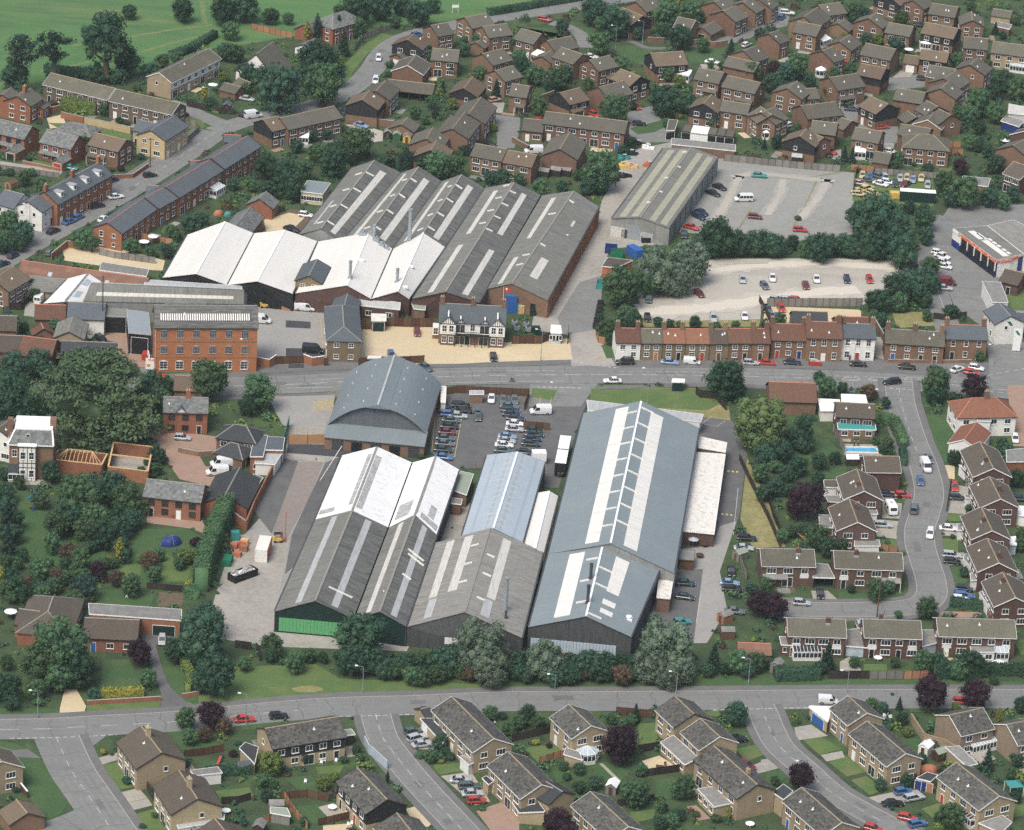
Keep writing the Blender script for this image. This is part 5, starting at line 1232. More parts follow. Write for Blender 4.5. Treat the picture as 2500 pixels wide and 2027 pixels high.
slab_building([(1655,630),(1760,665),(1820,490),(1705,465)],3.4,'mossy_roof','brown_brick','green felt roofed brick lean-to',label='green felt roofed brick lean-to in the alley between sheds',cat='lean-to')
slab_building([(1630,735),(1715,745),(1725,700),(1645,688)],3,'flat_felt','brown_brick','small grey roofed store',label='small grey roofed brick store below the green lean-to',cat='store')
TILE = (2,2)
F_,ptF,_ = shed([(300,1158),(825,1070),(1360,1320),(590,-8),(1080,-112),(1567,115)],5.6,10.6,'blue_grey_sheet','grey_cladding','large blue grey warehouse',label='largest blue grey warehouse with two long white rooflight strips',cat='warehouse',name='warehouse',ridge='vent_white',
     strips=[(0,.2,.42,.0+.02,.98,'strip_white',14),(1,.19,.4,.02,.96,'strip_white',14)],vents=[(0,.03,.12+.115*i,3.2) for i in range(8)]+[(1,.02,.15+.115*i,3.2) for i in range(8)])
F2_,ptF2,_ = shed([(137,1770),(620,1680),(1000,1853),(300,1160),(760,1082),(1235,1302)],5.55,9.2,'blue_grey_sheet','dark_cladding','lower blue grey warehouse',label='lower blue grey warehouse extension with pale blue panelled front',cat='warehouse',name='warehouse',ridge='vent_white',
     strips=[(0,.3,.58,.05,.93,'strip_white',6),(1,.26,.5,.42,.92,'strip_white',5),(1,.24,.5,.24,.31,'strip_white',1),(1,.24,.5,.12,.18,'strip_white',1)],vents=[(0,.03,.8,2.6),(1,.03,.68,3),(1,.03,.45,3),(0,.1,.5,2),(0,.06,.2,2.2),(1,.03,.04,3)],panel=('ice_sheet',.3,3.1,.03,.86,26))
flue(ptF2,0,.08,.52,3.4,.34,'dark_metal',F2_); flue(ptF2,0,.03,.18,4.0,.34,'dark_metal',F2_); flue(ptF2,1,.82,.2,.5,.5,'vent_white',F2_)
slab_building([(1425,965),(1690,992),(1785,325),(1545,308)],3.4,'white_felt','dark_brick','long flat white roofed annex',label='long flat annex with blotchy white roof beside the largest warehouse',cat='annex')
slab_building([(1555,268),(1785,306),(1797,228),(1560,175)],3.8,'white_felt','brown_brick','short flat annex',label='short flat annex with white roof at the top of the lane',cat='annex')
slab_building([(1210,1522),(1322,1532),(1350,1362),(1228,1350)],3.6,'white_felt','brown_brick','small flat roofed brick store',label='small brick store with stained white roof by the lower warehouse',cat='store')
slab_building([(1395,1205),(1525,1215),(1530,1130),(1400,1118)],2.6,'flat_felt','timber_brown','brown timber bin store',label='brown timber bin store in the canteen yard',cat='store',trim='timber_brown')
slab_building(TT(2,1,(640,1695),(1580,1790),(1600,1728),(625,1608)),3.4,'strip_grey','white_boards','white fronted flat annex',label='white fronted flat annex behind the peak of the largest warehouse',cat='annex')
# arched warehouse
def arched():
 z0,rise = 4.3,5.6; global TILE; TILE = (1,2)
 nL,nR,fL,fR = P(605,70,z0),P(1420,165,z0),P(*TT(1,1,(738,1440))[0],z0),P(*TT(1,1,(1553,1450))[0],z0)
 c = (nL+nR+fL+fR)/4; c.z = 0; ax = (fL+fR-nL-nR); rz = math.atan2(ax.y,ax.x)-math.pi/2; inv = Matrix.Rotation(-rz,4,'Z')@Matrix.Translation(-c)
 a,b,d,e = [inv@p for p in (nL,nR,fL,fR)]; hw = ((b-a).length+(e-d).length)/4; L = (d.y+e.y-a.y-b.y)/2; y0,y1 = -L/2,L/2
 root = thing('arched_warehouse',c,rz,'','warehouse',label='grey arched roof warehouse with raised ridge beside the main road')
 MASKP.append([(p.x,p.y) for p in (nL,nR,fR,fL)])
 n = 26; arc = []
 for i in range(n+1):
  t = -1+2*i/n; arc.append((hw*t,z0+rise*(1-abs(t)**2.15)))
 mb = MB()
 for i in range(n):
  (xa,za),(xb,zb) = arc[i],arc[i+1]; mb.slab([(xa,y0-.3,za+.1),(xb,y0-.3,zb+.1),(xb,y1+.3,zb+.1),(xa,y1+.3,za+.1)],.1)
 ro = mb.obj('roof',['arch_sheet'],root)
 mb = MB(); zt = z0+rise; mb.prism([(-2.6,y0-.5,zt-.22),(2.6,y0-.5,zt-.22),(2.6,y0-.5,zt-.05),(0,y0-.5,zt+.75),(-2.6,y0-.5,zt-.05)],[(-2.6,y1+.5,zt-.22),(2.6,y1+.5,zt-.22),(2.6,y1+.5,zt-.05),(0,y1+.5,zt+.75),(-2.6,y1+.5,zt-.05)]); mb.obj('raised_ridge',['arch_sheet'],ro)
 mb = MB(); mb.beam((0,y0-.5,zt+.78),(0,y1+.5,zt+.78),.5,.1); mb.obj('ridge_capping',['strip_grey'],ro)
 for yy,nm in ((y0+.6,'front_gable'),(y1-.1,'rear_gable')):
  mb = MB(); pr = [(-hw,z0-.4)]+arc+[(hw,z0-.4)]; mb.prism([(x,yy,z) for x,z in pr],[(x,yy+.15,z) for x,z in pr]); mb.obj(nm,['slate'],root)
 mb = MB(); mb.box(-hw+.15,hw-.15,y0+.3,y1-.3,0,z0-.1); mb.obj('wall',['brown_brick'],root)
 mb = MB(); mb.slab([(-hw-.2,y0-4.6,3.2),(hw+.2,y0-4.6,3.2),(hw+.2,y0+.7,z0+.3),(-hw-.2,y0+.7,z0+.3)],.15); mb.obj('canopy',['arch_sheet'],root)
 mb = MB(); mb.box(-hw,hw,y0-4.2,y0-.05,0,3.0); mb.obj('front_wall',['brown_brick'],root)
 for i in range(5): add_door(root,'black_paint' if i % 2 else 'dark_metal',-hw+3+i*4.4,y0-4.2,0,2.4,2.4,'shutter_door','dark_metal')
 v = MB(); v.tube((0,0,0),(0,0,.3),.2,.14,8); ve = v.mesh('roof_vent',['strip_pale'])
 for yy in (-.38,-.13,.13,.36):
  for t in (-.72,-.33,.33,.72): link('roof_vent',ve,ro,(hw*t,L*yy,z0+rise*(1-abs(t)**2.15)+.1))
arched()
# white sheds, grey saw-tooth sheds
TILE = (1,1); A = lambda x,y: (x-2140,y)
shed([A(1360,585),A(1640,553),A(1900,648),A(1562,235),A(1880,122),A(2121,222)],4.7,7.6,'white_sheet','black_boards','white shed',label='white gabled shed nearest the old high street terraces',ridge='vent_white')
shed([A(1900,648),(10,615),(310,720),A(2121,222),(240,192),(515,290)],4.72,7.5,'white_sheet','black_boards','white shed',label='second white gabled shed with black boarded front',ridge='vent_white',doors=[(.62,5,3.6,'black_paint'),(.9,2.2,3,'timber_orange')])
w3,pt3,_ = shed([(330,716),(762,650),(965,762),(515,292),(940,217),(1145,345)],4.75,7.4,'white_sheet','dark_brick','white shed',label='broad white gabled shed with steel flues behind the olive brick house',ridge='vent_white',doors=[(.62,5,2.6,'black_paint')])
w4,pt4,_ = shed([(965,762),(1185,700),(1282,765),(1145,345),(1400,212),(1588,330)],4.7,7.4,'white_sheet','dark_brick','white shed',label='white gabled shed with twin blue grey flues next to the grey sheds',ridge='vent_white')
flue(pt3,0,.0,.13,4.4,.38,parent=w3); flue(pt4,0,.2,.18,3.4,.38,parent=w4); flue(pt4,0,.45,.98,8.5,.5,parent=w4); flue(pt3,1,.25,.97,3.6,.42,parent=w3)
for (sd,u,v,s) in ((0,.1,.98,.9),(1,.1,1.0,.7),(1,.35,.95,.8),(1,.6,.93,.7),(1,.8,.93,.6)):
 p = pt3(sd,u,v); mb = MB(); mb.box(p.x-s,p.x+s,p.y-s,p.y+s,p.z-.3,p.z+1.1*s); mb.tube((p.x,p.y,p.z+s),(p.x+.3,p.y,p.z+1.9*s),.3*s,.3*s,8); mb.obj('extractor',['galvanised'],w3)
for pt_,w_,sd,u,v in ((pt3,w3,1,.12,.5),(pt4,w4,1,.08,.42),(pt4,w4,1,.3,.1)):
 p = pt_(sd,u,v); mb = MB(); mb.box(p.x-.9,p.x+.9,p.y-.35,p.y+.35,p.z,p.z+.5); mb.obj('roof_vent',['vent_white'],w_)
B = lambda x,y: (x,y-1736)          # tile row 0 in row 1 coordinates
vv = lambda n: [(0,.14,.1+.24*i,1.9) for i in range(n)]+[(1,.03,.1+.24*i,2.0) for i in range(n)]
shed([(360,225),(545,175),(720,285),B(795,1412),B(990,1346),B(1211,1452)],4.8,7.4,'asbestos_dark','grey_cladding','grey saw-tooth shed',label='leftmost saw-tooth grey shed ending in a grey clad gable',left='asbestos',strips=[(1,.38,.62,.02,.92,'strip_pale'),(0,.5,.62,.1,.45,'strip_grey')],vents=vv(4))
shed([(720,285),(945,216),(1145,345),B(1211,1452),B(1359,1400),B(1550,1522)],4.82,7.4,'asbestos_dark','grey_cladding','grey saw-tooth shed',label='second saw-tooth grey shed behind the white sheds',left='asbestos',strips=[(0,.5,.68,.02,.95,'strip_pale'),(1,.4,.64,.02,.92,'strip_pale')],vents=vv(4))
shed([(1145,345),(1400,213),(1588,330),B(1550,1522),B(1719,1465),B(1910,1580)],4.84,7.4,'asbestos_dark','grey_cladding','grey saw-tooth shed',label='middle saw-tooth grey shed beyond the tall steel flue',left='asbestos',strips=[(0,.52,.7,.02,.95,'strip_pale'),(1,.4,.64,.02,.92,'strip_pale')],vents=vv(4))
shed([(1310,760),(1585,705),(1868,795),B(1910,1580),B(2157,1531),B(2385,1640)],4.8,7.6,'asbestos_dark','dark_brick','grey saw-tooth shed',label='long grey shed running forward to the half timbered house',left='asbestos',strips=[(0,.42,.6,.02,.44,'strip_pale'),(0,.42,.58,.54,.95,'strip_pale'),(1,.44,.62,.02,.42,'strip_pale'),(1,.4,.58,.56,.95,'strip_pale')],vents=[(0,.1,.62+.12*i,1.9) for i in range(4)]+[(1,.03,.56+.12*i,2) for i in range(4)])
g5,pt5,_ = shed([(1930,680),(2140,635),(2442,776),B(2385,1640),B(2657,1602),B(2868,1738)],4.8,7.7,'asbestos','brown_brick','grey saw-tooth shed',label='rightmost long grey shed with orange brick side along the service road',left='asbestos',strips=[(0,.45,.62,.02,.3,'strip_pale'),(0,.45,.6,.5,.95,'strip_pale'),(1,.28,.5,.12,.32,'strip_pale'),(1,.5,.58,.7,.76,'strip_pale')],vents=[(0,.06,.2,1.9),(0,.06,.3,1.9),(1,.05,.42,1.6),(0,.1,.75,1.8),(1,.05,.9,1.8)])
for k in range(26):     # brick piers and windows down the side wall
 a = pt5(1,1,(k+.5)/26); b = pt5(1,1,(k+.9)/26); d = (b-a); d.z = 0; rr = math.atan2(d.y,d.x)
 mb = MB(); mb.box(-.3,.3,-.28,.02,0,4.6); link('brick_pier',mb.mesh('brick_pier',['orange_brick']),g5,(a.x,a.y,0),rr)
 if k % 3: mb = MB(); mb.box(-.75,.75,-.06,.03,1.2,3.2); link('side_window',mb.mesh('side_window',['glass' if k % 2 else 'timber_orange']),g5,(b.x,b.y,0),rr)
TILE = (2,1)
kw,ptk,_ = shed([(832,90),(1072,83),(1316,172),B(1260,1245),B(1495,1240),B(1725,1320)],4.9,6.6,'asbestos','grey_cladding','',label='isolated grey warehouse with yellowed rooflight strips beside the car park',cat='warehouse',name='warehouse',
     strips=[(0,.08,.34,.01,.97,'strip_yellow'),(0,.5,.76,.01,.97,'strip_yellow'),(1,.3,.5,.01,.97,'strip_yellow'),(1,.66,.88,.01,.97,'strip_yellow')],vents=[(0,.02,.2,.9),(1,.02,.36,.9),(0,.02,.55,.9),(1,.02,.72,.9),(0,.02,.93,1.2)],doors=[(.38,4.2,4.0,'galvanised'),(.24,1.6,2.4,'black_paint'),(.12,3.8,2.8,'strip_pale'),(.62,3.4,2.6,'strip_grey')])
for k in range(1,9):
 a = ptk(1,1,k/9); mb = MB(); mb.box(a.x-.08,a.x+.12,a.y-.1,a.y+.1,0,a.z); mb.obj('wall_post',['dark_metal'],kw)
# long shed behind the mill, white shed, loading bays
TILE = (0,1)
shed([(700,792),(770,632),(800,672),(2030,815),(2030,688),(2060,730)],5.0,8.2,'asbestos','grey_cladding','',label='long grey shed with pale glazed band directly behind the brick mill',strips=[(0,.48,.68,.06,.94,'strip_pale',26)],ridge='strip_grey')
shed([(368,800),(545,785),(705,790),(560,602),(735,556),(845,628)],4.4,6.4,'bright_sheet','grey_cladding','',label='white roofed workshop with two raised rooflights near the mill alley',strips=[(1,.2,.55,.16,.4,'pale_glass',1),(1,.15,.5,.62,.85,'pale_glass',1)])
slab_building([(870,902),(1062,908),(1062,848),(880,838)],5.2,'asbestos','black_paint','',low=[4.6,4.6,5.4,5.4],label='grey roofed loading bay with dark open front',cat='loading bay',doors=[(.5,5,4.2,'black_paint','shutter_door')],trim='strip_grey')  # open front: black wall and door colour stand in for its shade
slab_building([(1075,1045),(1262,1062),(1240,875),(1060,852)],5,'galvanised','black_paint','',low=[5.6,5.6,6.6,6.6],label='slanting metal roofed bay beside the brick mill',cat='loading bay',doors=[(.5,4,4.4,'black_paint','shutter_door')],trim='strip_grey')  # black wall and door are painted shade for the dark inside
slab_building([(830,520),(1225,575),(1245,515),(850,455)],3.0,'flat_felt','brown_brick','',label='flat grey roofed workshop beside the golden yard',cat='workshop')
slab_building([(1205,640),(2020,680),(2025,655),(1215,600)],5.2,'strip_grey','white_boards','',label='narrow flat link roof under the first white shed',cat='link building')
# ================================================================== THE MILL
def mill():
 root = house(1292,815,2147,818,9,11.6,'bd','n',3.6,label='three storey red brick mill with a long striped rooflight',cat='mill'); root.name = 'brick_mill'
 for ch in root.children:
  if ch.name.startswith('wall'): ch.data.materials[0] = M['mill_brick']; W_ = ch
  elif ch.name.startswith('roof'): ch.data.materials[0] = M['asbestos_dark']
 xs = [v.co.x for v in W_.data.vertices]; x0,x1 = min(xs),max(xs); L = x1-x0; hw = 4.5
 for u in (.09,.247,.405,.565,.722,.88):
  for z,k in ((9.75,'mill'),(5.75,'mill'),(1.75,'millb')):
   for s in (-1,1): add_win(root,k,x0+L*u,s*hw,z,0 if s < 0 else math.pi,'strip_grey' if k == 'mill' else 'white_paint')
 for z in (3.7,7.75):
  mb = MB(); mb.box(x0-.02,x1+.02,-hw-.07,-hw+.02,z,z+.22); mb.obj('string_course',['olive_brick'],root)
 sl = 3.6/hw; n = 40; mb = MB(); zr = 11.6+3.6+.12; y0,y1 = -hw*.72,-hw*.40
 mb.slab([(0,y0,zr+sl*y0+.08),(L*.88/n*.55,y0,zr+sl*y0+.08),(L*.88/n*.55,y1,zr+sl*y1+.08),(0,y1,zr+sl*y1+.08)],.06); me = mb.mesh('glazing_strip',['strip_white'])
 q = MB(); q.slab([(x0+L*.05,y0-.15,zr+sl*(y0-.15)+.035),(x0+L*.94,y0-.15,zr+sl*(y0-.15)+.035),(x0+L*.94,y1+.15,zr+sl*(y1+.15)+.035),(x0+L*.05,y1+.15,zr+sl*(y1+.15)+.035)],.05); ro = q.obj('rooflight',['dark_metal'],root)
 for i in range(n): link('glazing_strip',me,ro,(x0+L*.055+L*.88*i/n,0,0))
 mb = MB(); mb.tube((x0+.2,-hw-.1,0),(x0+.2,-hw-.1,11.4),.08,.08,6); mb.obj('drainpipe',['cream_paint'],root)
 mb = MB(); mb.box(x0+L*.1,x0+L*.5,.2,.9,zr-.2,zr+.35); mb.obj('ridge_vent',['asbestos'],root)
mill()
# half timbered house
TILE = (1,1)
def tudor():
 root = house(1540,797,2090,826,8.5,5.9,'h8','nT',2.9,label='white half timbered house with four gables and a black balcony',cat='house'); root.name = 'half_timbered_house'
 W_ = [c for c in root.children if c.name.startswith('wall')][0]; xs = [v.co.x for v in W_.data.vertices]; x0,x1 = min(xs),max(xs); L = x1-x0; hw = 4.25
 W_.data.materials[0] = M['brown_brick']
 def gable(cx,w,dep,h,full):
  mb = MB(); y = -hw-dep
  if full:
   mb.box(cx-w/2+.15,cx+w/2-.15,y+.15,-hw-.01,0,3.0); mb.obj('bay_base',['brown_brick'],root); mb = MB(); mb.box(cx-w/2,cx+w/2,y,-hw-.01,3.0,5.7)
   mb.prism([(cx-w/2,y,5.7),(cx+w/2,y,5.7),(cx,y,5.7+h)],[(cx-w/2,-hw+2,5.7),(cx+w/2,-hw+2,5.7),(cx,-hw+2,5.7+h)])
  else: mb.prism([(cx-w/2,y,5.7),(cx+w/2,y,5.7),(cx,y,5.7+h)],[(cx-w/2,-hw+1.6,5.7),(cx+w/2,-hw+1.6,5.7),(cx,-hw+1.6,5.7+h)])
  g = mb.obj('gable',['white_render'],root); mb = MB(); dy = 3.2 if full else 2.2; ov = .25
  for s in (-1,1):
   q = [(cx+s*(w/2+ov),y-.25,5.62),(cx+s*(w/2+ov),-hw+dy,5.62),(cx,-hw+dy,5.8+h),(cx,y-.25,5.8+h)]; mb.slab(q if s > 0 else q[::-1],.12)
  mb.obj('gable_roof',['slate'],g); mb = MB(); mb.beam((cx,y-.25,5.86+h),(cx,-hw+dy-.3,5.86+h),.3,.1); mb.obj('ridge_flashing',['vent_white'],g)
  mb = MB(); mb.box(cx-w/2,cx+w/2,y-.06,y-.005,5.6,5.78)
  for s in (-1,1): mb.beam((cx+s*(w/2+.1),y-.07,5.66),(cx,y-.07,5.72+h),.1,.16)
  for t in (-.55,-.28,0,.28,.55): mb.box(cx+t*w/2-.06,cx+t*w/2+.06,y-.05,y-.005,5.7,5.66+h*(1-abs(t)))
  mb.obj('timbering',['black_paint'],g)
  if full:
   for s in (-.22,.22): add_win(root,'sash',cx+s*w,y,4.5,0); add_win(root,'sash',cx+s*w,y+.15,1.6,0)
 u = lambda x: x0+(x-1540)/550*L
 gable(u(1615),3.8,1.0,1.9,True); gable(u(2025),3.8,1.0,1.9,True); gable(u(1718),2.6,.25,1.1,False); gable(u(1920),2.6,.25,1.1,False)
 mb = MB(); mb.box(u(1670),u(1965),-hw-.06,-hw+.02,3.0,5.8); mb.obj('rendered_wall',['white_render'],root)
 add_win(root,'sash',u(1820),-hw-.06,4.6,0); add_win(root,'patio',u(1718),-hw-.06,4.2,0); add_win(root,'patio',u(1920),-hw-.06,4.2,0); add_win(root,'patio',u(1718),-hw,1.12,0); add_win(root,'patio',u(1915),-hw,1.12,0); add_door(root,'dark_green',u(1780),-hw,0,1.2,2.3)
 mb = MB(); xa,xb = u(1672),u(1962); mb.box(xa,xb,-hw-1.5,-hw-.01,2.85,3.02)
 for k in range(12): x = xa+.05+(xb-xa-.1)*k/11; mb.box(x-.03,x+.03,-hw-1.5,-hw-1.44,3.02,3.95)
 mb.box(xa,xb,-hw-1.52,-hw-1.42,3.9,3.98); mb.box(xa,xb,-hw-1.5,-hw-1.44,3.45,3.5)
 for k in range(6): x = xa+.1+(xb-xa-.2)*k/5; mb.box(x-.08,x+.08,-hw-1.5,-hw-1.34,0,2.85)
 mb.obj('balcony',['black_paint'],root)
 mb = MB(); mb.box(x0-1.5,x0-.02,-1.6,.8,0,1.0); mb.obj('bay_base',['brown_brick'],root); mb = MB(); mb.box(x0-1.5,x0-.02,-1.6,.8,1.0,3.2); bo = mb.obj('side_bay',['white_render'],root); add_win(bo,'sash',x0-.75,-1.6,2.1,0)
tudor()
def add_gable_dormer(root,x,w,hw,z,h,m):
 mb = MB(); mb.prism([(x-w/2,-hw-.1,z),(x+w/2,-hw-.1,z),(x,-hw-.1,z+h)],[(x-w/2,0,z),(x+w/2,0,z),(x,0,z+h)]); mb.obj('gablet',[m],root)
 q = MB()
 for s in (-1,1):
  f = [(x+s*(w/2+.25),-hw-.35,z-.1),(x+s*(w/2+.25),.2,z-.1),(x,.2,z+h+.1),(x,-hw-.35,z+h+.1)]; q.slab(f if s > 0 else f[::-1],.12)
 q.obj('gablet_roof',['slate'],root)
for d in list(THINGS):
 if d['cat'] == 'house' and abs(proj((d['at'].x,d['at'].y,6))[0]-454) < 12 and 950 < proj((d['at'].x,d['at'].y,6))[1] < 1010: add_gable_dormer(d['o'],-1,3.2,3.5,5.0,1.6,'white_boards')
# ================================================================== OTHER FLAT OR ODD BUILDINGS
TILE = (1,1)
slab_building([(850,815),(1203,852),(1207,793),(843,748)],4,'strip_grey','dark_brick','',low=[3.4,3.4,4.4,4.4],label='low brick link with striped sheet roof behind the offices',cat='link building',doors=[(.8,1.1,2.1,'dark_green','door')],wins=2)
slab_building([(1320,845),(1415,855),(1420,785),(1290,775)],3.2,'mossy_roof','brown_brick','',label='small mossy roofed outhouse below the white sheds',cat='outhouse')
slab_building([(965,945),(1088,945),(1090,890),(965,885)],3.0,'white_felt','brown_brick','',label='garage with green door and flaking white flat roof',cat='garage',doors=[(.5,2.8,2.5,'dark_green','garage_door')])
slab_building([(930,1262),(1045,1262),(1050,1238),(935,1238)],2.2,'white_felt','black_paint','',label='small white roofed bin shelter by the office forecourt fence',cat='shelter',trim='strip_grey')
slab_building([(1785,1560),(1905,1560),(1905,1528),(1785,1528)],2.5,'strip_grey','brown_brick','',label='brick bin store at the top of the staff car park',cat='store')
slab_building([(1545,1625),(1585,1630),(1590,1495),(1550,1490)],3.2,'strip_white','strip_pale','',label='narrow cream tank housing beside the arched warehouse',cat='store')
TILE = (2,1)
slab_building([(322,1045),(415,1050),(408,985),(328,978)],3.0,'vent_white','pale_glass','',label='glazed gatehouse with white roof at the works entrance',cat='gatehouse',wins=3)
slab_building([(1335,1458),(1442,1460),(1445,1432),(1342,1428)],2.5,'vent_white','dark_green','',label='dark green bus shelter with white roof on the grass edge',cat='bus shelter',name='bus_shelter',openf=False)
slab_building([(750,490),(880,500),(1010,440),(800,415)],3.0,'brown_tile','orange_paint','',label='brown topped orange sided shed under the willows',cat='shed')
TILE = (3,1)
gl = slab_building([(1550,175),(1910,440),(2140,385),(1830,150)],4.8,'asbestos','deep_blue','',label='grey roofed tyre garage with orange signs and open blue bays',cat='garage',name='garage_building',trim='strip_pale',t=.7)
slab_building([(2142,388),(2700,700),(2560,330),(2045,102),(1835,150)],4.9,'asbestos_pale','white_render','',label='broad patched grey workshop roof behind the tyre garage',cat='workshop')
slab_building([(1915,445),(2032,430),(2100,400),(2000,395)],4.6,'asbestos','white_render','',label='white walled end of the tyre garage under a red striped sign',cat='garage',trim='sign_orange',t=.8)
TILE = (3,1)
def bays():
 q = [P(1550,175,4.8),P(1910,440,4.8)]; d = (q[1]-q[0]); L = d.length; rz = math.atan2(d.y,d.x); c = q[0]; root = gl; iv = root.matrix_basis.inverted()
 inv = Matrix.Translation(root.location)@Matrix.Rotation(root.rotation_euler.z,4,'Z'); inv = inv.inverted()
 dn = d.normalized(); nn = Vector((dn.y,-dn.x,0))
 for i,(u0,u1,m,z0,z1) in enumerate([(0,.2,'deep_blue',0,2),(0,.2,'white_paint',2,4)]+[(.2+.16*k+.012,.36+.16*k-.012,'black_paint',0,3.9) for k in range(5)]):
  a,b = c+d*u0,c+d*u1; mb = MB(); pts = []
  for p in (a+nn*.06-nn*.2,b+nn*.06-nn*.2,b-nn*.3,a-nn*.3): pts.append(inv@Vector((p.x,p.y,0)))
  pts2 = [inv@Vector((p.x,p.y,0)) for p in (a+nn*.12,b+nn*.12,b-nn*.15,a-nn*.15)]
  mb.prism([(p.x,p.y,z0) for p in pts2],[(p.x,p.y,z1) for p in pts2]); mb.obj('open_bay' if i > 1 else 'wall_panel',[m],root)  # black panels stand in for the shade inside the open bays
 for k in range(6):
  p = inv@(c+d*(.2+.16*k)+nn*.25); p.z = 0; mb = MB(); mb.box(p.x-.12,p.x+.12,p.y-.12,p.y+.12,0,1.8); mb.obj('column_base',['deep_blue'],root); mb = MB(); mb.box(p.x-.12,p.x+.12,p.y-.12,p.y+.12,1.8,4.1); mb.obj('column',['white_paint'],root)
 for k in range(7):
  a,b = inv@(c+d*(k/7+.004)+nn*.2),inv@(c+d*((k+1)/7-.004)+nn*.2); mb = MB(); mb.beam((a.x,a.y,4.45),(b.x,b.y,4.45),.12,.85); mb.obj('sign_board',['sign_orange' if k else 'white_paint'],root)
 for u,v,w_,ln in ((.12,.28,.10,.26),(.2,.42,.05,.2),(.42,.3,.10,.5),(.38,.52,.05,.07),(.48,.52,.05,.07),(.58,.52,.05,.07),(.7,.52,.05,.07),(.8,.52,.05,.07)):
  A_,B_,C_ = P(1550,175,4.8),P(1910,440,4.8),P(1830,150,4.8); X,Y = B_-A_,C_-A_; f = lambda s,t: inv@(A_+X*s+Y*t)
  mb = MB(); q4 = [f(u,v),f(u+ln,v),f(u+ln,v+w_*1.8),f(u,v+w_*1.8)]; mb.slab([(p.x,p.y,p.z+.08) for p in q4],.06); mb.obj('rooflight',['strip_white'],root)
bays()
slab_building([(1875,790),(2008,792),(1945,622),(1790,615)],4.0,'flat_felt','white_render','',label='white walled shop with flat grey roof behind the white gable',cat='shop',wins=2)
house(2030,905,1935,797,7.5,5.6,'wr','n',label='white gabled shop with a green painted emblem on its end wall',cat='shop')
so_ = THINGS[-1]['o']; W_ = [c for c in so_.children if c.name.startswith('wall')][0]; xs = [v.co.x for v in W_.data.vertices]; fw = -1 if math.sin(so_.rotation_euler.z) > 0 else 1; xe = max(xs) if fw > 0 else min(xs)
mb = MB(); ff = lambda y,z: (xe+fw*.03,y*fw,z)
mb.poly([ff(-.9,6.1),ff(.1,6.1),ff(.9,4.9),ff(.2,4.9)]); mb.obj('painted_emblem',['green_paint'],so_)
add_win(so_,'small',0,-3.75,4.5,0); add_win(so_,'tall',1.5,-3.75,2.0,0); add_win(so_,'patio',-2,-3.75,1.2,0)
slab_building([(2075,980),(2160,985),(2200,880),(2030,870)],3.4,'slate','dark_brick','',label='slate roofed red shopfront beside the white gable',cat='shop')
slab_building([(440,1700),(610,1700),(600,1605),(415,1595)],2.8,'vent_white','white_render','',label='low flat white garage roof beside the clay roofed house',cat='garage'); slab_building([(615,1630),(832,1635),(815,1565),(612,1558)],5.4,'vent_white','dark_brick','',label='flat white roof extension behind a brown roofed house',cat='extension')
TILE = (3,2)
slab_building([(585,115),(905,122),(895,68),(578,62)],2.9,'teal_paint','brown_brick','',low=[2.6,2.6,3.4,3.4],label='green roofed garden room facing the swimming pool',cat='garden room',wins=3); slab_building([(1750,45),(1865,50),(1860,0),(1740,0)],4.6,'flat_felt','white_render','',label='flat roofed white bay on the clay roofed villa',cat='extension',wins=1)
house(1640,200,1745,60,7,3.0,'rw','f',label='orange clay roofed single storey wing of the white villa',cat='extension')
slab_building([(375,1355),(560,1360),(500,1245),(380,1235)],2.7,'flat_felt','dark_brick','',label='flat roofed carport between the two dark brick pairs',cat='carport',name='carport',openf=True)
slab_building([(720,1092),(940,1092),(930,1040),(725,1038)],2.6,'flat_felt','white_boards','',label='flat felt garage roof below the lower gabled house',cat='garage'); slab_building([(430,935),(555,940),(540,835),(425,830)],2.8,'flat_felt','brown_brick','',label='flat grey extension behind the lower gabled house',cat='extension'); slab_building([(500,720),(630,730),(600,670),(480,668)],2.8,'flat_felt','brown_brick','',label='flat grey extension beside the purple tree',cat='extension'); slab_building([(850,825),(920,825),(900,765),(830,765)],2.6,'flat_felt','white_paint','',label='flat garage roof beside the white caravan',cat='garage')
slab_building([(470,600),(590,605),(575,540),(465,540)],2.6,'brown_tile','white_boards','',label='brown roofed garden room with white glazed side',cat='garden room')
slab_building([(1995,390),(2200,385),(2200,270),(1990,290)],3.0,'flat_felt','orange_brick','',label='flat grey roof on orange brick garage behind the right hand houses',cat='garage')
for i,q in enumerate((((1595,410),(1690,500),(1710,545),(1640,440)),((1640,660),(1710,665),(1720,690),(1650,690)),((1585,960),(1650,960),(1640,905),(1580,905)),((1630,1200),(1715,1290),(1710,1150),(1640,1160)),((1695,1380),(1790,1375),(1770,1320),(1690,1320)),((1765,1480),(1890,1660),(1900,1640),(1800,1460)))):
 slab_building(list(q),2.6,'flat_felt','white_boards','',label=f'flat felt porch roof on the {["topmost", "second", "middle", "fourth", "fifth", "lowest"][i]} house along the bending road',cat='porch')
slab_building([(2050,830),(2200,850),(2200,760),(2065,755)],2.7,'vent_white','white_paint','',label='white roofed conservatory behind the second roadside house',cat='conservatory',name='conservatory'); slab_building([(2005,1080),(2080,1085),(2070,1010),(2000,1020)],2.6,'vent_white','pale_glass','',label='white framed conservatory behind the middle roadside house',cat='conservatory',name='conservatory')
TILE = (3,3)
slab_building([(650,195),(830,210),(800,45),(655,60)],2.7,'flat_felt','pale_glass','',label='grey glazed link roof between the first two rear facing pairs',cat='link building',low=[2.5,2.5,3,3]); slab_building([(1290,200),(1450,160),(1400,60),(1290,60)],2.6,'flat_felt','pale_glass','',label='grey glazed link roof beside the reddest roofed pair',cat='link building',low=[2.5,2.5,3,3])
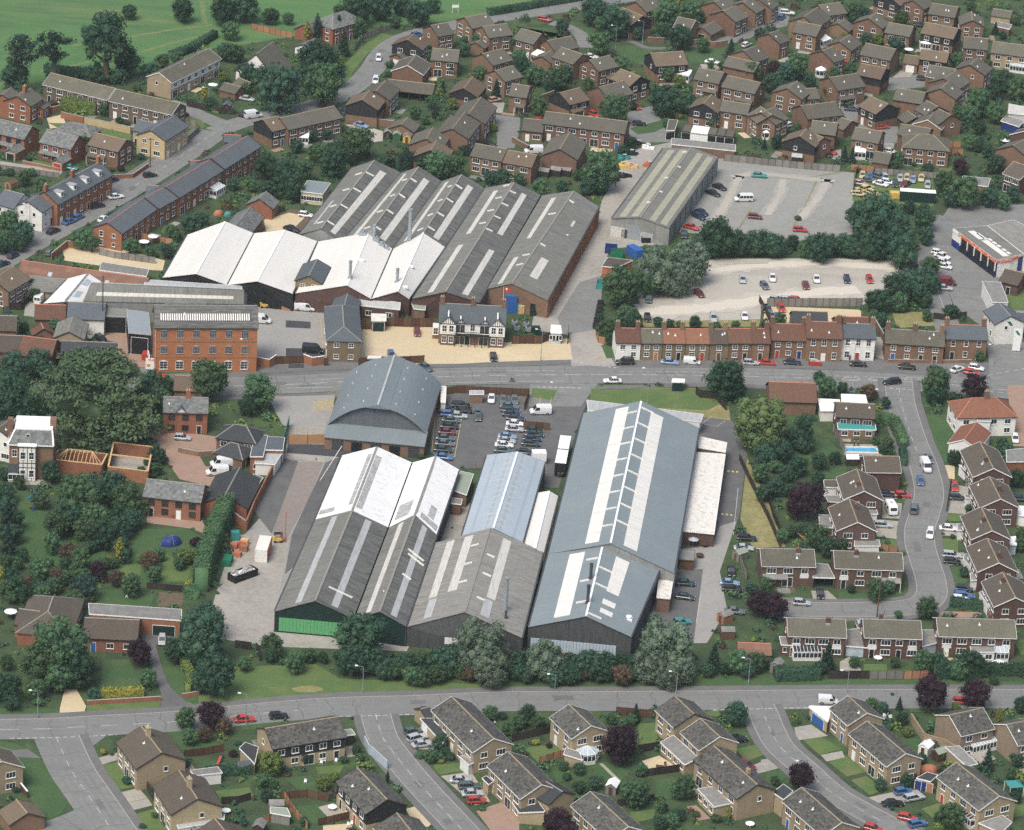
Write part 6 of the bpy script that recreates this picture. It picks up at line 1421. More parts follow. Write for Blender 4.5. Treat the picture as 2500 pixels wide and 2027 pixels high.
slab_building([(1700,250),(1905,245),(1890,190),(1690,190)],2.7,'flat_felt','white_paint','',label='flat roofed sun room with white frames behind the fence',cat='garden room',wins=2); slab_building([(340,705),(500,830),(550,705),(350,695)],2.7,'vent_white','buff_brick','',label='white flat roofed garage with bright blue door on the corner',cat='garage',doors=[(.5,4.2,2.1,'blue_paint','garage_door')]); slab_building([(1480,1040),(1660,1200),(1755,1180),(1600,1030)],2.7,'flat_felt','buff_brick','',label='long flat felt garage roof behind the buff houses',cat='garage')
slab_building([(1760,1675),(1950,1760),(2040,1670),(1960,1610)],2.7,'flat_felt','buff_brick','',label='flat stained garage roof below the last buff house',cat='garage'); slab_building([(1240,1300),(1360,1330),(1420,1275),(1330,1250)],2.7,'dark_slate','buff_brick','',label='dark roofed garage with deep blue door by the parked estate',cat='garage',doors=[(.3,2.3,2.1,'deep_blue','garage_door'),(.8,2.3,2.1,'timber_orange','garage_door')])
slab_building([(110,185),(205,190),(200,120),(95,115)],2.7,'flat_felt','dark_brick','',label='flat extension beside the black roofed conservatory',cat='extension',wins=1); slab_building([(40,1420),(130,1480),(210,1410),(130,1350)],4.2,'dark_slate','buff_brick','',label='dark flat topped wing of the corner buff house',cat='extension')
TILE = (2,3)
slab_building([(1240,1000),(1445,1190),(1560,1130),(1350,940)],2.8,'flat_felt','buff_brick','',low=[2.5,2.5,3.6,3.6],label='lean-to garden room with two white rooflights by the gravel patio',cat='garden room',wins=4); slab_building([(1550,1390),(1690,1540),(1830,1510),(1680,1370)],2.8,'flat_felt','buff_brick','',label='flat grey extension above the brick paved patio',cat='extension',wins=3)
slab_building([(0,1500),(60,1590),(280,1580),(210,1490)],2.9,'dark_slate','buff_brick','',low=[2.5,2.5,3.2,3.2],label='dark pitched porch across the front of the buff house',cat='porch',wins=1); slab_building([(430,1100),(590,1150),(560,1080),(450,1045)],2.5,'flat_felt','buff_brick','',label='low grey garage roof beside the hexagonal conservatory',cat='garage')
TILE = (1,3)
slab_building([(1370,800),(1560,1010),(1610,930),(1480,800)],2.7,'dark_slate','buff_brick','',low=[2.5,2.5,3,3],label='dark lean-to garage roof under the ivy by three parked cars',cat='garage',doors=[(.2,2.3,2.1,'white_paint','garage_door')]); slab_building([(1700,1120),(1780,1190),(1820,1170),(1740,1110)],2.6,'flat_felt','white_boards','',label='small flat porch over a white front door',cat='porch'); slab_building([(1890,1300),(1945,1355),(1985,1330),(1925,1280)],2.7,'dark_slate','buff_brick','',label='black pitched porch over a front door by parked cars',cat='porch')
slab_building([(735,945),(830,935),(800,890),(740,895)],2.3,'mossy_roof','timber_dark','',label='green felt garden shed behind the wide black boarded house',cat='shed'); slab_building([(120,1590),(290,1620),(260,1550),(120,1540)],2.2,'mossy_roof','timber_grey','',label='grey felt roofed garden shed between back gardens',cat='shed')
TILE = (0,3)
slab_building([(1620,1280),(1860,1255),(1820,1205),(1590,1235)],2.5,'flat_felt','white_boards','',label='flat grey garage in the back garden near the red slide',cat='garage'); slab_building([(1490,1720),(1870,1660),(1880,1600),(1470,1665)],2.5,'strip_grey','white_boards','',label='pale sheet roofed lean-to behind the second corner house',cat='lean-to'); slab_building([(2000,1050),(2130,1180),(2160,1040),(2050,1000)],2.7,'dark_slate','buff_brick','',label='dark roofed garage wing of the wide black boarded house',cat='garage')
TILE = (0,2)
slab_building([(745,1660),(1515,1715),(1520,1622),(740,1570)],3.9,'flat_felt','orange_brick','',label='long flat roofed brick house with dark green garage door',cat='house',doors=[(.82,4.6,2.3,'dark_green','garage_door')]); slab_building([(2090,345),(2200,345),(2240,170),(2130,150)],4.2,'slate','orange_brick','',label='plain slate outbuilding against the yard wall',cat='outbuilding',wins=1); slab_building([(2020,660),(2090,680),(2200,520),(2120,490)],3.3,'slate','orange_brick','',label='grey slate range behind the dark slate roof',cat='outbuilding')
TILE = (1,2)
slab_building([(-10,400),(160,410),(235,290),(0,280)],3.0,'strip_grey','white_render','',label='pale sheet lean-to inside the yard wall',cat='lean-to'); slab_building([(-30,285),(225,292),(240,185),(0,170)],4,'slate','orange_brick','',label='flat slate coloured store below the fire escape',cat='store')
TILE = (1,0)
slab_building([(372,1600),(560,1622),(625,1530),(430,1508)],3.4,'blue_grey_sheet','cream_paint','',label='cream portable office with blue grey roof by the saw-tooth sheds',cat='portable office',name='portable_office',wins=4)
TILE = (2,0)
for i,(a,b,m) in enumerate(((1420,1492,'black_paint'),(1495,1562,'white_paint'),(1565,1634,'white_paint'),(1638,1704,'black_paint'),(1708,1776,'black_paint'),(1780,1850,'black_paint'))):
 f = lambda x: 1097+(x-1420)*.115
 slab_building([(a,f(a)),(b,f(b)),(b+20,f(b)-58),(a+22,f(a)-58)],2.6,'vent_white' if m == 'white_paint' else 'olive_tile','brown_brick','',label=f'{"white roofed" if m == "white_paint" else "brown roofed"} lock-up garage, {["first", "second", "third", "fourth", "fifth", "sixth"][i]} along the row behind the isolated warehouse',cat='garage',name='garage',doors=[(.5,2.4,2.1,m,'garage_door')],trim='white_paint' if m == 'white_paint' else 'timber_dark')
slab_building([(1290,1090),(1360,1090),(1388,1005),(1310,998)],2.8,'grey_tile','brown_brick','',label='single brick garage beside the golden conifer',cat='garage',doors=[(.5,2.4,2.2,'black_paint','garage_door')]); slab_building([(1330,1205),(1868,1262),(1870,1210),(1335,1155)],2.7,'flat_felt','brown_brick','',label='long blank brick garage wall behind the isolated warehouse',cat='garage')
TILE = (3,0)
slab_building([(2005,945),(2200,965),(2200,900),(2015,868)],2.8,'strip_pale','strip_pale','',label='pale flat roofed shed in the far right gardens',cat='shed'); slab_building([(1600,1530),(1840,1560),(1860,1490),(1630,1470)],2.7,'flat_felt','brown_brick','',label='flat grey garage beyond the scrap cars',cat='garage'); slab_building([(1890,215),(2020,245),(2040,205),(1900,180)],2.6,'flat_felt','brown_brick','',label='flat grey garage at the far right of the estate',cat='garage'); slab_building([(1945,1010),(2100,1060),(2140,1010),(1990,965)],2.6,'flat_felt','deep_blue','',label='dark blue sided container with grey top in far right gardens',cat='container')
# house with white mansard, unfinished brick extension
TILE = (0,2)
def bighouse():
 root = house(90,110,455,122,10,8.8,'bt','n',1.0,label='tall brick house with steep white edged roof and black framed bay',cat='house'); root.name = 'tall_brick_house'
 for c in list(root.children):
  if c.name.split('.')[0] in ('roof',):
   for k in list(c.children): bpy.data.objects.remove(k)
   bpy.data.objects.remove(c)
  elif c.name.startswith('wall'): W_ = c
 W_.data.materials[0] = M['brown_brick']
 xs = [v.co.x for v in W_.data.vertices]; x0,x1 = min(xs),max(xs); hw = 5.0; mb = MB()
 b = [(x0-.3,-hw-.3),(x1+.1,-hw-.3),(x1+.1,hw+.3),(x0-.3,hw+.3)]; t = [(x0+1.2,-hw+1.8),(x1-.3,-hw+1.8),(x1-.3,hw-1.5),(x0+1.2,hw-1.5)]
 mb.prism([(*p,8.42) for p in b],[(*p,11.2) for p in t]); ro = mb.obj('mansard_roof',['mottled_slate'],root); mb = MB(); mb.box(x0+1.1,x1-.2,-hw+1.7,hw-1.4,11.2,11.5); mb.obj('flat_top',['vent_white'],ro)
 mb = MB(); mb.box(x0-.4,x1+.2,-hw-.5,hw+.4,8.25,8.42); mb.obj('cornice',['white_paint'],root)
 for p,q in zip(b,t): mb = MB(); mb.beam((*p,8.45),(*q,11.25),.35,.14); mb.obj('hip_flashing',['vent_white'],ro)
 mb = MB(); mb.box(x1-.9,x1+.5,-1.5,.5,0,13); mb.obj('chimney',['brown_brick'],root); mb = MB(); mb.box(x0-.6,x0+.6,-1,.5,8,12.6); mb.obj('chimney',['brown_brick'],root)
 cx = x0+(x1-x0)*.42; mb = MB(); mb.box(cx-1.9,cx+1.9,-hw-1.4,-hw-.01,0,8.6); by = mb.obj('bay',['white_render'],root); mb = MB()
 for x in (cx-1.9,cx-.95,cx,cx+.95,cx+1.84): mb.box(x-.02,x+.1,-hw-1.46,-hw-1.38,0,8.6)
 for z in (0,3.3,4.4,8.2): mb.box(cx-1.92,cx+1.92,-hw-1.47,-hw-1.38,z,z+.14)
 mb.obj('timbering',['black_paint'],by); mb = MB(); mb.box(cx-2.1,cx+2.1,-hw-1.6,-hw,8.6,8.75); mb.obj('bay_roof',['vent_white'],by)
 for x in (cx-.95,cx+.95): add_win(by,'sash',x,-hw-1.4,6.3,0); add_win(by,'sash',x,-hw-1.4,1.9,0)
 add_win(root,'sash',x0+1.2,-hw,6.2,0); add_win(root,'small',cx,-hw+.9,10,0)
 mb = MB(); mb.slab([(x0-.2,-hw-2.2,2.5),(cx-1.95,-hw-2.2,2.5),(cx-1.95,-hw,3.5),(x0-.2,-hw,3.5)],.1); mb.obj('porch_roof',['dark_slate'],root); add_win(root,'long',x0+1.8,-hw-2.1,1.3,0); mb = MB(); mb.box(x0,cx-2,-hw-2.0,-hw-.05,0,2.5); mb.obj('porch_wall',['white_boards'],root)
bighouse()
def unfinished():
 def shell(pts,h,nm,label,rafters):
  q = [P(x,y,h) for x,y in pts]; c = sum(q,Vector())/4; c.z = 0; root = thing(nm,c,0,'','building site',label=label); MASKP.append([(p.x,p.y) for p in q]); q = [p-c for p in q]
  for i in range(4):
   a,b = q[i],q[(i+1) % 4]; mb = MB(); mb.beam((a.x,a.y,h/2),(b.x,b.y,h/2),.3,h); mb.obj('brick_wall',['orange_brick'],root)
   mb = MB(); mb.beam((a.x,a.y,h+.06),(b.x,b.y,h+.06),.36,.1); mb.obj('wall_plate',['raw_timber'],root)
  mb = MB(); mb.prism([(p.x,p.y,.02) for p in q],[(p.x,p.y,.1) for p in q]); mb.obj('floor',['concrete'],root)
  if rafters:
   A_,B_ = (q[0]+q[3])/2,(q[1]+q[2])/2; up = Vector((0,0,1.7)); ra,rb = A_+(B_-A_)*.25+up,B_-(B_-A_)*.25+up
   mb = MB(); mb.beam(ra,rb,.12,.2); mb.obj('ridge_beam',['raw_timber'],root)
   r = MB(); r.beam((0,0,0),(0,0,1),.1,.1)
   for k in range(13):
    t = k/12; f,g_ = q[0]+(q[1]-q[0])*t,q[3]+(q[2]-q[3])*t; m_ = ra+(rb-ra)*min(1,max(0,(t-.25)/.5))
    for e in (f,g_): mb = MB(); mb.beam(e+Vector((0,0,.1)),m_,.11,.14); mb.obj('rafter',['raw_timber'],root)
  else:
   for t in (.33,.66):
    p = q[0]+(q[1]-q[0])*t; mb = MB(); mb.box(p.x-.3,p.x+.3,p.y-.1,p.y+.5,0,h); mb.obj('pier',['orange_brick'],root)
   a,b = (q[0]+q[3])/2,(q[1]+q[2])/2; mb = MB(); mb.beam((a.x,a.y,h),(b.x,b.y,h),.25,.3); mb.obj('cross_beam',['raw_timber'],root)
 shell([(440,370),(850,415),(895,325),(490,290)],3.0,'unfinished_extension','unfinished brick extension with bare timber rafters',True)
 shell([(905,330+100),(1235,470),(1275,265),(950,228)],3.0,'unfinished_extension','roofless brick shell with orange timber beam across it',False)
unfinished()
# brick yard wall, garden walls, fences, hedges
TILE = (1,2)
brick_wall([(212,330),(130,520),(-10,790),(-85,975)],2.6,'orange_brick',label='tall orange brick wall along the lower yard',cop='orange_brick'); brick_wall([(-85,975),(-180,905)],2.6,'orange_brick',label='short return of the orange brick yard wall');
g_ = fence([(270,240),(430,243),(592,236)],2.4,'timber_orange',label='orange brown timber gates across the lower yard entrance',pl=4.2); fence([(275,90),(235,240),(205,300)],2.6,'teal_paint',label='green steel fence beside the yard gates')
TILE = (0,1)
brick_wall([(430,440),(560,335),(635,345)],1.9,'orange_brick',label='orange brick wall round the golden yard'); fence([(830,395),(960,425),(1300,470)],1.8,'timber_grey',label='grey fence between terrace gardens and golden yard'); fence([(1180,260),(1380,300),(1440,310)],1.6,'timber_orange',label='orange fence in the terrace back gardens'); fence([(50,850),(175,860),(270,760),(320,650)],1.8,'timber_dark',label='dark fence beside the white van')
TILE = (1,1)
brick_wall([(0,1320),(110,1340),(170,1300)],2.2,'orange_brick',label='orange brick gate wall next to the mill',cop='vent_white'); brick_wall([(395,1295),(470,1325),(570,1310)],2.2,'orange_brick',label='orange brick gate wall next to the olive office',cop='vent_white'); fence([(170,1308),(395,1302)],2.0,'timber_brown',label='brown boarded gates between two orange gate walls')
fence([(570,1322),(605,1322)],2,'timber_brown',label='short brown fence against the olive office'); fence([(858,1318),(1060,1310),(1240,1308),(1408,1298)],2.0,'timber_brown',label='brown fence in front of the gravel forecourt'); fence([(860,1015),(965,1020)],2.2,'timber_brown',label='brown fence left of the green doored garage'); fence([(1088,992),(1300,1000),(1490,1000)],2.4,'timber_brown',label='long brown fence between gravel forecourt and sheds')
fence([(1595,1565),(1680,1550),(2140,1570),(2280,1580)],1.9,'timber_brown',label='brown fence along the top of the staff car park'); fence([(2282,1580),(2240,1700)],1.9,'timber_brown',label='brown fence down the side of the staff car park')
TILE = (2,1)
fence([(0,1140),(240,1140),(322,1105)],2.2,'timber_brown',label='brown fence running up to the glazed gatehouse'); fence([(462,1140),(470,1050)],2.2,'timber_brown',label='short brown fence right of the gatehouse'); fence([(700,1060),(720,1130),(830,1150)],1.8,'timber_orange',label='brown fence beside the white painted cottage')
fence([(1535,1560),(1570,1590),(1700,1600),(1790,1700)],2,'timber_dark',label='dark fence round the end of the grass verge'); fence([(2065,790),(2140,930),(2150,950)],1.9,'timber_dark',label='dark fence at the corner of the gravel yard')
TILE = (2,2); fence([(95,110),(200,118),(318,128)],1.9,'timber_brown',label='brown fence behind the parked green cars'); fence([(1870,1130),(1960,1380)],1.7,'timber_grey',label='grey fence between parked cars and back garden'); fence([(1900,380),(1985,560),(2140,870),(2240,1110)],1.8,'timber_dark',label='dark fence along the gardens beside the side lane')
TILE = (3,1)
fence([(-10,830),(400,828),(790,828)],2.3,'timber_grey',label='tall grey panel fence between the two gravel yards'); fence([(1380,930),(1500,945),(1660,920)],1.7,'timber_dark',label='dark fence behind the slate roofed cottages'); brick_wall([(305,1265),(430,1262)],1.0,'brown_brick',label='low brick wall left of the white garden gate'); brick_wall([(478,1262),(605,1262)],1.0,'brown_brick',label='low brick wall right of the white garden gate'); brick_wall([(1000,1295),(1370,1300)],.8,'brown_brick',label='low brick wall before the mossy roofed cottages'); brick_wall([(1380,1305),(1700,1300)],.9,'brown_brick',label='low brick wall before the slate roofed cottages'); brick_wall([(890,990),(970,1130),(975,1170)],2.0,'brown_brick',label='tall brick wall beside the pub passage')
TILE = (2,0)
fence([(1770,1345),(1960,1365),(2140,1385),(2500,1420),(2740,1440)],2,'timber_grey',label='long grey fence along the back of the gravel car park'); brick_wall([(130,945),(240,850),(350,810)],1.9,'brown_brick',label='brick garden wall in the middle courtyard'); brick_wall([(1110,580),(1220,695)],1.9,'orange_brick',label='orange brick wall beside the wide black boarded house'); brick_wall([(1130,360),(1270,365)],1.8,'brown_brick',label='brick wall behind the estate green'); brick_wall([(1520,380),(1700,400),(1800,385)],1.8,'brown_brick',label='brick wall below the far close'); brick_wall([(0,1190),(150,1270)],1.6,'brown_brick',label='low curved brick wall by the white van')
TILE = (3,0); fence([(690,1425),(880,1440)],1.8,'timber_orange',label='orange fence behind the scrap cars'); fence([(890,1455),(1150,1475),(1440,1495)],1.8,'timber_grey',label='grey fence beyond the scrap cars'); fence([(1480,1230),(1610,1235)],1.8,'timber_orange',label='orange fence in the hipped house garden'); fence([(1430,1290),(1630,1300)],1.8,'timber_orange',label='second orange fence beside the hipped roof house'); fence([(735,1440),(705,1640)],2.2,'steel',look='mesh fence',label='grey mesh fence at the side of the scrap cars'); fence([(1940,830),(2140,850)],1.8,'timber_dark',label='dark fence in the far right gardens')
TILE = (1,0); brick_wall([(1010,1050),(1150,1070)],2,'brown_brick',label='brick wall beside the big black boarded gable'); fence([(-40,245),(160,290),(300,320)],1.8,'timber_orange',label='orange fence below the tree lined field'); fence([(1120,250),(900,330),(820,430)],1.7,'timber_grey',label='grey fence along the curved estate road')
TILE = (0,0); brick_wall([(510,990),(700,1035)],1.9,'orange_brick',label='orange brick wall behind the laurel hedge'); brick_wall([(705,1035),(1090,1120)],2,'stone',label='yellow stone wall running to the stone house'); fence([(1530,1230),(1660,1110),(1640,1060),(1540,1040)],1.8,'timber_grey',label='grey fence behind the stone house'); fence([(1560,890),(1830,950),(1960,960)],1.8,'timber_dark',label='dark fence round the corner garden shed'); brick_wall([(925,1500),(1110,1490),(1240,1400)],1.2,'orange_brick',label='curved brick wall round the corner front garden'); fence([(0,1420),(500,1490)],1.5,'timber_grey',label='long grey fence below the lane of garages'); brick_wall([(190,1370),(500,1435)],.9,'orange_brick',label='low brick wall before the mottled slate houses'); brick_wall([(360,875),(430,950),(500,930)],1.8,'orange_brick',label='orange brick wall beside the striped awning')
TILE = (0,2); fence([(900,1280),(1080,1210),(1100,1160)],1.8,'timber_dark',label='dark fence under the golden conifers'); fence([(1230,1450),(1540,1480)],1.5,'timber_dark',label='dark fence behind the vegetable bed'); brick_wall([(1490,310),(1660,345),(1810,335)],1.2,'brown_brick',label='low brick wall curving by the two white vans')
TILE = (0,3); brick_wall([(725,690),(1345,655)],1.0,'orange_brick',label='low orange brick wall below the clipped hedge'); brick_wall([(1520,635),(1665,610)],1.0,'orange_brick',label='low orange brick wall right of the drive'); fence([(1540,1130),(1700,1110),(1870,1080)],1.7,'timber_brown',label='brown fence behind the first corner house'); fence([(1850,1520),(2000,1510),(2100,1480)],1.6,'timber_dark',label='dark fence behind the second corner house'); fence([(1225,1390),(1285,1500)],1.8,'timber_dark',label='dark gate beside the second corner house'); fence([(2100,230),(1960,210)],1.8,'timber_dark',label='dark fence at the foot of the concrete yard')
TILE = (0,3); brick_wall([(85,1290),(230,1470)],1.5,'dark_brick',label='dark wall with white capped piers beside the island lawn',cop='vent_white')
TILE = (1,3); fence([(200,1480),(430,1460),(610,1500)],1.7,'timber_brown',label='brown fence between two back gardens'); fence([(230,1470),(330,1620),(430,1736)],1.7,'timber_orange',label='pale brown fence beside the garden sheds'); fence([(50,1680),(300,1610)],1.6,'timber_orange',label='pale fence below the felt roofed sheds'); fence([(520,1700),(780,1640)],1.6,'timber_brown',label='brown fence below the stepping stone lawn'); brick_wall([(905,1020),(940,1090),(1095,1230)],1.9,'ice_sheet',label='pale rendered wall beside the close',cop='strip_grey',name='rendered_wall'); fence([(0,240),(35,330)],1.8,'timber_dark',label='dark fence post run below the green shed')
TILE = (2,3); fence([(0,1000),(170,960),(335,920)],1.8,'timber_dark',label='dark fence above the stepping stones'); fence([(230,1180),(400,1130),(490,1110),(520,1200)],1.6,'timber_orange',label='orange fence beside the hexagonal conservatory'); fence([(1050,1090),(1230,1060)],1.8,'timber_dark',label='dark fence above the gravel patio'); fence([(1100,1290),(1450,1240)],1.7,'timber_dark',label='dark fence below the gravel patio'); fence([(870,770),(1205,800)],1.8,'timber_brown',label='brown fence behind the small lawn by the road'); fence([(880,1540),(1170,1500),(1300,1590)],1.6,'timber_dark',label='dark fence across the lower back gardens')
TILE = (3,3); fence([(500,470),(840,470)],1.9,'timber_dark',label='dark brown fence along the lower road verge'); fence([(845,472),(1130,474)],1.9,'timber_grey',label='grey fence along the lower road verge'); fence([(1132,474),(1335,470)],1.9,'timber_orange',label='pale orange fence along the lower road verge'); brick_wall([(1190,830),(1300,1000),(1480,1050),(1600,1130)],1.9,'buff_brick',label='buff brick wall zigzagging behind the white shed',cop='buff_brick'); fence([(1100,1340),(1240,1330)],1.8,'timber_dark',label='dark fence beside the deep blue garage door'); fence([(40,450),(120,470)],1.8,'timber_brown',label='short brown fence by the purple bush')
TILE = (3,2); fence([(0,690),(40,850),(90,960)],1.8,'timber_dark',label='dark fence at the lane side garden corner'); fence([(680,1120),(930,1130),(1080,1150)],1.5,'timber_orange',label='orange fence above the right hand dark brick pair'); fence([(540,130),(640,320)],1.9,'timber_grey',label='grey fence down the side of the pool garden'); fence([(1490,810),(1530,560)],1.0,'timber_dark',label='low dark fence beside the roadside drive')
TILE = (0,0); hedge([(530,905),(640,940),(800,960)],3.4,3.2,'leaf_light',label='big yellow green laurel hedge before the long terrace'); hedge([(820,950),(915,940)],3.2,3,'leaf_mid',label='darker hedge end beside the laurel hedge')
hedge([(1420,500),(1600,430),(1800,310)],2.2,2.0,label='dark hedge on the edge of the field'); hedge([(380,600),(560,640),(760,640)],2.6,2.4,label='dark hedge behind the long terrace')
TILE = (3,3); hedge([(60,480),(430,470)],2.6,2.4,label='dark hedge along the lower road by the glass porch'); hedge([(1380,450),(1640,460),(1820,440)],3.4,2.6,label='tall dark hedge behind the purple trees'); hedge([(1830,430),(2200,440)],2.4,2.0,label='long clipped hedge at the far end of the lower road')
TILE = (3,2); hedge([(1515,1590),(1790,1625)],1.9,1.8,label='neat dark hedge beside the parked blue cars'); hedge([(930,60),(1050,90),(1130,270)],2.6,2.2,'leaf_mid',label='tall hedge between pool garden and road'); hedge([(1120,300),(1130,430)],2.2,1.6,label='short hedge below the pool garden')
TILE = (0,3); hedge([(850,625),(1200,615)],1.9,1.5,'leaf_gold',label='clipped yellow hedge above the orange brick wall'); hedge([(1530,360),(1600,470),(1570,580)],2.0,1.4,'leaf_light',label='yellow green hedge curving beside the drive'); hedge([(1720,1290),(1900,1275),(2130,1255)],2.0,1.5,label='dark hedge between the corner house gardens')
TILE = (0,2); hedge([(1900,860),(1830,1000),(1760,1180),(1700,1330),(1680,1480)],6.0,3.4,'leaf_mid',label='towering green hedge between gardens and lower yard'); hedge([(1560,1490),(1650,1540)],2.2,2.4,'leaf_mid',label='square clipped hedge beside the vegetable bed')
TILE = (2,0); hedge([(-10,100),(250,55),(580,0)],2.0,2,label='dark hedge between field and far estate road'); TILE = (1,0); hedge([(1940,130),(2130,100)],2,2,label='short dark hedge beside the far estate road'); hedge([(1170,1420),(1340,1400)],4,3,'leaf_conifer',label='dark conifer hedge behind the saw-tooth sheds')
# ================================================================== VEHICLES: x y heading colour kind
CARS = '''
@0 0
970 1640 -8 wh s|1255 1460 -8 bk h|940 1500 -20 nv h|810 1716 -12 bk s|2065 822 10 sv s|2042 950 -22 bk h|2118 965 -8 wh v|590 1398 8 tl h
@1 0
1025 482 95 wh h|1000 668 100 wh e|880 1042 15 pb s|1995 830 -10 pk h|1945 1195 15 bk s|712 932 15 bk h|1350 285 -10 bl h
@2 0
275 158 10 rd h|660 470 5 wh s|1675 515 8 wh s|1960 370 -25 wh h|688 952 22 rd h|1042 888 40 rd h|1065 1030 0 bk h|240 1002 -5 rd h|1980 202 10 yl h|2068 182 5 bk h|2065 1462 5 tl s|1935 1662 180 wh m|1735 1560 20 bk s|1682 1612 20 bk s|180 1262 180 wh v
@3 0
160 102 5 wh e|115 140 -40 bl h|665 535 15 rd h|700 908 5 nv s|950 1058 -5 rd s|180 1040 -20 wh h|520 1262 20 rd s|488 1288 15 bk h|1296 655 5 bk h|1270 206 5 bk h|1022 1262 10 wh h
@0 1
865 90 -33 wh s|580 112 -22 bl s|655 75 -25 bl h|445 190 -22 bk s|110 395 -28 nv h|20 465 -20 nv s|420 372 -42 gr h|335 765 -50 wh v|1320 1400 4 rd s|690 1072 5 wh s|845 1090 30 bk h|62 870 60 gg h
@1 1
415 57 8 wh h|297 172 15 bk s|408 838 5 wh v|40 942 3 wh v|475 1192 5 bk v|1347 1037 85 mr h|1985 1242 82 bk s|1133 1228 70 bl h|1968 1592 95 wh s|2065 1602 85 gy s|1715 1647 3 bk e|1735 1692 3 bk s|1620 1722 3 bl e|1858 1732 85 gr h|2125 1690 5 gg e|1420 1330 30 gr s|1690 1735 3 sv s|2118 1655 4 gy s|2135 1722 4 nv s|1600 1690 3 gg s
@2 1
20 1602 80 gy s|238 1702 180 wh v|1927 597 80 sv h|2112 650 50 gy h|1565 715 35 mr h|1145 757 95 gr s|1135 920 75 bk h|1685 917 80 sv e|1945 902 80 wh s|2118 838 70 bk s|945 1290 180 bk u|1320 1287 5 pb s|1505 1287 5 wh w|840 1442 180 wh s|1995 1292 3 sv h|2132 1292 3 rd s|1585 36 25 nv s|1560 68 25 nv e|1500 158 15 rd s|1440 220 95 gg s|2033 72 5 mr h
@3 1
37 582 80 wh s|405 592 75 wh s|315 645 75 mr s|660 597 75 nv h|848 597 70 rd h|1170 518 175 bk v|72 765 10 sv h|162 765 5 sv h|240 767 5 rd h|112 837 60 rd h|-2 842 60 gy s|72 902 -15 bl s|1425 372 10 wh h|1458 402 15 wh s|1468 452 15 wh h|1478 488 10 wh h|1492 622 5 mr v|1472 667 5 sv s|205 1290 3 nv s|755 1302 3 bk s|1165 1327 5 bk s|1402 1342 -5 gr s|1585 1347 -20 wh s|1742 1335 10 wh h|1700 1372 8 rd h|1035 1452 175 bk e|2030 1100 3 rd v|270 180 3 rd h
@0 2
1525 182 4 sv h|1850 402 178 wh v|1815 475 178 wh v
@1 2
1632 36 4 gr s|1620 88 4 bk s|1600 135 4 mr s|1582 186 4 gr s|1578 232 4 gy s|1566 282 4 gg s|1568 345 6 bl s|1855 10 85 gr h|2100 172 4 pb s|2092 208 4 sv s|2075 243 4 wh s|2068 288 4 gr s
@2 2
30 22 5 nv s|28 66 4 wh s|20 110 4 sv s|182 122 4 gg s|186 156 4 gg s|168 192 4 nv s|156 232 4 gg s|108 305 5 bk s|1962 1022 3 bk e|1938 1105 3 sv s|1834 1298 85 bk s|1818 1396 4 pb s|1840 1447 4 bk e|1450 1398 4 gg s|1445 1512 8 gg s|1862 1632 5 gy s|1420 1722 -5 tl h
@3 2
1320 430 62 wh v|1345 358 65 gy s|1275 546 82 bl h|1222 782 -80 gy u|1355 985 98 wh e|992 657 4 nv h|1128 662 4 rd h|962 912 3 sv e|1562 595 85 rd h|1588 685 4 gg h|1512 940 5 wh s|1542 1165 5 sv e|1540 1217 5 bk h|1642 1445 5 nv h|1640 1502 3 bl e|2067 192 80 wh h|438 1490 82 bk h|282 1562 4 sv h|1612 1532 5 wh h|2100 692 5 nv s
@0 3
2045 802 -4 rd s|1355 142 95 sv h
@1 3
190 775 -5 bk h|1315 905 -12 gr h|1348 957 -15 sv e|1388 1012 -8 sv s|1710 1312 2 sv s|1785 1362 -2 gr e|1808 1422 -3 sv s|1845 1482 -4 rd h
@2 3
1890 970 -8 bk h|1965 1190 25 mr h
@3 3
502 652 3 wh w|1622 655 5 rd h|1130 1407 -8 bl h|1220 1458 -12 sv e|1045 1507 -3 bk s|1165 1627 12 rd h|1250 1677 -12 bl h|880 1717 15 rd h|772 30 70 sv h
@3 0
790 1460 95 yl s|850 1470 95 bl h|1105 1486 100 sv s|1160 1486 95 yl h|1213 1497 105 pb s|1282 1485 100 yl s|1335 1545 90 sv h|1062 1532 90 gg h|1146 1535 150 mr s|942 1532 15 wh s|982 1482 60 sv h|930 1472 20 gy h|1002 1518 10 wh h|755 1592 -10 yl s|832 1568 -15 yl e|762 1618 5 yl h|880 1610 20 yl h|770 1528 10 pk h|840 1500 0 gy s
'''
for ln in CARS.strip().split('\n'):
 if ln[0] == '@': t = ln.split(); TILE = (int(t[0][1:]),int(t[1])); continue
 for e in ln.split('|'):
  t = e.split(); car(float(t[0]),float(t[1]),float(t[2]),t[3],t[4])
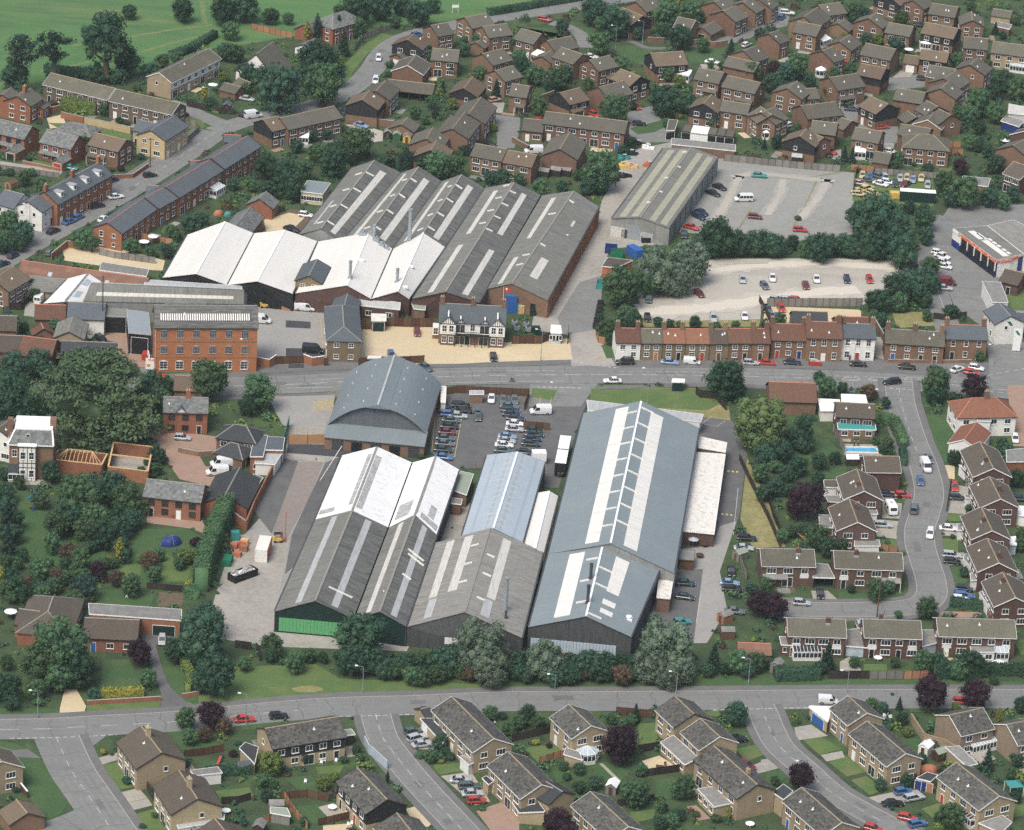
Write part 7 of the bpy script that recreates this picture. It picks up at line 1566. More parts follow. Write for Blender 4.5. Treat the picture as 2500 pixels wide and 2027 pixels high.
# ================================================================== TREES AND SHRUBS: x y radius kind
TREES = '''
@0 0
170 430 165 n|455 395 150 n|900 400 215 t|1060 500 125 d|770 300 110 d|780 640 95 d|640 610 60 d|120 640 130 d|1085 95 66 d|1525 78 105 d|1880 80 130 d|2060 60 120 d|1930 250 80 o|1890 430 80 d|1360 500 65 o|1280 590 70 d|1230 580 60 d|1710 765 52 y|1870 640 55 l|2060 740 50 o|1760 860 60 d|1480 480 60 o|880 905 60 o|1140 740 50 s|80 1440 55 s|200 1480 70 o|270 1450 45 S|340 1530 60 o|100 1560 45 s|930 1420 35 s|1010 1410 40 q|1180 1310 45 S|440 1330 35 S|2080 600 90 d|1700 350 50 S|240 1330 38 S|720 1150 50 o|550 790 40 o|1000 1010 50 S|1060 1030 40 s|1970 440 80 o|1560 960 30 q|2100 1540 60 o|1780 1590 40 o|1950 1530 60 d|1870 880 40 s|160 760 60 d|420 640 50 S
@1 0
120 130 75 d|270 150 55 o|515 215 65 k|690 240 85 c|430 255 62 y|735 370 85 c|850 60 150 d|1050 40 120 d|1350 100 115 d|1480 40 70 d|850 225 85 o|900 265 40 g|1160 170 62 o|1230 40 90 d|700 90 60 o|200 740 195 d|520 480 165 d|560 690 185 o|660 610 110 d|60 660 110 d|450 620 100 d|690 520 60 l|80 1380 115 d|250 1470 140 d|90 1580 90 d|300 1560 120 d|860 1170 150 o|650 1350 125 d|520 1270 85 o|700 1240 90 d|780 1300 80 d|1260 1370 70 c|1080 1340 65 d|1140 1340 60 l|1530 1370 130 o|1660 1390 95 o|1410 1360 80 d|1510 780 60 l|1470 850 65 o|1560 730 40 c|1330 930 60 o|1410 990 50 o|1990 1065 42 l|1640 870 50 l|1680 1300 60 o|1740 1250 50 d|1560 420 60 s|1650 580 55 o|1870 600 60 o|2010 740 60 c|1740 330 45 s|1440 390 40 s|1120 540 50 S|1110 620 40 S|470 1130 55 d|590 1120 50 d|340 1220 60 d|1850 330 60 o|1500 950 40 d|390 1420 90 o|1950 1480 60 d|2060 1480 80 d|1180 900 30 s|1740 410 60 o|1600 460 40 S|1250 1240 40 o
@2 0
690 80 135 d|860 190 135 d|760 200 80 o|420 210 66 d|740 350 105 o|1290 120 120 o|1400 300 110 d|1280 260 60 d|1600 368 68 o|1830 410 66 c|1290 830 140 d|860 900 135 o|1300 610 70 o|1400 680 62 l|1380 965 50 g|740 1420 170 o|690 1500 120 d|990 1195 55 d|60 360 85 d|370 640 110 o|450 610 75 d|90 560 85 d|230 470 40 S|230 880 85 o|900 540 90 o|1470 870 80 d|2010 590 85 o|1900 600 50 o|540 1460 48 o|240 1570 80 o|60 1490 55 o|420 1560 60 d|630 1560 80 d|1670 1010 55 o|780 640 50 d|640 700 60 o|180 620 90 o|1420 30 70 l|1500 80 90 o|1560 130 60 d|1050 270 60 d|920 1260 50 d|2110 1200 40 c|430 720 40 l|320 720 60 d|1580 840 40 o|1500 830 50 d|400 920 40 S|1130 760 40 S|1010 880 40 d|2080 280 55 d|1290 1020 40 o|1750 545 35 o|1660 540 35 o|60 460 70 o
@3 0
1975 680 100 d|1890 760 70 d|1760 850 120 o|1690 950 80 o|1900 940 90 o|1765 1060 70 d|2080 740 90 o|640 1290 55 c|705 1300 55 c|230 540 120 o|150 620 90 d|50 560 62 p|1090 1310 60 o|1070 1380 55 o|1610 1390 68 p|1905 1360 88 d|1480 1520 105 o|1650 1590 140 o|1540 1640 90 d|1850 1640 90 d|1600 940 75 o|1690 1180 70 o|780 150 90 d|720 90 90 o|1120 150 75 o|1560 160 60 o|1900 240 45 c|1960 290 40 d|1580 500 70 o|820 320 60 d|920 330 60 l|1060 360 70 d|1120 360 50 d|640 320 50 l|350 680 60 d|520 760 65 d|560 610 60 o|40 690 90 d|1090 910 50 o|1250 480 40 l|1720 960 45 l|1760 1210 60 d|1840 1260 60 d|1340 1410 55 d|1220 1370 35 s|900 1350 32 l|1560 830 60 o|1450 900 40 s|70 1180 60 d|240 1060 40 o|150 1310 35 S|1300 760 35 s|660 870 35 s|560 560 60 c|690 580 60 o|1700 60 50 o|1820 300 40 o|1140 420 45 s|2080 170 40 o|1830 530 45 o|1970 1150 60 o|1580 1080 50 s|2050 1620 70 d|1970 1680 70 o|1180 1730 62 d|1300 1740 55 d
@0 1
70 120 110 o|190 200 110 d|40 270 90 o|150 290 80 d|20 330 60 d|690 250 95 o|770 290 75 o|1088 310 78 o|1590 140 85 d|1690 90 65 d|1420 190 60 o|1400 360 65 d|1480 240 45 o|1220 310 55 S|1300 400 35 S|1250 360 50 o|800 1560 465 z|150 1480 140 d|260 1600 120 d|30 1610 140 d|200 1710 120 d|340 1690 90 d|320 1290 130 d|400 1380 90 d|120 1330 140 d|80 1530 170 d|60 1690 150 d|1260 1480 140 d|1180 1620 130 d|1330 1600 110 o|1400 1480 80 o|1760 1410 185 o|250 660 70 d|290 720 60 o|200 1000 50 d|470 970 70 o|590 900 40 o|700 1310 50 d|1110 1350 60 d|330 1130 70 d
@1 1
20 1530 155 o|640 730 15 s|-60 1650 90 d
@2 1
930 640 190 o|1240 520 185 w|1480 450 170 w|1130 620 120 o|1400 600 130 w|1720 250 160 d|1640 320 90 d|1880 290 110 d|2000 290 110 d|2090 300 100 d|960 890 95 o|1020 950 80 d|790 1010 90 o|820 1100 50 d|1220 950 48 d|1320 970 45 d|1400 975 40 o|1530 965 60 d|1715 985 35 d|1870 980 45 o|2120 970 45 d|1790 1430 175 d|1890 1520 70 d|730 920 45 d
@3 1
60 300 115 d|205 290 65 d|430 320 130 d|330 340 80 o|620 300 105 d|540 300 80 o|700 340 80 d|900 110 230 d|760 60 130 d|1080 220 170 d|1310 90 105 d|1320 230 80 d|900 300 140 d|1120 370 130 d|1360 480 85 o|1340 570 80 d|1200 640 150 d|1060 680 130 d|920 770 110 d|1380 640 80 d|1310 760 80 d|1100 790 80 o|1525 860 68 d|950 930 60 d|890 900 50 o|1330 900 50 o|490 1490 95 o|430 1420 60 d|620 1500 55 d|1410 1470 130 o|1390 1570 80 d|1730 1490 120 p|840 1530 75 r|980 1630 52 d|1550 1590 50 d|100 930 60 o|1270 1220 55 o|1770 1240 45 o|470 1180 40 o|340 1170 30 o|2110 610 70 d|250 90 40 s
@0 2
70 870 135 c|50 640 100 d|70 1070 120 c|420 470 95 d|650 690 200 o|920 600 160 d|480 900 130 o|1060 700 140 o|780 850 140 o|1000 930 110 d|1090 900 70 d|1310 330 85 d|1300 440 60 o|1000 1120 75 y|905 1190 32 g|820 1290 85 p|715 1430 110 b|610 1180 60 o|1260 1210 95 r|1290 1320 70 o|1560 1170 85 l|1500 1160 60 o|1640 1060 68 q|1100 1420 95 o|330 1270 105 o|90 1340 90 d|200 1410 80 r|60 1450 80 o|600 1560 95 l|450 1420 70 d|1580 1400 45 g|220 1530 40 s|240 1590 35 s|1730 1710 160 d|10 1330 60 y|640 1290 70 o|400 1240 60 d|160 560 60 o|520 1150 40 o|1180 470 45 o|1280 500 40 s|100 1680 30 S|1230 380 40 d|560 1350 70 o|760 1090 60 d|560 830 150 d|720 950 120 o|860 1000 120 d|340 700 80 o|430 1060 90 o|1130 860 90 d|1180 760 80 o|950 1230 50 o|860 1230 60 o|180 1160 70 d|40 1240 80 o|140 1230 60 o|540 1240 60 d|470 1330 70 r|640 1460 70 o|340 1450 80 d|280 1380 70 o|1180 1200 50 l|1330 1160 60 o|1500 1230 60 o|700 1330 50 q|960 1380 45 d|60 760 90 d|30 480 60 d
@0 3
500 200 260 o|330 330 190 o|640 380 170 d|470 450 130 o|60 540 140 d|90 660 80 d|300 560 90 o|320 660 60 s|1165 240 115 p|1235 465 85 o|1690 130 220 d|1470 220 110 d|1800 430 185 d|1690 480 110 d|1555 800 95 o|1765 760 125 p|1870 860 80 r|1710 930 70 r|1580 950 75 o|1060 1320 55 S|860 1080 40 g|1560 1180 35 d|1950 1100 50 q|1390 1670 45 S|1290 1610 40 s|2040 340 70 o|130 1400 40 S|1850 1120 30 s|60 330 70 o|1190 1700 40 s|780 600 60 d
@1 3
870 100 230 d|800 300 150 d|980 300 130 d|1880 180 220 w|1960 380 150 w|135 180 105 o|120 280 60 d|330 330 95 o|440 270 65 o|560 290 50 d|1250 330 95 d|1400 320 90 o|1560 320 130 d|1660 240 90 d|1180 360 80 d|1080 390 90 d|125 1170 122 l|560 1340 72 l|655 1285 55 l|1540 1000 75 d|1460 1110 60 o|1370 1110 50 s|1620 1120 55 S|1550 1160 30 g|1590 1070 45 d|1960 750 70 o|2060 780 50 S|2100 890 60 o|840 1060 45 d|730 1150 50 S|870 1120 40 o|400 1120 60 d|60 1310 70 o|90 1440 60 d|1100 1290 35 k|400 1660 45 d|1890 1550 40 s|150 1350 50 o|290 1130 50 S
@2 3
275 310 158 w|1270 200 230 w|1170 340 150 w|1400 370 140 w|1300 440 110 w|640 330 130 d|500 350 110 d|800 330 110 d|920 330 90 d|720 400 100 d|60 330 110 d|110 430 80 d|440 430 90 d|960 440 70 d|1690 300 100 c|1640 390 70 d|1890 320 105 o|2050 320 90 o|1780 380 60 d|1960 400 70 d|905 1010 160 p|1035 760 65 c|1000 810 55 o|1885 755 112 d|130 770 85 d|210 840 65 o|60 830 70 o|820 800 50 o|1040 1420 125 o|960 1390 70 o|1440 1370 105 o|1380 1400 70 o|390 1690 150 p|700 1330 65 d|640 1370 55 o|560 1370 60 d|1250 1540 50 o|1340 1650 70 o|1400 1600 60 d|1240 1670 70 d|1810 1580 42 y|200 1000 40 g|430 1190 50 o|460 1290 50 S|1080 1230 55 o|290 1150 30 s|1700 1640 60 s|310 1030 35 q|860 940 50 o|560 1220 55 d|880 1640 40 o|1540 1600 45 s
@3 3
1365 580 152 p|1740 590 130 p|500 300 105 c|1310 320 105 o|1430 340 90 d|1680 320 125 d|1590 390 90 o|1100 680 48 c|1120 800 58 d|870 680 60 o|960 720 60 d|275 1275 125 p|1840 1150 85 c|1540 1610 115 o|1440 1630 60 d|1930 770 46 y|2120 690 70 d|1570 700 42 l|1170 915 55 l|2080 1140 65 d|1160 1320 60 d|940 1350 58 d|340 790 35 S|1290 1130 50 d|1450 1110 40 o|1890 480 45 o|20 340 50 d|1060 330 50 o|720 330 50 o|2070 1450 60 d|1040 600 20 s|90 400 55 d|2030 1260 50 o|440 370 60 d|60 1320 45 o|250 830 35 s|1360 860 20 s|1500 1550 30 s|1000 880 50 s
@0 2
1990 130 20 s
@1 2
1640 940 15 s|1380 340 40 s
@2 2
2075 55 225 L|2100 330 100 d|2080 480 80 o|2110 640 80 d|2050 440 50 o|1200 1710 60 w|2060 1560 110 p|2000 1440 60 d|2120 1400 60 o
@3 2
310 150 120 t|170 200 80 d|100 280 110 d|300 230 90 d|430 380 80 d|250 420 90 d|150 490 80 d|330 690 165 p|240 760 100 p|60 600 80 d|60 420 60 o|420 1010 120 o|500 1090 95 d|620 1070 60 o|120 1000 60 o|900 1450 100 o|1010 1430 60 o|60 1590 120 p|20 1500 60 d|1330 1600 100 o|1560 350 70 d|1540 240 40 s|1000 230 55 o|1010 330 60 d|950 280 40 d|950 605 32 S|1045 610 30 s|1145 575 28 g|1690 770 50 S|1640 1310 45 d|1100 680 30 q|1130 1150 28 l|1540 1010 25 o|1460 990 20 s|1090 1660 40 o|2080 520 80 d|2120 990 60 o|1960 250 60 d|1000 1060 30 s|300 960 60 d|200 960 60 o|700 1450 40 d|900 210 40 o|560 350 60 d|420 520 70 d|2110 1080 60 o|180 620 70 d
'''
for ln in TREES.strip().split('\n'):
 if ln[0] == '@': t = ln.split(); TILE = (int(t[0][1:]),int(t[1])); continue
 for e in ln.split('|'):
  t = e.split(); tree(float(t[0]),float(t[1]),float(t[2]),t[3])
TRN = random.Random(4)
for c_,r_,x0,x1,y0,y1,n in ((1,3,1080,2140,400,450,15),(2,3,0,1080,390,450,15),(1,3,1100,2100,300,350,7),(2,3,420,1050,300,340,7)):
 TILE = (c_,r_)
 for i in range(n): tree(x0+(x1-x0)*(i+TRN.random())/n,TRN.uniform(y0,y1),TRN.uniform(48,100),TRN.choice('dddoodSSor'))
TILE = (0,2)
for i in range(34):
 x,y = TRN.uniform(20,1120),TRN.uniform(780,1620)
 if 130 < x < 380 and y < 1150 or x > 820 and y > 1440: continue
 tree(x,y,TRN.uniform(45,105),TRN.choice('ddooodSrtolb'))
# ================================================================== STREET FURNITURE, YARD THINGS, GARDEN THINGS
def lamp_post(x,y,h=8,label=None,arm=1.2,dr=-1):
 p = P(x,y); root = thing('street_lamp',p,0,'grey street lamp','street lamp',label=label); mb = MB(); mb.tube((0,0,0),(0,0,1.2),.11,.11,8); mb.tube((0,0,1.2),(0,0,h),.075,.055,8); mb.obj('post',['galvanised'],root)
 mb = MB(); mb.beam((0,0,h),(dr*arm,0,h+.25),.07); mb.obj('arm',['galvanised'],root); mb = MB(); mb.box(min(dr*arm,dr*(arm+.6)),max(dr*arm,dr*(arm+.6)),-.14,.14,h+.16,h+.34); mb.obj('lamp_head',['vent_white'],root)
def pole(x,y,h,m,look,cat,name,r=.12,label=None,extra=None,lean=0):
 p = P(x,y); root = thing(name,p,0,look,cat,label=label); mb = MB(); mb.tube((0,0,0),(lean,0,h),r,r*.75,8); mb.obj('shaft',[m],root)
 if extra: extra(root,h)
 return root
for c,r,L_ in ((0,3,((315,800,6),(2055,860,7))),(1,3,((890,590,6),)),(2,3,((352,660,6),(1975,520,6),(1370,600,5))),(2,1,((240,1280,8),(500,420,6),(1130,1640,9),(375,1600,4))),(0,1,((2060,1400,9),(248,190,7))),(2,0,((1090,370,7),(865,410,7))),(0,0,((1740,910,6),)),(1,0,((1285,220,8),(30,740,6))),(3,1,((1888,1310,5),(945,1690,5),(715,1330,6))),(3,3,((660,590,5),(285,1390,6)))):
 TILE = (c,r)
 for x,y,h in L_: lamp_post(x,y,h)
def crossarm(root,h):
 mb = MB(); mb.box(-.8,.8,-.06,.06,h-.6,h-.48); mb.obj('crossarm',['timber_dark'],root)
TILE = (3,2); pole(910,1690,8.5,'timber_brown','brown wooden telegraph pole','telegraph pole','telegraph_pole',.15,extra=crossarm); pole(385,1110,7,'timber_brown','brown wooden telegraph pole','telegraph pole','telegraph_pole',.12,extra=crossarm)
TILE = (0,0); pole(1255,1400,8.5,'timber_brown','brown wooden telegraph pole','telegraph pole','telegraph_pole',.15,extra=crossarm); TILE = (0,1); pole(855,1050,15,'dark_metal','tall black pole','pole','tall_pole',.16,label='tall black pole rising in front of the long grey shed')
TILE = (1,2); pole(245,1050,7,'red_paint','thin red pole','pole','marker_pole',.07,label='thin red pole on the loader in the lower yard'); pole(535,548,9,'vent_white','leaning white pole','pole','leaning_pole',.08,label='long white pole leaning over the lower yard tarmac',lean=4.6)
TILE = (1,2); pole(890,180,9,'timber_brown','dark wooden pole','pole','telegraph_pole',.18,label='dark wooden pole before the arched warehouse front',extra=crossarm)
TILE = (1,1)
p = P(2055,960); root = thing('flag',p,0,'','flag',label='red flag with white patch flying above the half timbered house'); mb = MB(); mb.tube((0,0,0),(0,0,9.5),.05,.04,6); mb.obj('flagpole',['vent_white'],root); mb = MB(); mb.prism([(.05,-.02,8.2),(1.0,.12,8.0),(1.7,-.1,8.1),(1.7,-.06,9.3),(1.0,.16,9.2),(.05,.02,9.4)],[(.05,.0,8.2),(1.0,.14,8.0),(1.7,-.08,8.1),(1.7,-.04,9.3),(1.0,.18,9.2),(.05,.04,9.4)]); mb.obj('cloth',['red_paint'],root); mb = MB(); mb.box(.5,.9,.06,.2,8.7,9.2); mb.obj('white_patch',['white_paint'],root)
def container(x,y,l,w,h,ang,m,label,name='container',cat='container',open_=False,ribs=True,fill=None):
 s = src((x,y)); p = unsrc(s,h/2); p2 = unsrc((s[0]+10*math.cos(R(ang)),s[1]+10*math.sin(R(ang))),h/2); rz = math.atan2(p2.y-p.y,p2.x-p.x); root = thing(name,(p.x,p.y,.05),rz,'',cat,label=label); mb = MB()
 MASKP.append([(p.x+math.cos(rz)*a-math.sin(rz)*b,p.y+math.sin(rz)*a+math.cos(rz)*b) for a,b in ((-l/2-.5,-w/2-.5),(l/2+.5,-w/2-.5),(l/2+.5,w/2+.5),(-l/2-.5,w/2+.5))])
 if open_:
  mb.box(-l/2,l/2,-w/2,w/2,0,.15); mb.box(-l/2,l/2,-w/2,-w/2+.1,.15,h); mb.box(-l/2,l/2,w/2-.1,w/2,.15,h); mb.box(-l/2,-l/2+.1,-w/2+.1,w/2-.1,.15,h); mb.box(l/2-.1,l/2,-w/2+.1,w/2-.1,.15,h)
 else: mb.box(-l/2,l/2,-w/2,w/2,0,h)
 mb.obj('shell',[m],root)
 if ribs:
  r = MB(); n = int(l/.7)
  for i in range(n+1):
   xx = -l/2+l*i/n
   for s_ in (-1,1): r.box(xx-.05,xx+.05,s_*w/2-.06,s_*w/2+.06,.05,h-.05)
  r.obj('ribs',[m],root)
 if fill:
  f = MB()
  for k in range(26):
   a,b = random.uniform(-l/2+.4,l/2-.4),random.uniform(-w/2+.3,w/2-.3); q = random.uniform(.15,.4); z = h-.35+random.uniform(0,.35); f.box(a-q,a+q,b-q*.8,b+q*.8,z-.3,z+q*.5)
  f.obj('rubbish',['dirt_grey'],root); f = MB(); f.box(-l/2+.1,l/2-.1,-w/2+.1,w/2-.1,.2,h-.4); f.obj('rubbish',['vent_white'],root)
 if not open_ and ribs:
  d = MB(); d.box(l/2,l/2+.04,-w/2+.05,-.03,.1,h-.1); d.box(l/2,l/2+.04,.03,w/2-.05,.1,h-.1); d.obj('end_doors',[m],root)
 return root
TILE = (1,1); container(2130,800,2.6,2.4,4.6,0,'blue_paint','tall bright blue container against the brick shed gable');
TILE = (2,1); container(190,845,2.4,2,3.2,0,'dark_green','dark green tank cabinet at the brick gable corner'); container(25,835,2.2,2,2.4,0,'teal_paint','teal bin cabinet beside the tall blue container'); container(828,345,3,2.4,1.9,5,'deep_blue','deep blue open bin on the service road',name='waste_bin',cat='bin',open_=True); container(878,385,3.2,2.2,1.8,5,'green_paint','bright green skip on the service road',name='skip',cat='skip',open_=True); container(1030,370,4.5,2.3,2.4,30,'blue_paint','blue striped trailer behind the willows',name='trailer',cat='trailer'); container(1118,268,2.2,1.5,1.4,0,'black_paint','black bin in front of the isolated warehouse',name='waste_bin',cat='bin',open_=True); container(735,640,3,1.6,1.6,-80,'teal_paint','teal bin half hidden under the nearest willow',name='waste_bin',cat='bin',open_=True)
for k in range(6): container(742-k*8,800+k*38,1.5,1.3,1.3,0,'plastic_black',f'black wheeled bin, {["first", "second", "third", "fourth", "fifth", "sixth"][k]} from the far end of the row by the shrubs',name='wheeled_bin',cat='bin',ribs=False)
for k,(x,y) in enumerate(((20,985),(36,1030),(118,1000),(132,1040))):
 p = P(x,y); root = thing('machine_unit',p,0,'','machine',label=f'grey machine unit, {["first", "second", "third", "fourth"][k]} in the compound behind the brown fence'); mb = MB(); mb.box(-.7,.7,-.6,.6,.3,1.3); mb.obj('housing',['galvanised'],root); mb = MB(); mb.tube((0,0,1.3),(0,0,1.9),.4,.25,10); mb.tube((-.5,0,.2),(.5,0,.2),.3,.3,10); mb.obj('drum',['dark_metal'],root)
container(200,1030,2,1.8,2,0,'dark_green','green topped cabinet in the compound behind the brown fence',name='cabinet',cat='cabinet'); container(75,850,1.4,1.2,2.2,0,'raw_timber','stack of pale timber pallets against the brick gable',name='pallet_stack',cat='pallet stack',ribs=True); container(245,875,1.2,.9,.6,0,'orange_paint','orange box on the ground at the gable corner',name='crate',cat='crate')
TILE = (0,2); container(2030,1330,6.4,2.4,1.7,-20,'plastic_black','long black skip heaped with white rubbish',name='skip',cat='skip',open_=True,fill=True); container(1902,1215,3.2,1.8,1.5,-68,'green_paint','green skip below the towering hedge',name='skip',cat='skip'); container(1965,1005,1.8,1.5,1.9,0,'teal_paint','teal cabinet at the top of the pallet yard',name='cabinet',cat='cabinet')
for k,(x,y,m) in enumerate(((2045,1060,'raw_timber'),(2040,1110,'timber_orange'),(1955,1090,'orange_paint'),(1985,1160,'orange_paint'),(2015,1090,'red_paint'))): container(x,y,1.6,1.3,1.0+.3*(k < 2),10,m,['stack of pale pallets topmost in the lower yard','orange brown pallet stack below the pale pallets','orange stillage nearest the towering hedge','orange stillage lowest in the pallet yard','red stillage between the pallet stacks'][k],name='stillage',cat='stillage')
TILE = (1,2)
root = container(60,1120,7.2,2.6,3.0,-72,'strip_white','cream topped red sided lorry body in the lower yard',name='lorry_body',cat='lorry body'); mb = MB(); mb.box(-3.5,3.5,1.32,1.41,.2,2.9); mb.box(-3.5,3.5,-1.41,-1.32,.2,2.9); mb.obj('curtain_side',['orange_paint'],root)
def forklift(x,y,rz,label):
 p = P(x,y); root = thing('forklift',p,rz,'','forklift',label=label); mb = MB(); mb.box(-1.1,.8,-.55,.55,.35,1.05); mb.box(-1.2,-.6,-.55,.55,1.05,1.35); mb.obj('body',['yellow_paint'],root); mb = MB()
 for sx,sy in ((-.8,.5),(-.8,-.5),(.6,.5),(.6,-.5)): mb.box(sx-.05,sx+.05,sy-.05,sy+.05,1,2.1)
 mb.box(-.9,.7,-.55,.55,2.1,2.18); mb.obj('cage',['black_paint'],root); mb = MB(); mb.box(.85,.95,-.4,-.3,.1,2.6); mb.box(.85,.95,.3,.4,.1,2.6); mb.box(.95,1.9,-.35,-.22,.1,.16); mb.box(.95,1.9,.22,.35,.1,.16); mb.obj('mast',['red_paint'],root)
 for sx in (-.7,.55):
  for sy in (-1,1): w = MB(); w.tube((sx,sy*.45,.3),(sx,sy*.62,.3),.3,.3,10); w.obj('wheel',['tyre'],root)
forklift(185,1060,.2,'yellow forklift with red mast beside the cream lorry body'); TILE = (1,1); forklift(72,835,.1,'small yellow forklift outside the black boarded white shed'); TILE = (0,1); container(1218,1240,2.6,1.6,1.6,-70,'red_paint','red truck front parked against the mill side',name='small_truck',cat='truck',ribs=False)
def cone(x,y,label):
 p = P(x,y); root = thing('traffic_cone',p,0,'','traffic cone',label=label); mb = MB(); mb.box(-.25,.25,-.25,.25,.05,.1); mb.obj('base_plate',['orange_paint'],root); mb = MB(); mb.tube((0,0,.1),(0,0,.9),.18,.04,10); mb.obj('cone_body',['red_paint'],root)
TILE = (1,2); cone(502,378,'red traffic cone on the concrete strip by the yard gates'); cone(1832,425,'red traffic cone at the foot of the staff car park'); cone(1902,405,'second red traffic cone beside the pale blue shed'); TILE = (2,0); cone(865,1556,'red traffic cone below the dark rubbish heap')
# articulated lorry
TILE = (2,2)
def lorry():
 a,b,h = P(450,172,3.8),P(405,400,3.8),3.8; d = (b-a); c = (a+b)/2; L = d.length; rz = math.atan2(d.y,d.x); root = thing('articulated_lorry',(c.x,c.y,0),rz,'','lorry',label='lorry and trailer with two white box tops beside the largest warehouse'); MASKP.append([(c.x+x,c.y+y) for x,y in ((-2,-12),(2,-12),(2,12),(-2,12))])
 for x0,x1 in ((-L/2,-.3),(.3,L/2)):
  mb = MB(); mb.box(x0,x1,-1.25,1.25,1.1,3.75); bo = mb.obj('box_body',['black_paint'],root); mb = MB(); mb.box(x0,x1,-1.27,1.27,3.75,3.85); mb.obj('box_roof',['vent_white'],bo); mb = MB(); mb.box(x0+.1,x1-.1,-.5,.5,.5,1.1); mb.obj('chassis',['dark_metal'],root)
  for xx in (x0+1.2,x0+2.3,x1-1.2):
   for s in (-1,1): w = MB(); w.tube((xx,s*.9,.52),(xx,s*1.24,.52),.5,.5,12); w.obj('wheel',['tyre'],root)
 mb = MB()
 for s in (-1,1): mb.box(L/2,L/2+.05,s*.4-.1,s*.4+.35,1.15,1.35)
 mb.obj('tail_lights',['orange_paint'],root)
lorry(); container(225,350,3.2,2.3,2.8,0,'vent_white','white box trailer peeping over the pale blue shed',name='box_trailer',cat='trailer',ribs=False)
# shop fronts, signs
TILE = (3,1)
p = P(2070,1205); root = thing('shop_sign',p,.1,'','sign',label='tall white sign board with green emblem beside the red van'); mb = MB(); mb.box(-1,1,-.1,.1,.3,6.2); mb.obj('board',['white_paint'],root); mb = MB(); mb.prism([(-.75,-.12,5.7),(-.1,-.12,5.7),(.75,-.12,4.5),(.1,-.12,4.5)][::-1],[(-.75,-.101,5.7),(-.1,-.101,5.7),(.75,-.101,4.5),(.1,-.101,4.5)][::-1]); mb.obj('emblem',['green_paint'],root); mb = MB(); mb.box(-.7,-.5,-.08,.08,0,.3); mb.box(.5,.7,-.08,.08,0,.3); mb.obj('feet',['steel'],root)
container(390,1300,2.8,1.5,1.2,3,'red_paint','red skip with pale rubbish outside the white door house',name='skip',cat='skip',open_=True,ribs=True,fill=True)
TILE = (0,1); p = P(1255,1362); root = thing('hoarding_sign',p,0,'','sign',label='white sign board with red and amber panels at the mill corner'); mb = MB(); mb.box(-1.1,1.1,-.06,.06,.3,3.2); mb.obj('board',['white_paint'],root); mb = MB(); mb.box(-.5,1.0,-.09,-.061,2.55,3.05); mb.obj('red_panel',['sign_orange'],root); mb = MB(); mb.box(-.8,0,-.09,-.061,1.0,1.7); mb.obj('amber_panel',['sign_yellow'],root); mb = MB(); mb.beam((-.2,.1,3.0),(-1.0,3.4,3.2),.15,1.4); mb.obj('side_board',['white_paint'],root)
p = P(1220,1215); root = thing('timber_door',p,.3,'','door leaf',label='open brown timber door leaf beside the mill'); mb = MB(); mb.box(-.9,.9,-.06,.06,.1,3.4); mb.obj('leaf',['timber_orange'],root); mb = MB(); mb.beam((-.8,-.08,.3),(.8,-.08,3.2),.05,.18); mb.obj('brace',['timber_brown'],root)
for c,r,x,y,lb in ((1,0,535,870,'white two legged road sign by the estate road junction'),(1,0,1665,110,'white two legged road sign beyond the far hedge')):
 TILE = (c,r); p = P(x,y); root = thing('road_sign',p,.2,'','road sign',label=lb); mb = MB(); mb.box(-.9,-.82,-.05,.05,0,3); mb.box(.82,.9,-.05,.05,0,3); mb.obj('legs',['vent_white'],root); mb = MB(); mb.box(-1,1,-.06,-.04,1.7,2.6); mb.obj('plate',['green_paint' if x < 900 else 'vent_white'],root)
# garden things
def parasol(x,y,label,m='vent_white',r=1.4,tb=True):
 p = P(x,y,2.2); p.z = 0; root = thing('parasol',p,0,'','parasol',label=label); mb = MB(); mb.tube((0,0,0),(0,0,2.4),.03,.03,6); mb.obj('pole',['steel'],root); mb = MB(); n = 8
 for i in range(n): a,b = 2*math.pi*i/n,2*math.pi*(i+1)/n; mb.poly([(math.cos(a)*r,math.sin(a)*r,1.95),(math.cos(b)*r,math.sin(b)*r,1.95),(0,0,2.45)])
 mb.obj('canopy',[m],root)
def table(x,y,label,m='vent_white',r=.8):
 p = P(x,y,.7); p.z = 0; root = thing('garden_table',p,0,'','garden table',label=label); mb = MB(); mb.tube((0,0,.68),(0,0,.74),r,r,14); mb.obj('table_top',[m],root)
 l = MB(); l.tube((0,0,0),(0,0,.68),.05,.05,6); le = l.mesh('leg',[m])
 for i in range(4): link('leg',le,root,(math.cos(i*1.57)*r*.6,math.sin(i*1.57)*r*.6,0))
def chairs(x,y,label,m='vent_white',rz=0):
 p = P(x,y); root = thing('garden_chair',p,rz,'','garden chair',label=label); mb = MB(); mb.box(-.25,.25,-.25,.25,.4,.46); mb.obj('seat',[m],root); mb = MB(); mb.box(-.25,.25,.2,.26,.46,.9); mb.obj('backrest',[m],root); l = MB(); l.box(-.03,.03,-.03,.03,0,.4); le = l.mesh('leg',[m])
 for sx in (-1,1):
  for sy in (-1,1): link('leg',le,root,(sx*.21,sy*.21,0))
for c,r,x,y,lb in ((0,0,1780,700,'white parasol in the garden beside the white boarded terrace'),(0,2,90,1630,'white parasol on the lawn at the far left'),(3,0,1180,405,'white parasol beside the round white conservatory'),(3,0,1985,1165,'large white parasol in the far right gardens'),(0,1,1205,275,'small white parasol in the terrace gardens'),(0,1,1280,232,'second white parasol in the terrace gardens'),(3,3,1935,325,'white round parasol before the sun room')): TILE = (c,r); parasol(x,y,lb)
TILE = (2,2); parasol(1518,1028,'blue and white parasol in the canteen yard','pale_glass',1.2)
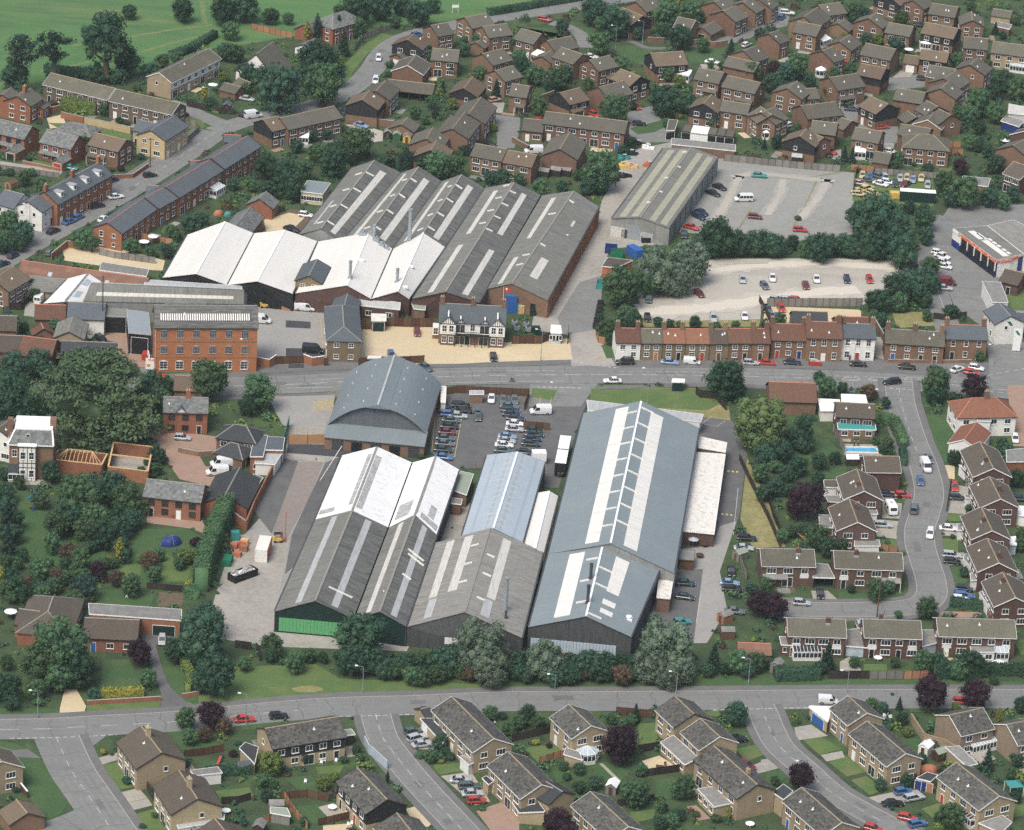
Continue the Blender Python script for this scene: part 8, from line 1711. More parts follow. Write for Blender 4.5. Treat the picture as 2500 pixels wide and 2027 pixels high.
for c,r,x,y,lb,m in ((3,3,920,292,'white oval garden table behind the middle rear facing pair','vent_white'),(1,3,638,1540,'small round table on the paved patio','vent_white'),(2,2,1570,1165,'brown picnic table in the canteen yard','timber_brown'),(2,2,1610,1075,'brown picnic table against the annex wall','timber_brown'),(2,3,1245,1210,'dark round table on the gravel patio','timber_brown'),(0,2,1455,830,'long brown picnic table outside the brick barn','timber_brown'),(0,3,1890,1570,'white garden table behind the second corner house','vent_white'),(2,3,1990,1680,'white garden table by the white wall at the bottom','vent_white')): TILE = (c,r); table(x,y,lb,m,.9)
for c,r,x,y,lb in ((1,3,545,1185,'white garden chair left of the patio set under the black boards'),(1,3,572,1165,'white garden chair beside the patio door'),(1,3,668,1170,'white garden chair right of the black boarded patio'),(1,3,412,1345,'white garden chair on the long back lawn'),(1,3,852,1160,'white garden chair behind the rendered wall'),(1,3,770,1705,'white garden chair on the lowest gravel patio'),(1,3,800,1695,'second white garden chair on the lowest gravel patio'),(2,3,1212,1225,'brown chair left of the gravel patio table'),(2,3,1280,1200,'brown chair right of the gravel patio table'),(0,2,395,1425,'white chair in the orchard garden'),(0,2,1060,1528,'white box seat on the lawn above the flat roofed house')): TILE = (c,r); chairs(x,y,lb,'timber_brown' if 'brown' in lb else 'vent_white')
def conservatory(x,y,l,w,h,ang,label,m='vent_white',roof='pale_glass',hexa=False):
 s = src((x,y)); p = unsrc(s,h/2); p2 = unsrc((s[0]+10*math.cos(R(ang)),s[1]+10*math.sin(R(ang))),h/2); rz = math.atan2(p2.y-p.y,p2.x-p.x); root = thing('conservatory',(p.x,p.y,0),rz,'','conservatory',label=label); n = 8 if hexa else 4
 MASKP.append([(p.x-l/2,p.y-w/2),(p.x+l/2,p.y-w/2),(p.x+l/2,p.y+w/2),(p.x-l/2,p.y+w/2)])
 b = [(l/2*math.cos(2*math.pi*(i+.5)/n),w/2*math.sin(2*math.pi*(i+.5)/n)) for i in range(n)] if hexa else [(-l/2,-w/2),(l/2,-w/2),(l/2,w/2),(-l/2,w/2)]
 mb = MB(); mb.prism([(*q,0) for q in b],[(*q,.7) for q in b]); mb.obj('base_wall',['white_boards'],root); mb = MB(); mb.prism([(q[0]*.98,q[1]*.98,.7) for q in b],[(q[0]*.98,q[1]*.98,h) for q in b]); mb.obj('glazing',['glass'],root)
 f = MB(); g = MB(); top = h+(1.0 if hexa else .9)
 for i in range(n):
  a,c = b[i],b[(i+1) % n]; k = max(1,int(math.hypot(c[0]-a[0],c[1]-a[1])/.8))
  for j in range(k): t = j/k; x_,y_ = a[0]*(1-t)+c[0]*t,a[1]*(1-t)+c[1]*t; f.box(x_-.05,x_+.05,y_-.05,y_+.05,.7,h)
  f.beam((*a,h),(*c,h),.1,.12); f.beam((*a,.72),(*c,.72),.1,.08); f.beam((*a,1.9),(*c,1.9),.05,.05)
 if hexa:
  for i in range(n): g.poly([(*b[i],h+.05),(*b[(i+1) % n],h+.05),(0,0,top)]); f.beam((*b[i],h+.06),(0,0,top+.03),.08,.08)
 else:
  g.slab([(-l/2,-w/2,h+.05),(l/2,-w/2,h+.05),(l/2,w/2,top),(-l/2,w/2,top)],.05)
  for i in range(int(l/.75)+1): x_ = -l/2+l*i/int(l/.75); f.beam((x_,-w/2,h+.08),(x_,w/2,top+.03),.07,.07)
 f.obj('frame',[m],root); g.obj('glass_roof',[roof],root)
for c,r,x,y,l,w,h,ang,lb,rf,hx in ((2,3,630,1110,4.6,4.2,2.2,-10,'white hexagonal conservatory behind the buff brick house','pale_glass',True),(3,3,320,255,6,3.2,2.1,0,'white framed conservatory with dark sloping glass roof','glass',False),(3,0,1325,380,4.4,4,2.2,0,'round white conservatory in the upper estate','vent_white',True),(3,0,440,610,3.2,3,2.2,0,'small white conservatory beside a brick gable','vent_white',True),(3,0,460,355,4,3,2.2,-20,'white roofed conservatory on the left of the close','vent_white',False),(2,0,1440,645,3.6,3,2.2,10,'white conservatory behind the wide black boarded house','vent_white',False),(2,0,215,485,3,2.6,2.2,20,'white topped conservatory in the left middle garden','vent_white',False),(3,0,2090,570,4.5,3,2.2,8,'glass lean-to behind the buff terrace','pale_glass',False),(3,0,770,1290,3,2.6,2.2,5,'white lean-to conservatory above the orange fence','vent_white',False),(0,0,1805,1600,4.5,3,2.2,-30,'white framed greenhouse behind the slate terrace','pale_glass',False),(1,0,365,1165,5,2.4,2.0,5,'white slatted pergola roof behind the brick terrace','vent_white',False),(3,3,1690,1650,3.4,2.4,2.2,40,'white framed porch on the lowest buff house','glass',False),(2,0,2120,1125,3.4,3,2.2,0,'white curved conservatory beside the lock-up garages','vent_white',True),(3,3,1780,1030,6,2.6,2.1,-15,'clear roofed lean-to behind the grey brown brick house','pale_glass',False),(3,3,1950,270,2.6,2.4,2.2,0,'small white glazed porch beside the sun room','pale_glass',False),(3,0,2080,1545,3.2,2.6,2.2,20,'white striped awning on the right edge house','vent_white',False)):
 TILE = (c,r); conservatory(x,y,l,w,h,ang,lb,roof=rf,hexa=hx)
def garden_shed(x,y,l,w,h,ang,wall,roof,label):
 s = src((x,y)); p = unsrc(s,h/2); p2 = unsrc((s[0]+10*math.cos(R(ang)),s[1]+10*math.sin(R(ang))),h/2); rz = math.atan2(p2.y-p.y,p2.x-p.x); root = thing('garden_shed',(p.x,p.y,0),rz,'','garden shed',label=label)
 MASKP.append([(p.x-l/2,p.y-w/2),(p.x+l/2,p.y-w/2),(p.x+l/2,p.y+w/2),(p.x-l/2,p.y+w/2)])
 mb = MB(); pr = [(-w/2,0),(w/2,0),(w/2,h),(0,h+.6),(-w/2,h)]; mb.prism([(-l/2,y_,z) for y_,z in pr][::-1],[(l/2,y_,z) for y_,z in pr][::-1]); mb.obj('shed_wall',[wall],root); mb = MB()
 for s_ in (-1,1): q = [(-l/2-.1,s_*(w/2+.12),h-.03),(l/2+.1,s_*(w/2+.12),h-.03),(l/2+.1,0,h+.7),(-l/2-.1,0,h+.7)]; mb.slab(q if s_ < 0 else q[::-1],.06)
 mb.obj('shed_roof',[roof],root); fw = -1 if math.sin(rz) > 0 else 1; add_door(root,'timber_brown' if wall != 'timber_brown' else 'timber_dark',fw*l/2,0,fw*math.pi/2,.75,1.8,'shed_door',wall)
for c,r,x,y,a,w,rf,lb in ((1,0,1180,1140,-70,'green_paint','mossy_roof','green painted garden shed in the courtyard row'),(1,0,1265,1155,-70,'yellow_paint','flat_felt','yellow painted garden shed in the courtyard row'),(1,0,1105,1125,-70,'timber_dark','flat_felt','dark garden shed in the courtyard row'),(0,0,1900,900,-60,'timber_dark','slate','dark garden shed inside the corner fence'),(0,0,95,1550,-20,'timber_orange','red_tile','small orange brown shed behind the old terrace'),(2,0,270,1450,10,'timber_dark','flat_felt','dark shed below the blank brick gable'),(2,0,370,1440,10,'timber_dark','flat_felt','second dark shed below the blank brick gable'),(2,0,455,1440,10,'timber_dark','flat_felt','third dark shed below the blank brick gable'),(2,3,840,1380,-60,'timber_grey','vent_white','small glass roofed garden shed on the long lawn'),(3,3,1320,1055,-40,'white_boards','vent_white','white roofed shed behind the zigzag wall'),(3,3,1435,1105,-20,'timber_brown','mossy_roof','green roofed shed beside the white shed'),(3,3,75,370,-50,'timber_grey','flat_felt','grey shed at the left end of the lower road hedge'),(1,3,170,1540,0,'timber_grey','flat_felt','pale grey shed above the green felt shed'),(1,3,30,1720,-60,'timber_dark','flat_felt','dark curved shed at the bottom edge'),(0,3,2040,1215,-5,'timber_brown','slate','slate grey shed beside the red slide'),(2,2,1780,1690,-20,'timber_orange','flat_felt','brown shed behind the parked dark cars'),(2,2,1905,1170,-20,'timber_grey','mossy_roof','pale green shed in the fenced garden corner'),(3,2,700,380,0,'timber_dark','vent_white','white roofed shed below the swimming pool'),(3,0,240,1330,5,'timber_dark','strip_grey','grey roofed lean-to shed along the gravel car park fence'),(2,3,1800,90,0,'timber_brown','flat_felt','brown shed left of the rusty roof'),(0,0,420,800,5,'red_paint','cream_paint','cream awning over red garden shelter')):
 TILE = (c,r); garden_shed(x,y,2.8,2.1,1.9,a,w,rf,lb)
TILE = (2,3); house(1890,165,2160,175,5,2.3,'rr','n',label='rusty orange sheet roofed shed beside the lane',cat='shed')
def tent(x,y,m,label,r=1.7,h=1.6):
 p = P(x,y,h*.4); p.z = 0; root = thing('tent',p,.5,'','tent',label=label); mb = MB(); n,k = 10,5
 ring = [[(math.cos(2*math.pi*i/n)*r*1.25*math.cos(j/k*1.45),math.sin(2*math.pi*i/n)*r*.85*math.cos(j/k*1.45),h*math.sin(j/k*1.57)) for i in range(n)] for j in range(k+1)]
 for j in range(k):
  for i in range(n): mb.poly([ring[j][i],ring[j][(i+1) % n],ring[j+1][(i+1) % n],ring[j+1][i]])
 mb.obj('canopy',[m],root); mb = MB()
 for i in range(10): a,b = math.pi*i/10,math.pi*(i+1)/10; mb.beam((math.cos(a)*r*1.27,0,math.sin(a)*h*1.02),(math.cos(b)*r*1.27,0,math.sin(b)*h*1.02),.06); mb.beam((0,math.cos(a)*r*.87,math.sin(a)*h*1.02),(0,math.cos(b)*r*.87,math.sin(b)*h*1.02),.06)
 mb.obj('hoops',['steel'],root)
TILE = (0,2); tent(1430,1050,'deep_blue','blue dome tent on the lawn below the brick barn',2.0,2.0); TILE = (3,3); tent(1340,1225,'orange_paint','orange dome tent in the buff house garden',1.7,1.5); TILE = (0,1); tent(1825,45,'orange_paint','orange play tent in the terrace garden',1.1,1.3); tent(1905,55,'teal_paint','teal play tent in the terrace garden',.9,1.2)
TILE = (3,3); p = P(2050,1430); root = thing('gazebo',p,.3,'','gazebo',label='teal canopied gazebo at the right edge'); mb = MB()
for i in range(4): a,b = [((-1.5,-1.5),(1.5,-1.5),(1.5,1.5),(-1.5,1.5))[j % 4] for j in (i,i+1)]; mb.poly([(*a,2.2),(*b,2.2),(0,0,3.0)])
mb.obj('canopy',['teal_paint'],root); l = MB(); l.box(-.05,.05,-.05,.05,0,2.2); le = l.mesh('leg',['vent_white'])
for a in ((-1.45,-1.45),(1.45,-1.45),(1.45,1.45),(-1.45,1.45)): link('leg',le,root,(*a,0))
# pool, caravan, slides
TILE = (3,2); q = [P(*a) for a in ((645,312),(930,318),(905,272),(635,270))]; c = sum(q,Vector())/4; root = thing('swimming_pool',(c.x,c.y,0),0,'','swimming pool',label='bright blue swimming pool with pale rim'); mb = MB(); mb.poly([(p.x-c.x,p.y-c.y,.12) for p in q]); mb.obj('water',['pool_water'],root)
for i in range(4): a,b = q[i]-c,q[(i+1) % 4]-c; mb = MB(); mb.beam((a.x,a.y,.1),(b.x,b.y,.1),.5,.2); mb.obj('coping',['strip_white'],root)
def caravan(x,y,ang,label):
 s = src((x,y)); p = unsrc(s,1.2); p2 = unsrc((s[0]+10*math.cos(R(ang)),s[1]+10*math.sin(R(ang))),1.2); rz = math.atan2(p2.y-p.y,p2.x-p.x); root = thing('caravan',(p.x,p.y,0),rz,'','caravan',label=label); mb = MB(); L = 4.6
 loft(mb,[(-L*.5,.95,.6,2.0),(-L*.46,1.08,.45,2.45),(0,1.1,.42,2.55),(L*.38,1.08,.42,2.5),(L*.46,1.02,.5,1.9),(L*.5,.9,.6,1.3)]); mb.obj('body',['vent_white'],root); mb = MB(); mb.prism([(L*.42,-.75,2.15),(L*.475,-.75,1.45),(L*.475,.75,1.45),(L*.42,.75,2.15)],[(L*.44,-.75,2.17),(L*.495,-.75,1.47),(L*.495,.75,1.47),(L*.44,.75,2.17)])
 for sy in (-1,1): mb.box(-1.5,-.5,sy*1.06-.03,sy*1.06+.04,1.4,2); mb.box(.2,1.2,sy*1.06-.03,sy*1.06+.04,1.4,2)
 mb.obj('windows',['car_glass'],root); mb = MB(); mb.beam((L*.48,0,.5),(L*.5+1.3,0,.5),.1,.1); mb.obj('tow_bar',['steel'],root)
 for sy in (-1,1): w = MB(); w.tube((-.2,sy*.8,.3),(-.2,sy*1.0,.3),.3,.3,10); w.obj('wheel',['tyre'],root)
 mb = MB(); mb.box(-.5,.3,-.35,.35,2.53,2.66); mb.obj('roof_hatch',['pale_glass'],root)
caravan(1030,775,60,'white touring caravan on the paved drive')
def slide(x,y,m,label,rz=0):
 p = P(x,y); root = thing('slide',p,rz,'','slide',label=label); mb = MB(); mb.beam((-1,0,.15),(.9,0,1.3),.5,.08); mb.obj('chute',[m],root); mb = MB(); mb.box(.85,.95,-.25,-.2,0,1.6); mb.box(.85,.95,.2,.25,0,1.6)
 for k in range(4): mb.box(.88,.94,-.22,.22,.3*k+.2,.3*k+.26)
 mb.obj('ladder',['blue_paint'],root)
TILE = (0,2); slide(270,690,'blue_paint','blue slide on the far left lawn',.8); slide(262,790,'orange_paint','orange play tube lying on the far left lawn',-1); TILE = (0,3); slide(1832,1180,'red_paint','red slide in the corner house garden',1.3); TILE = (3,2); slide(275,1035,'orange_paint','orange slide in the garden below the purple tree',2.6)
# dark rubbish heaps and yellow plant by the isolated warehouse
TILE = (2,0)
for k,(x,y,m,lb) in enumerate(((845,1520,'plastic_black','black heap of scrap below the big courtyard tree'),(900,1470,'dark_metal','dark scrap heap with pale sheet on it'),(950,1480,'plastic_black','third black scrap heap beside the warehouse track'),(930,1395,'yellow_paint','pile of yellow machinery beside the green container'),(1000,1400,'raw_timber','pile of pale timber beside the warehouse'),(1000,1290,'dark_green','dark green stacked containers under the warehouse hedge'),(940,1330,'teal_paint','teal machine under the warehouse hedge'),(1130,1235,'vent_white','white boat hull shaped cover by the warehouse end'),(1060,1210,'plastic_black','black stack beside the white cover'),(1150,1390,'orange_paint','orange and green skip against the warehouse side'))):
 p = P(x,y); root = thing('scrap_heap' if 'heap' in lb else 'yard_stack',p,0,'','scrap' if 'heap' in lb else 'stack',label=lb); mb = MB(); rg = random.Random(k)
 for i in range(9): a,b,s,z = rg.uniform(-1.3,1.3),rg.uniform(-1,1),rg.uniform(.3,.75),rg.uniform(.3,1.3); mb.box(a-s,a+s,b-s*.8,b+s*.8,0,z)
 mb.obj('pile',[m],root); mb = MB(); mb.box(-.5,.6,-.4,.3,1.3,1.42); mb.obj('top_sheet',['strip_grey'],root)
TILE = (3,0); container(1250,1640,9.5,2.4,2.9,4,'dark_green','long white topped green trailer below the scrap cars',name='trailer',cat='trailer'); r_ = THINGS[-1]['o']; mb = MB(); mb.box(-4.8,4.8,-1.25,1.25,2.92,3.0); mb.obj('trailer_roof',['vent_white'],r_); container(1075,1630,3.5,2,1.6,0,'yellow_paint','yellow trailer beside the long white topped trailer',name='trailer',cat='trailer')
# people and a cyclist
def person(p,rz,top,legs,label,stride=.18,pose='walk'):
 root = thing('person',p,rz,'','person',label=label); V = [(0,0,.92),(0,0,1.15),(0,0,1.42),(0,0,1.52),(0,.0,1.64),(0,0,1.76),(0,.1,.9),(stride,.1,.5),(stride*.6,.1,.06),(0,-.1,.9),(-stride*.6,-.1,.5),(-stride*1.6,-.1,.06),(0,.2,1.42),(-.05,.27,1.15),(.1,.27,.92),(0,-.2,1.42),(.05,-.27,1.15),(.2,-.25,.95),(stride*.6+.18,.1,.04),(-stride*1.6+.16,-.1,.04)]
 if pose == 'ride': V = [(-.15,0,.95),(0,0,1.15),(.2,0,1.38),(.27,0,1.47),(.33,0,1.58),(.34,0,1.7),(-.12,.1,.95),(.2,.1,.75),(.1,.1,.3),(-.12,-.1,.95),(.25,-.1,.9),(.15,-.1,.5),(.2,.18,1.36),(.35,.22,1.15),(.5,.2,1.0),(.2,-.18,1.36),(.35,-.22,1.15),(.5,-.2,1.0),(.25,.1,.26),(.3,-.1,.46)]
 E_ = [(0,1),(1,2),(2,3),(3,4),(4,5),(0,6),(6,7),(7,8),(8,18),(0,9),(9,10),(10,11),(11,19),(2,12),(12,13),(13,14),(2,15),(15,16),(16,17)]; RD = [.14,.13,.15,.06,.1,.085,.09,.065,.05,.09,.065,.05,.06,.045,.035,.06,.045,.035,.04,.04]
 def sub(name,idx,m,k=1.0):
  me = bpy.data.meshes.new(name); mp = {j: i for i,j in enumerate(idx)}; me.from_pydata([V[j] for j in idx],[(mp[a],mp[b]) for a,b in E_ if a in mp and b in mp],[]); me.materials.append(M[m]); o = link(name,me,root); md = o.modifiers.new('skin','SKIN')
  for i,j in enumerate(idx): me.skin_vertices[0].data[i].radius = (RD[j]*k,RD[j]*k)
  me.skin_vertices[0].data[0].use_root = True; s = o.modifiers.new('s','SUBSURF'); s.levels = s.render_levels = 1
 sub('body',list(range(20)),'skin'); sub('shirt',[0,1,2,12,13,15,16],top,1.22); sub('trousers',[0,6,7,8,9,10,11],legs,1.22)
 mb = MB(); mb.tube((V[5][0]-.02,0,V[5][2]-.04),(V[5][0]-.02,0,V[5][2]+.08),.1,.06,8); mb.obj('hair',['timber_dark'],root); return root
TILE = 'D'; p = P(1070,800); person(p,math.pi*.05,'cloth_dark','cloth_dark','cyclist in dark clothes riding along the main road',pose='ride')
root = thing('bicycle',p,math.pi*.05,'','bicycle',label='black bicycle ridden along the main road'); mb = MB()
for x in (-.52,.52):
 mb = MB()
 for i in range(14): a,b = 2*math.pi*i/14,2*math.pi*(i+1)/14; mb.beam((x+math.cos(a)*.33,0,.34+math.sin(a)*.33),(x+math.cos(b)*.33,0,.34+math.sin(b)*.33),.035)
 for i in range(6): a = math.pi*i/6; mb.beam((x+math.cos(a)*.32,0,.34+math.sin(a)*.32),(x-math.cos(a)*.32,0,.34-math.sin(a)*.32),.008)
 mb.obj('wheel',['tyre'],root)
mb = MB()
for a,b in (((-.52,0,.34),(-.05,0,.3)),((-.05,0,.3),(-.18,0,.85)),((-.18,0,.8),(.38,0,.85)),((-.05,0,.3),(.38,0,.8)),((.52,0,.34),(.36,0,.95)),((-.52,0,.34),(-.18,0,.8)),((.4,-.22,.98),(.4,.22,.98))): mb.beam(a,b,.04)
mb.obj('bike_frame',['black_paint'],root); mb = MB(); mb.box(-.32,-.06,-.07,.07,.86,.92); mb.obj('saddle',['black_paint'],root)
TILE = (3,1); person(P(680,1280),1.4,'cloth_dark','cloth_dark','person in dark clothes walking outside the white pub'); TILE = (3,2); person(P(752,262),-1.2,'cloth_red','cloth_dark','person in red standing beside the swimming pool',.04); person(P(718,265),-1.2,'cloth_dark','cloth_dark','person in dark clothes beside the swimming pool',.04); TILE = (1,3); person(P(1995,880),1.0,'ice_sheet','cloth_dark','person in pale top in the roadside front garden',.1)
# dog-shaped? none; washing line
TILE = (3,3); p = P(990,835); root = thing('washing_line',p,0,'','washing line',label='white washing hanging in the buff house garden'); mb = MB(); mb.tube((0,0,0),(0,0,1.9),.04,.03,6); mb.obj('post',['steel'],root)
for k in range(4): mb = MB(); a = k*1.3; mb.beam((math.cos(a)*.3,math.sin(a)*.3,1.4),(math.cos(a)*1.0,math.sin(a)*1.0,1.45),.03,.8); mb.obj('sheet',['vent_white'],root)
# ================================================================== GARDEN PLANTING (nobody could count it)
def planting():
 gx0,gy0,res = -260,560,1.0; nx,ny = 520,760; mask = np.zeros((ny,nx),bool); X,Y = np.meshgrid(gx0+(np.arange(nx)+.5)*res,gy0+(np.arange(ny)+.5)*res)
 for pl in MASKP:
  pl = np.array(pl); a,b = pl.min(0)-res,pl.max(0)+res; i0,i1 = max(0,int((a[0]-gx0)/res)),min(nx,int((b[0]-gx0)/res)+1); j0,j1 = max(0,int((a[1]-gy0)/res)),min(ny,int((b[1]-gy0)/res)+1)
  if i1 <= i0 or j1 <= j0: continue
  xs,ys = X[j0:j1,i0:i1],Y[j0:j1,i0:i1]; ins = np.zeros(xs.shape,bool); n = len(pl)
  for k in range(n):
   (xa,ya),(xb,yb) = pl[k],pl[(k+1) % n]
   if ya == yb: continue
   c = ((ya > ys) != (yb > ys)) & (xs < (xb-xa)*(ys-ya)/(yb-ya)+xa); ins ^= c
  mask[j0:j1,i0:i1] |= ins
 d = mask.copy(); d[1:] |= mask[:-1]; d[:-1] |= mask[1:]; d[:,1:] |= mask[:,:-1]; d[:,:-1] |= mask[:,1:]
 rg = np.random.default_rng(5); N0 = 26000; pts = np.stack([rg.uniform(gx0,gx0+nx,N0),rg.uniform(gy0,gy0+ny,N0)],1)
 ii,jj = ((pts[:,0]-gx0)/res).astype(int),((pts[:,1]-gy0)/res).astype(int); ok = ~mask[jj,ii]; near = d[jj,ii]
 keep = []
 for (x,y),o,nr in zip(pts,ok,near):
  if not o or (nr and rg.random() < .35): continue
  u,v = proj((x,y,0))
  if -60 < u < 2560 and -60 < v < 2100: keep.append((x,y,nr))
 for mats,frac,nm,seed in (('leaf_mid',(0,.4),'shrubbery',1),('leaf_dark',(.4,.78),'shrubbery',2),('leaf_light',(.78,.92),'shrubbery',3),('leaf_rust',(.92,1),'shrubbery',4)):
  sel = keep[int(len(keep)*frac[0]):int(len(keep)*frac[1])]; C,N_,S = [],[],[]
  for x,y,nr in sel:
   r = rg.uniform(.3,.6) if nr else (rg.uniform(.4,1.25) if rg.random() < .82 else rg.uniform(1.2,2.0)); n = int(26+34*r); dd = rg.normal(size=(n,3)); dd /= np.linalg.norm(dd,axis=1)[:,None]; dd[:,2] = np.abs(dd[:,2])
   C.append(np.array([x,y,0])+dd*np.array([r,r,r*rg.uniform(.7,1.5)])*rg.uniform(.55,1.05,(n,1))); q = dd*.7+rg.normal(size=(n,3))*.35; N_.append(q/np.linalg.norm(q,axis=1)[:,None]); S.append(rg.uniform(.14,.30,n)*(.6+.4*r))
  me = quads_mesh(nm,np.concatenate(C),np.concatenate(N_),np.concatenate(S),[mats]); o = link(nm,me); o['kind'] = 'stuff'
planting()
hb = MB(); hb.box(-1400,1400,-300,2600,-1,H+6); hm = bpy.data.materials.new('haze'); hm.use_nodes = True; t_ = hm.node_tree
for n_ in list(t_.nodes):
 if n_.type == 'BSDF_PRINCIPLED': t_.nodes.remove(n_)
v_ = t_.nodes.new('ShaderNodeVolumePrincipled'); v_.inputs['Color'].default_value = (.74,.86,.90,1); v_.inputs['Density'].default_value = 4.6e-5
t_.links.new(v_.outputs[0],t_.nodes['Material Output'].inputs['Volume']); struct(hb.obj('haze',[hm]),'stuff')
# ================================================================== LABELS
ZONES = [   # box in the photo (2141 wide display), words
 ((0,0,480,150),'on the edge of the green field'),((470,0,700,120),'in the far trees above the white cottage'),((0,130,400,245),'around the long dull brick terrace'),((300,100,470,245),'beside the white boarded terrace'),
 ((0,230,400,350),'among the orange brick houses above the high street'),((0,330,250,540),'along the left of the sloping high street'),((150,270,560,550),'beside the sloping high street terrace'),
 ((420,80,780,250),'around the white gabled cottage'),((690,0,1000,180),'beside the curving estate road'),((690,150,1010,270),'around the curve of the estate road'),((500,220,800,470),'behind the leftmost saw-tooth shed'),((780,260,1080,420),'just behind the saw-tooth sheds'),((1060,240,1340,400),'behind the rightmost saw-tooth shed'),
 ((960,90,1260,260),'in the middle of the upper estate'),((980,0,1290,130),'along the far estate road'),((1240,0,1420,160),'around the estate green'),((1400,0,1640,130),'at the top of the upper estate'),((1250,120,1460,270),'beside the close behind the isolated warehouse'),((1420,110,1680,250),'in the courts above the lock-up garages'),
 ((1390,220,1800,345),'behind the gravel car park fence'),((1620,0,1900,120),'in the far right of the estate'),((1660,100,1900,240),'in the upper right close'),((1640,210,2000,350),'beside the close above the scrap cars'),((1880,0,2200,330),'in the far right gardens'),((1780,350,1975,440),'in the scrap compound'),
 ((1230,300,1500,420),'beside the isolated warehouse'),((1380,330,1800,500),'in the grey gravel car park'),((1440,430,1980,560),'in the belt between both gravel car parks'),((1240,480,1520,680),'by the service road willows'),((1320,540,1900,640),'on the pale gravel yard'),((1330,600,1810,690),'behind the main road cottages'),((1800,530,1990,740),'between gravel yard and garage lane'),((1900,360,2200,560),'on the tyre garage forecourt'),((1960,560,2200,760),'around the white gabled shop'),
 ((1280,660,1850,775),'in front of the main road terrace'),((1840,660,2200,790),'by the cottages right of the pub'),((1180,680,1290,830),'at the works entrance'),((750,640,1200,770),'on the golden forecourt'),((530,600,760,770),'in the yard right of the mill'),((530,390,700,500),'in the yard left of the saw-tooth sheds'),((0,530,345,730),'around the rusty roofed workshops'),((0,700,340,900),'around the spreading cedar'),((300,760,600,900),'around the slate roofed lodge'),
 ((900,800,1010,960),'in the left column of the staff car park'),((1010,800,1170,960),'in the right columns of the staff car park'),((500,770,2141,850),'on or beside the main road'),((1440,770,1720,1010),'between the grass verge and the side lane'),((1690,780,1860,960),'around the swimming pool garden'),((1830,780,2200,930),'around the junction by the clay roofed villa'),
 ((0,860,330,1100),'around the tall white edged house'),((280,890,640,1120),'around the brick barn and its drive'),((0,1080,430,1300),'in the big left hand gardens'),((420,1080,700,1350),'in the lower yard'),((0,1270,420,1490),'around the flat roofed brick house'),((380,1230,720,1470),'left of the green panelled shed'),((690,1230,1130,1450),'in front of the dark gabled sheds'),((1080,1260,1480,1450),'in front of the blue grey warehouse'),
 ((1380,1080,1590,1360),'beside the canteen lane'),((1580,960,1890,1150),'around the left gabled houses'),((1900,860,2000,1270),'on the bending residential road'),((1960,880,2200,1280),'around the roadside houses'),((1540,1120,1910,1280),'around the front facing brick pairs'),((1480,1250,2200,1440),'around the rear facing brick pairs'),((1860,1100,2200,1290),'where the residential road bends'),
 ((0,1440,520,1560),'along the lower road at the left'),((160,1480,540,1760),'around the two corner houses'),((0,1480,200,1760),'beside the island lawn'),((480,1430,860,1760),'around the wide black boarded house'),((820,1440,1150,1760),'along the close with parked cars'),((1080,1430,1420,1760),'around the hexagonal conservatory'),((1340,1430,1640,1760),'around the gravel patio'),((1600,1430,1900,1760),'along the right hand close'),((1880,1400,2200,1760),'in the lower right gardens'),((-300,-300,2600,2300),'in the outer gardens')]
ORD = ['first','second','third','fourth','fifth','sixth','seventh','eighth','ninth','tenth','eleventh','twelfth','thirteenth','fourteenth','fifteenth','sixteenth','seventeenth','eighteenth','nineteenth','twentieth']
def zone_of(p):
 u,v = proj(p); u *= .8564; v *= .8564
 for (a,b,c,d),w in ZONES:
  if a <= u < c and b <= v < d: return w,(u,v)
 return ZONES[-1][1],(u,v)
from collections import defaultdict
bykey = defaultdict(list)
GRP = {'house': 'houses','car': 'cars','van': 'vans','tree': 'trees','shrub': 'garden shrubs'}
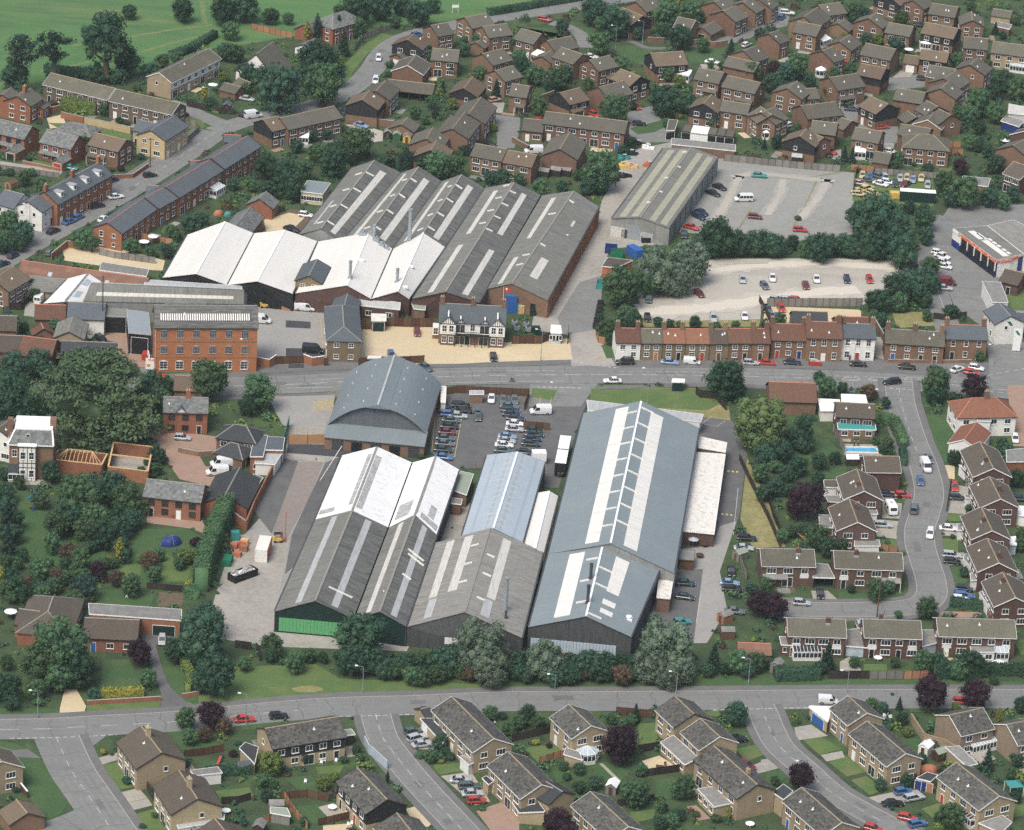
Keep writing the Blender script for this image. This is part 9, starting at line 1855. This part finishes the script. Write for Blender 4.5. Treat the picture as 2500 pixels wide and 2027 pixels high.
for d in THINGS:
 o = d['o']
 try: o.name
 except ReferenceError: continue
 w,uv = zone_of(d['at']); d['uv'] = uv
 o['category'] = d['cat']
 if d['label']: o['label'] = d['label']
 else: bykey[(d['look'],w)].append(d)
 n = o.name.split('.')[0]
 if n in ('house','terrace','cottage'): o['group'] = 'houses of the town'
 elif n == 'parked_car': o['group'] = 'cars '+w
 elif n in ('van','small_van'): o['group'] = 'vans about the town'
 elif d['cat'] == 'tree': o['group'] = 'trees '+w
 elif d['cat'] == 'shrub': o['group'] = 'shrubs '+w
 elif n in ('fence','garden_wall','hedge','street_lamp','conservatory','garden_shed','garage','industrial_shed','telegraph_pole','wheeled_bin','traffic_cone','skip','garden_chair','parasol'): o['group'] = n.replace('_',' ')+'s' if n not in ('fence',) else 'fences'
for (look,w),L in bykey.items():
 if len(L) == 1: L[0]['o']['label'] = f'{look} {w}'; continue
 us = [d['uv'][0] for d in L]; vs = [d['uv'][1] for d in L]; vert = max(vs)-min(vs) > 1.2*(max(us)-min(us))
 L.sort(key=lambda d: d['uv'][1 if vert else 0])
 n = len(L); end = 'top' if vert else 'left'; far = 'bottom' if vert else 'right'
 for i,d in enumerate(L):
  if i == 0: od = 'topmost' if vert else 'leftmost'
  elif i == n-1: od = 'lowest' if vert else 'rightmost'
  elif i < n/2: od = f'{ORD[i]} from {end}'
  else: od = f'{ORD[n-1-i]} from {far}'
  d['o']['label'] = f'{look}, {od} {w}'
for d in THINGS:
 try: o = d['o']; l = o.get('label','')
 except ReferenceError: continue
 for a,b in (('brick house with grey tiled roof','brick grey roofed house'),(' with mottled dark roof',' with dark roof'),('dark brick pair of houses with olive brown roof','dark brick pair of houses'),('orange brick slate terrace with red ridge tiles','slate terrace with red ridge tiles'),(' boarded house with tan tiled roof',' boarded tan roofed house'),(' house with brown roof',' brown roofed house'),('behind the isolated','behind isolated'),('beside the close above the scrap','above the scrap'),('in the right columns of the staff','in right columns of staff'),('in the left column of the staff','in left column of staff'),('among the orange brick houses above the high street','above the high street'),(' in the belt between both gravel',' between both gravel'),('the upper estate','upper estate'),(' the ',' ')):
  if len(l.split()) > 16: l = l.replace(a,b)
 o['label'] = l
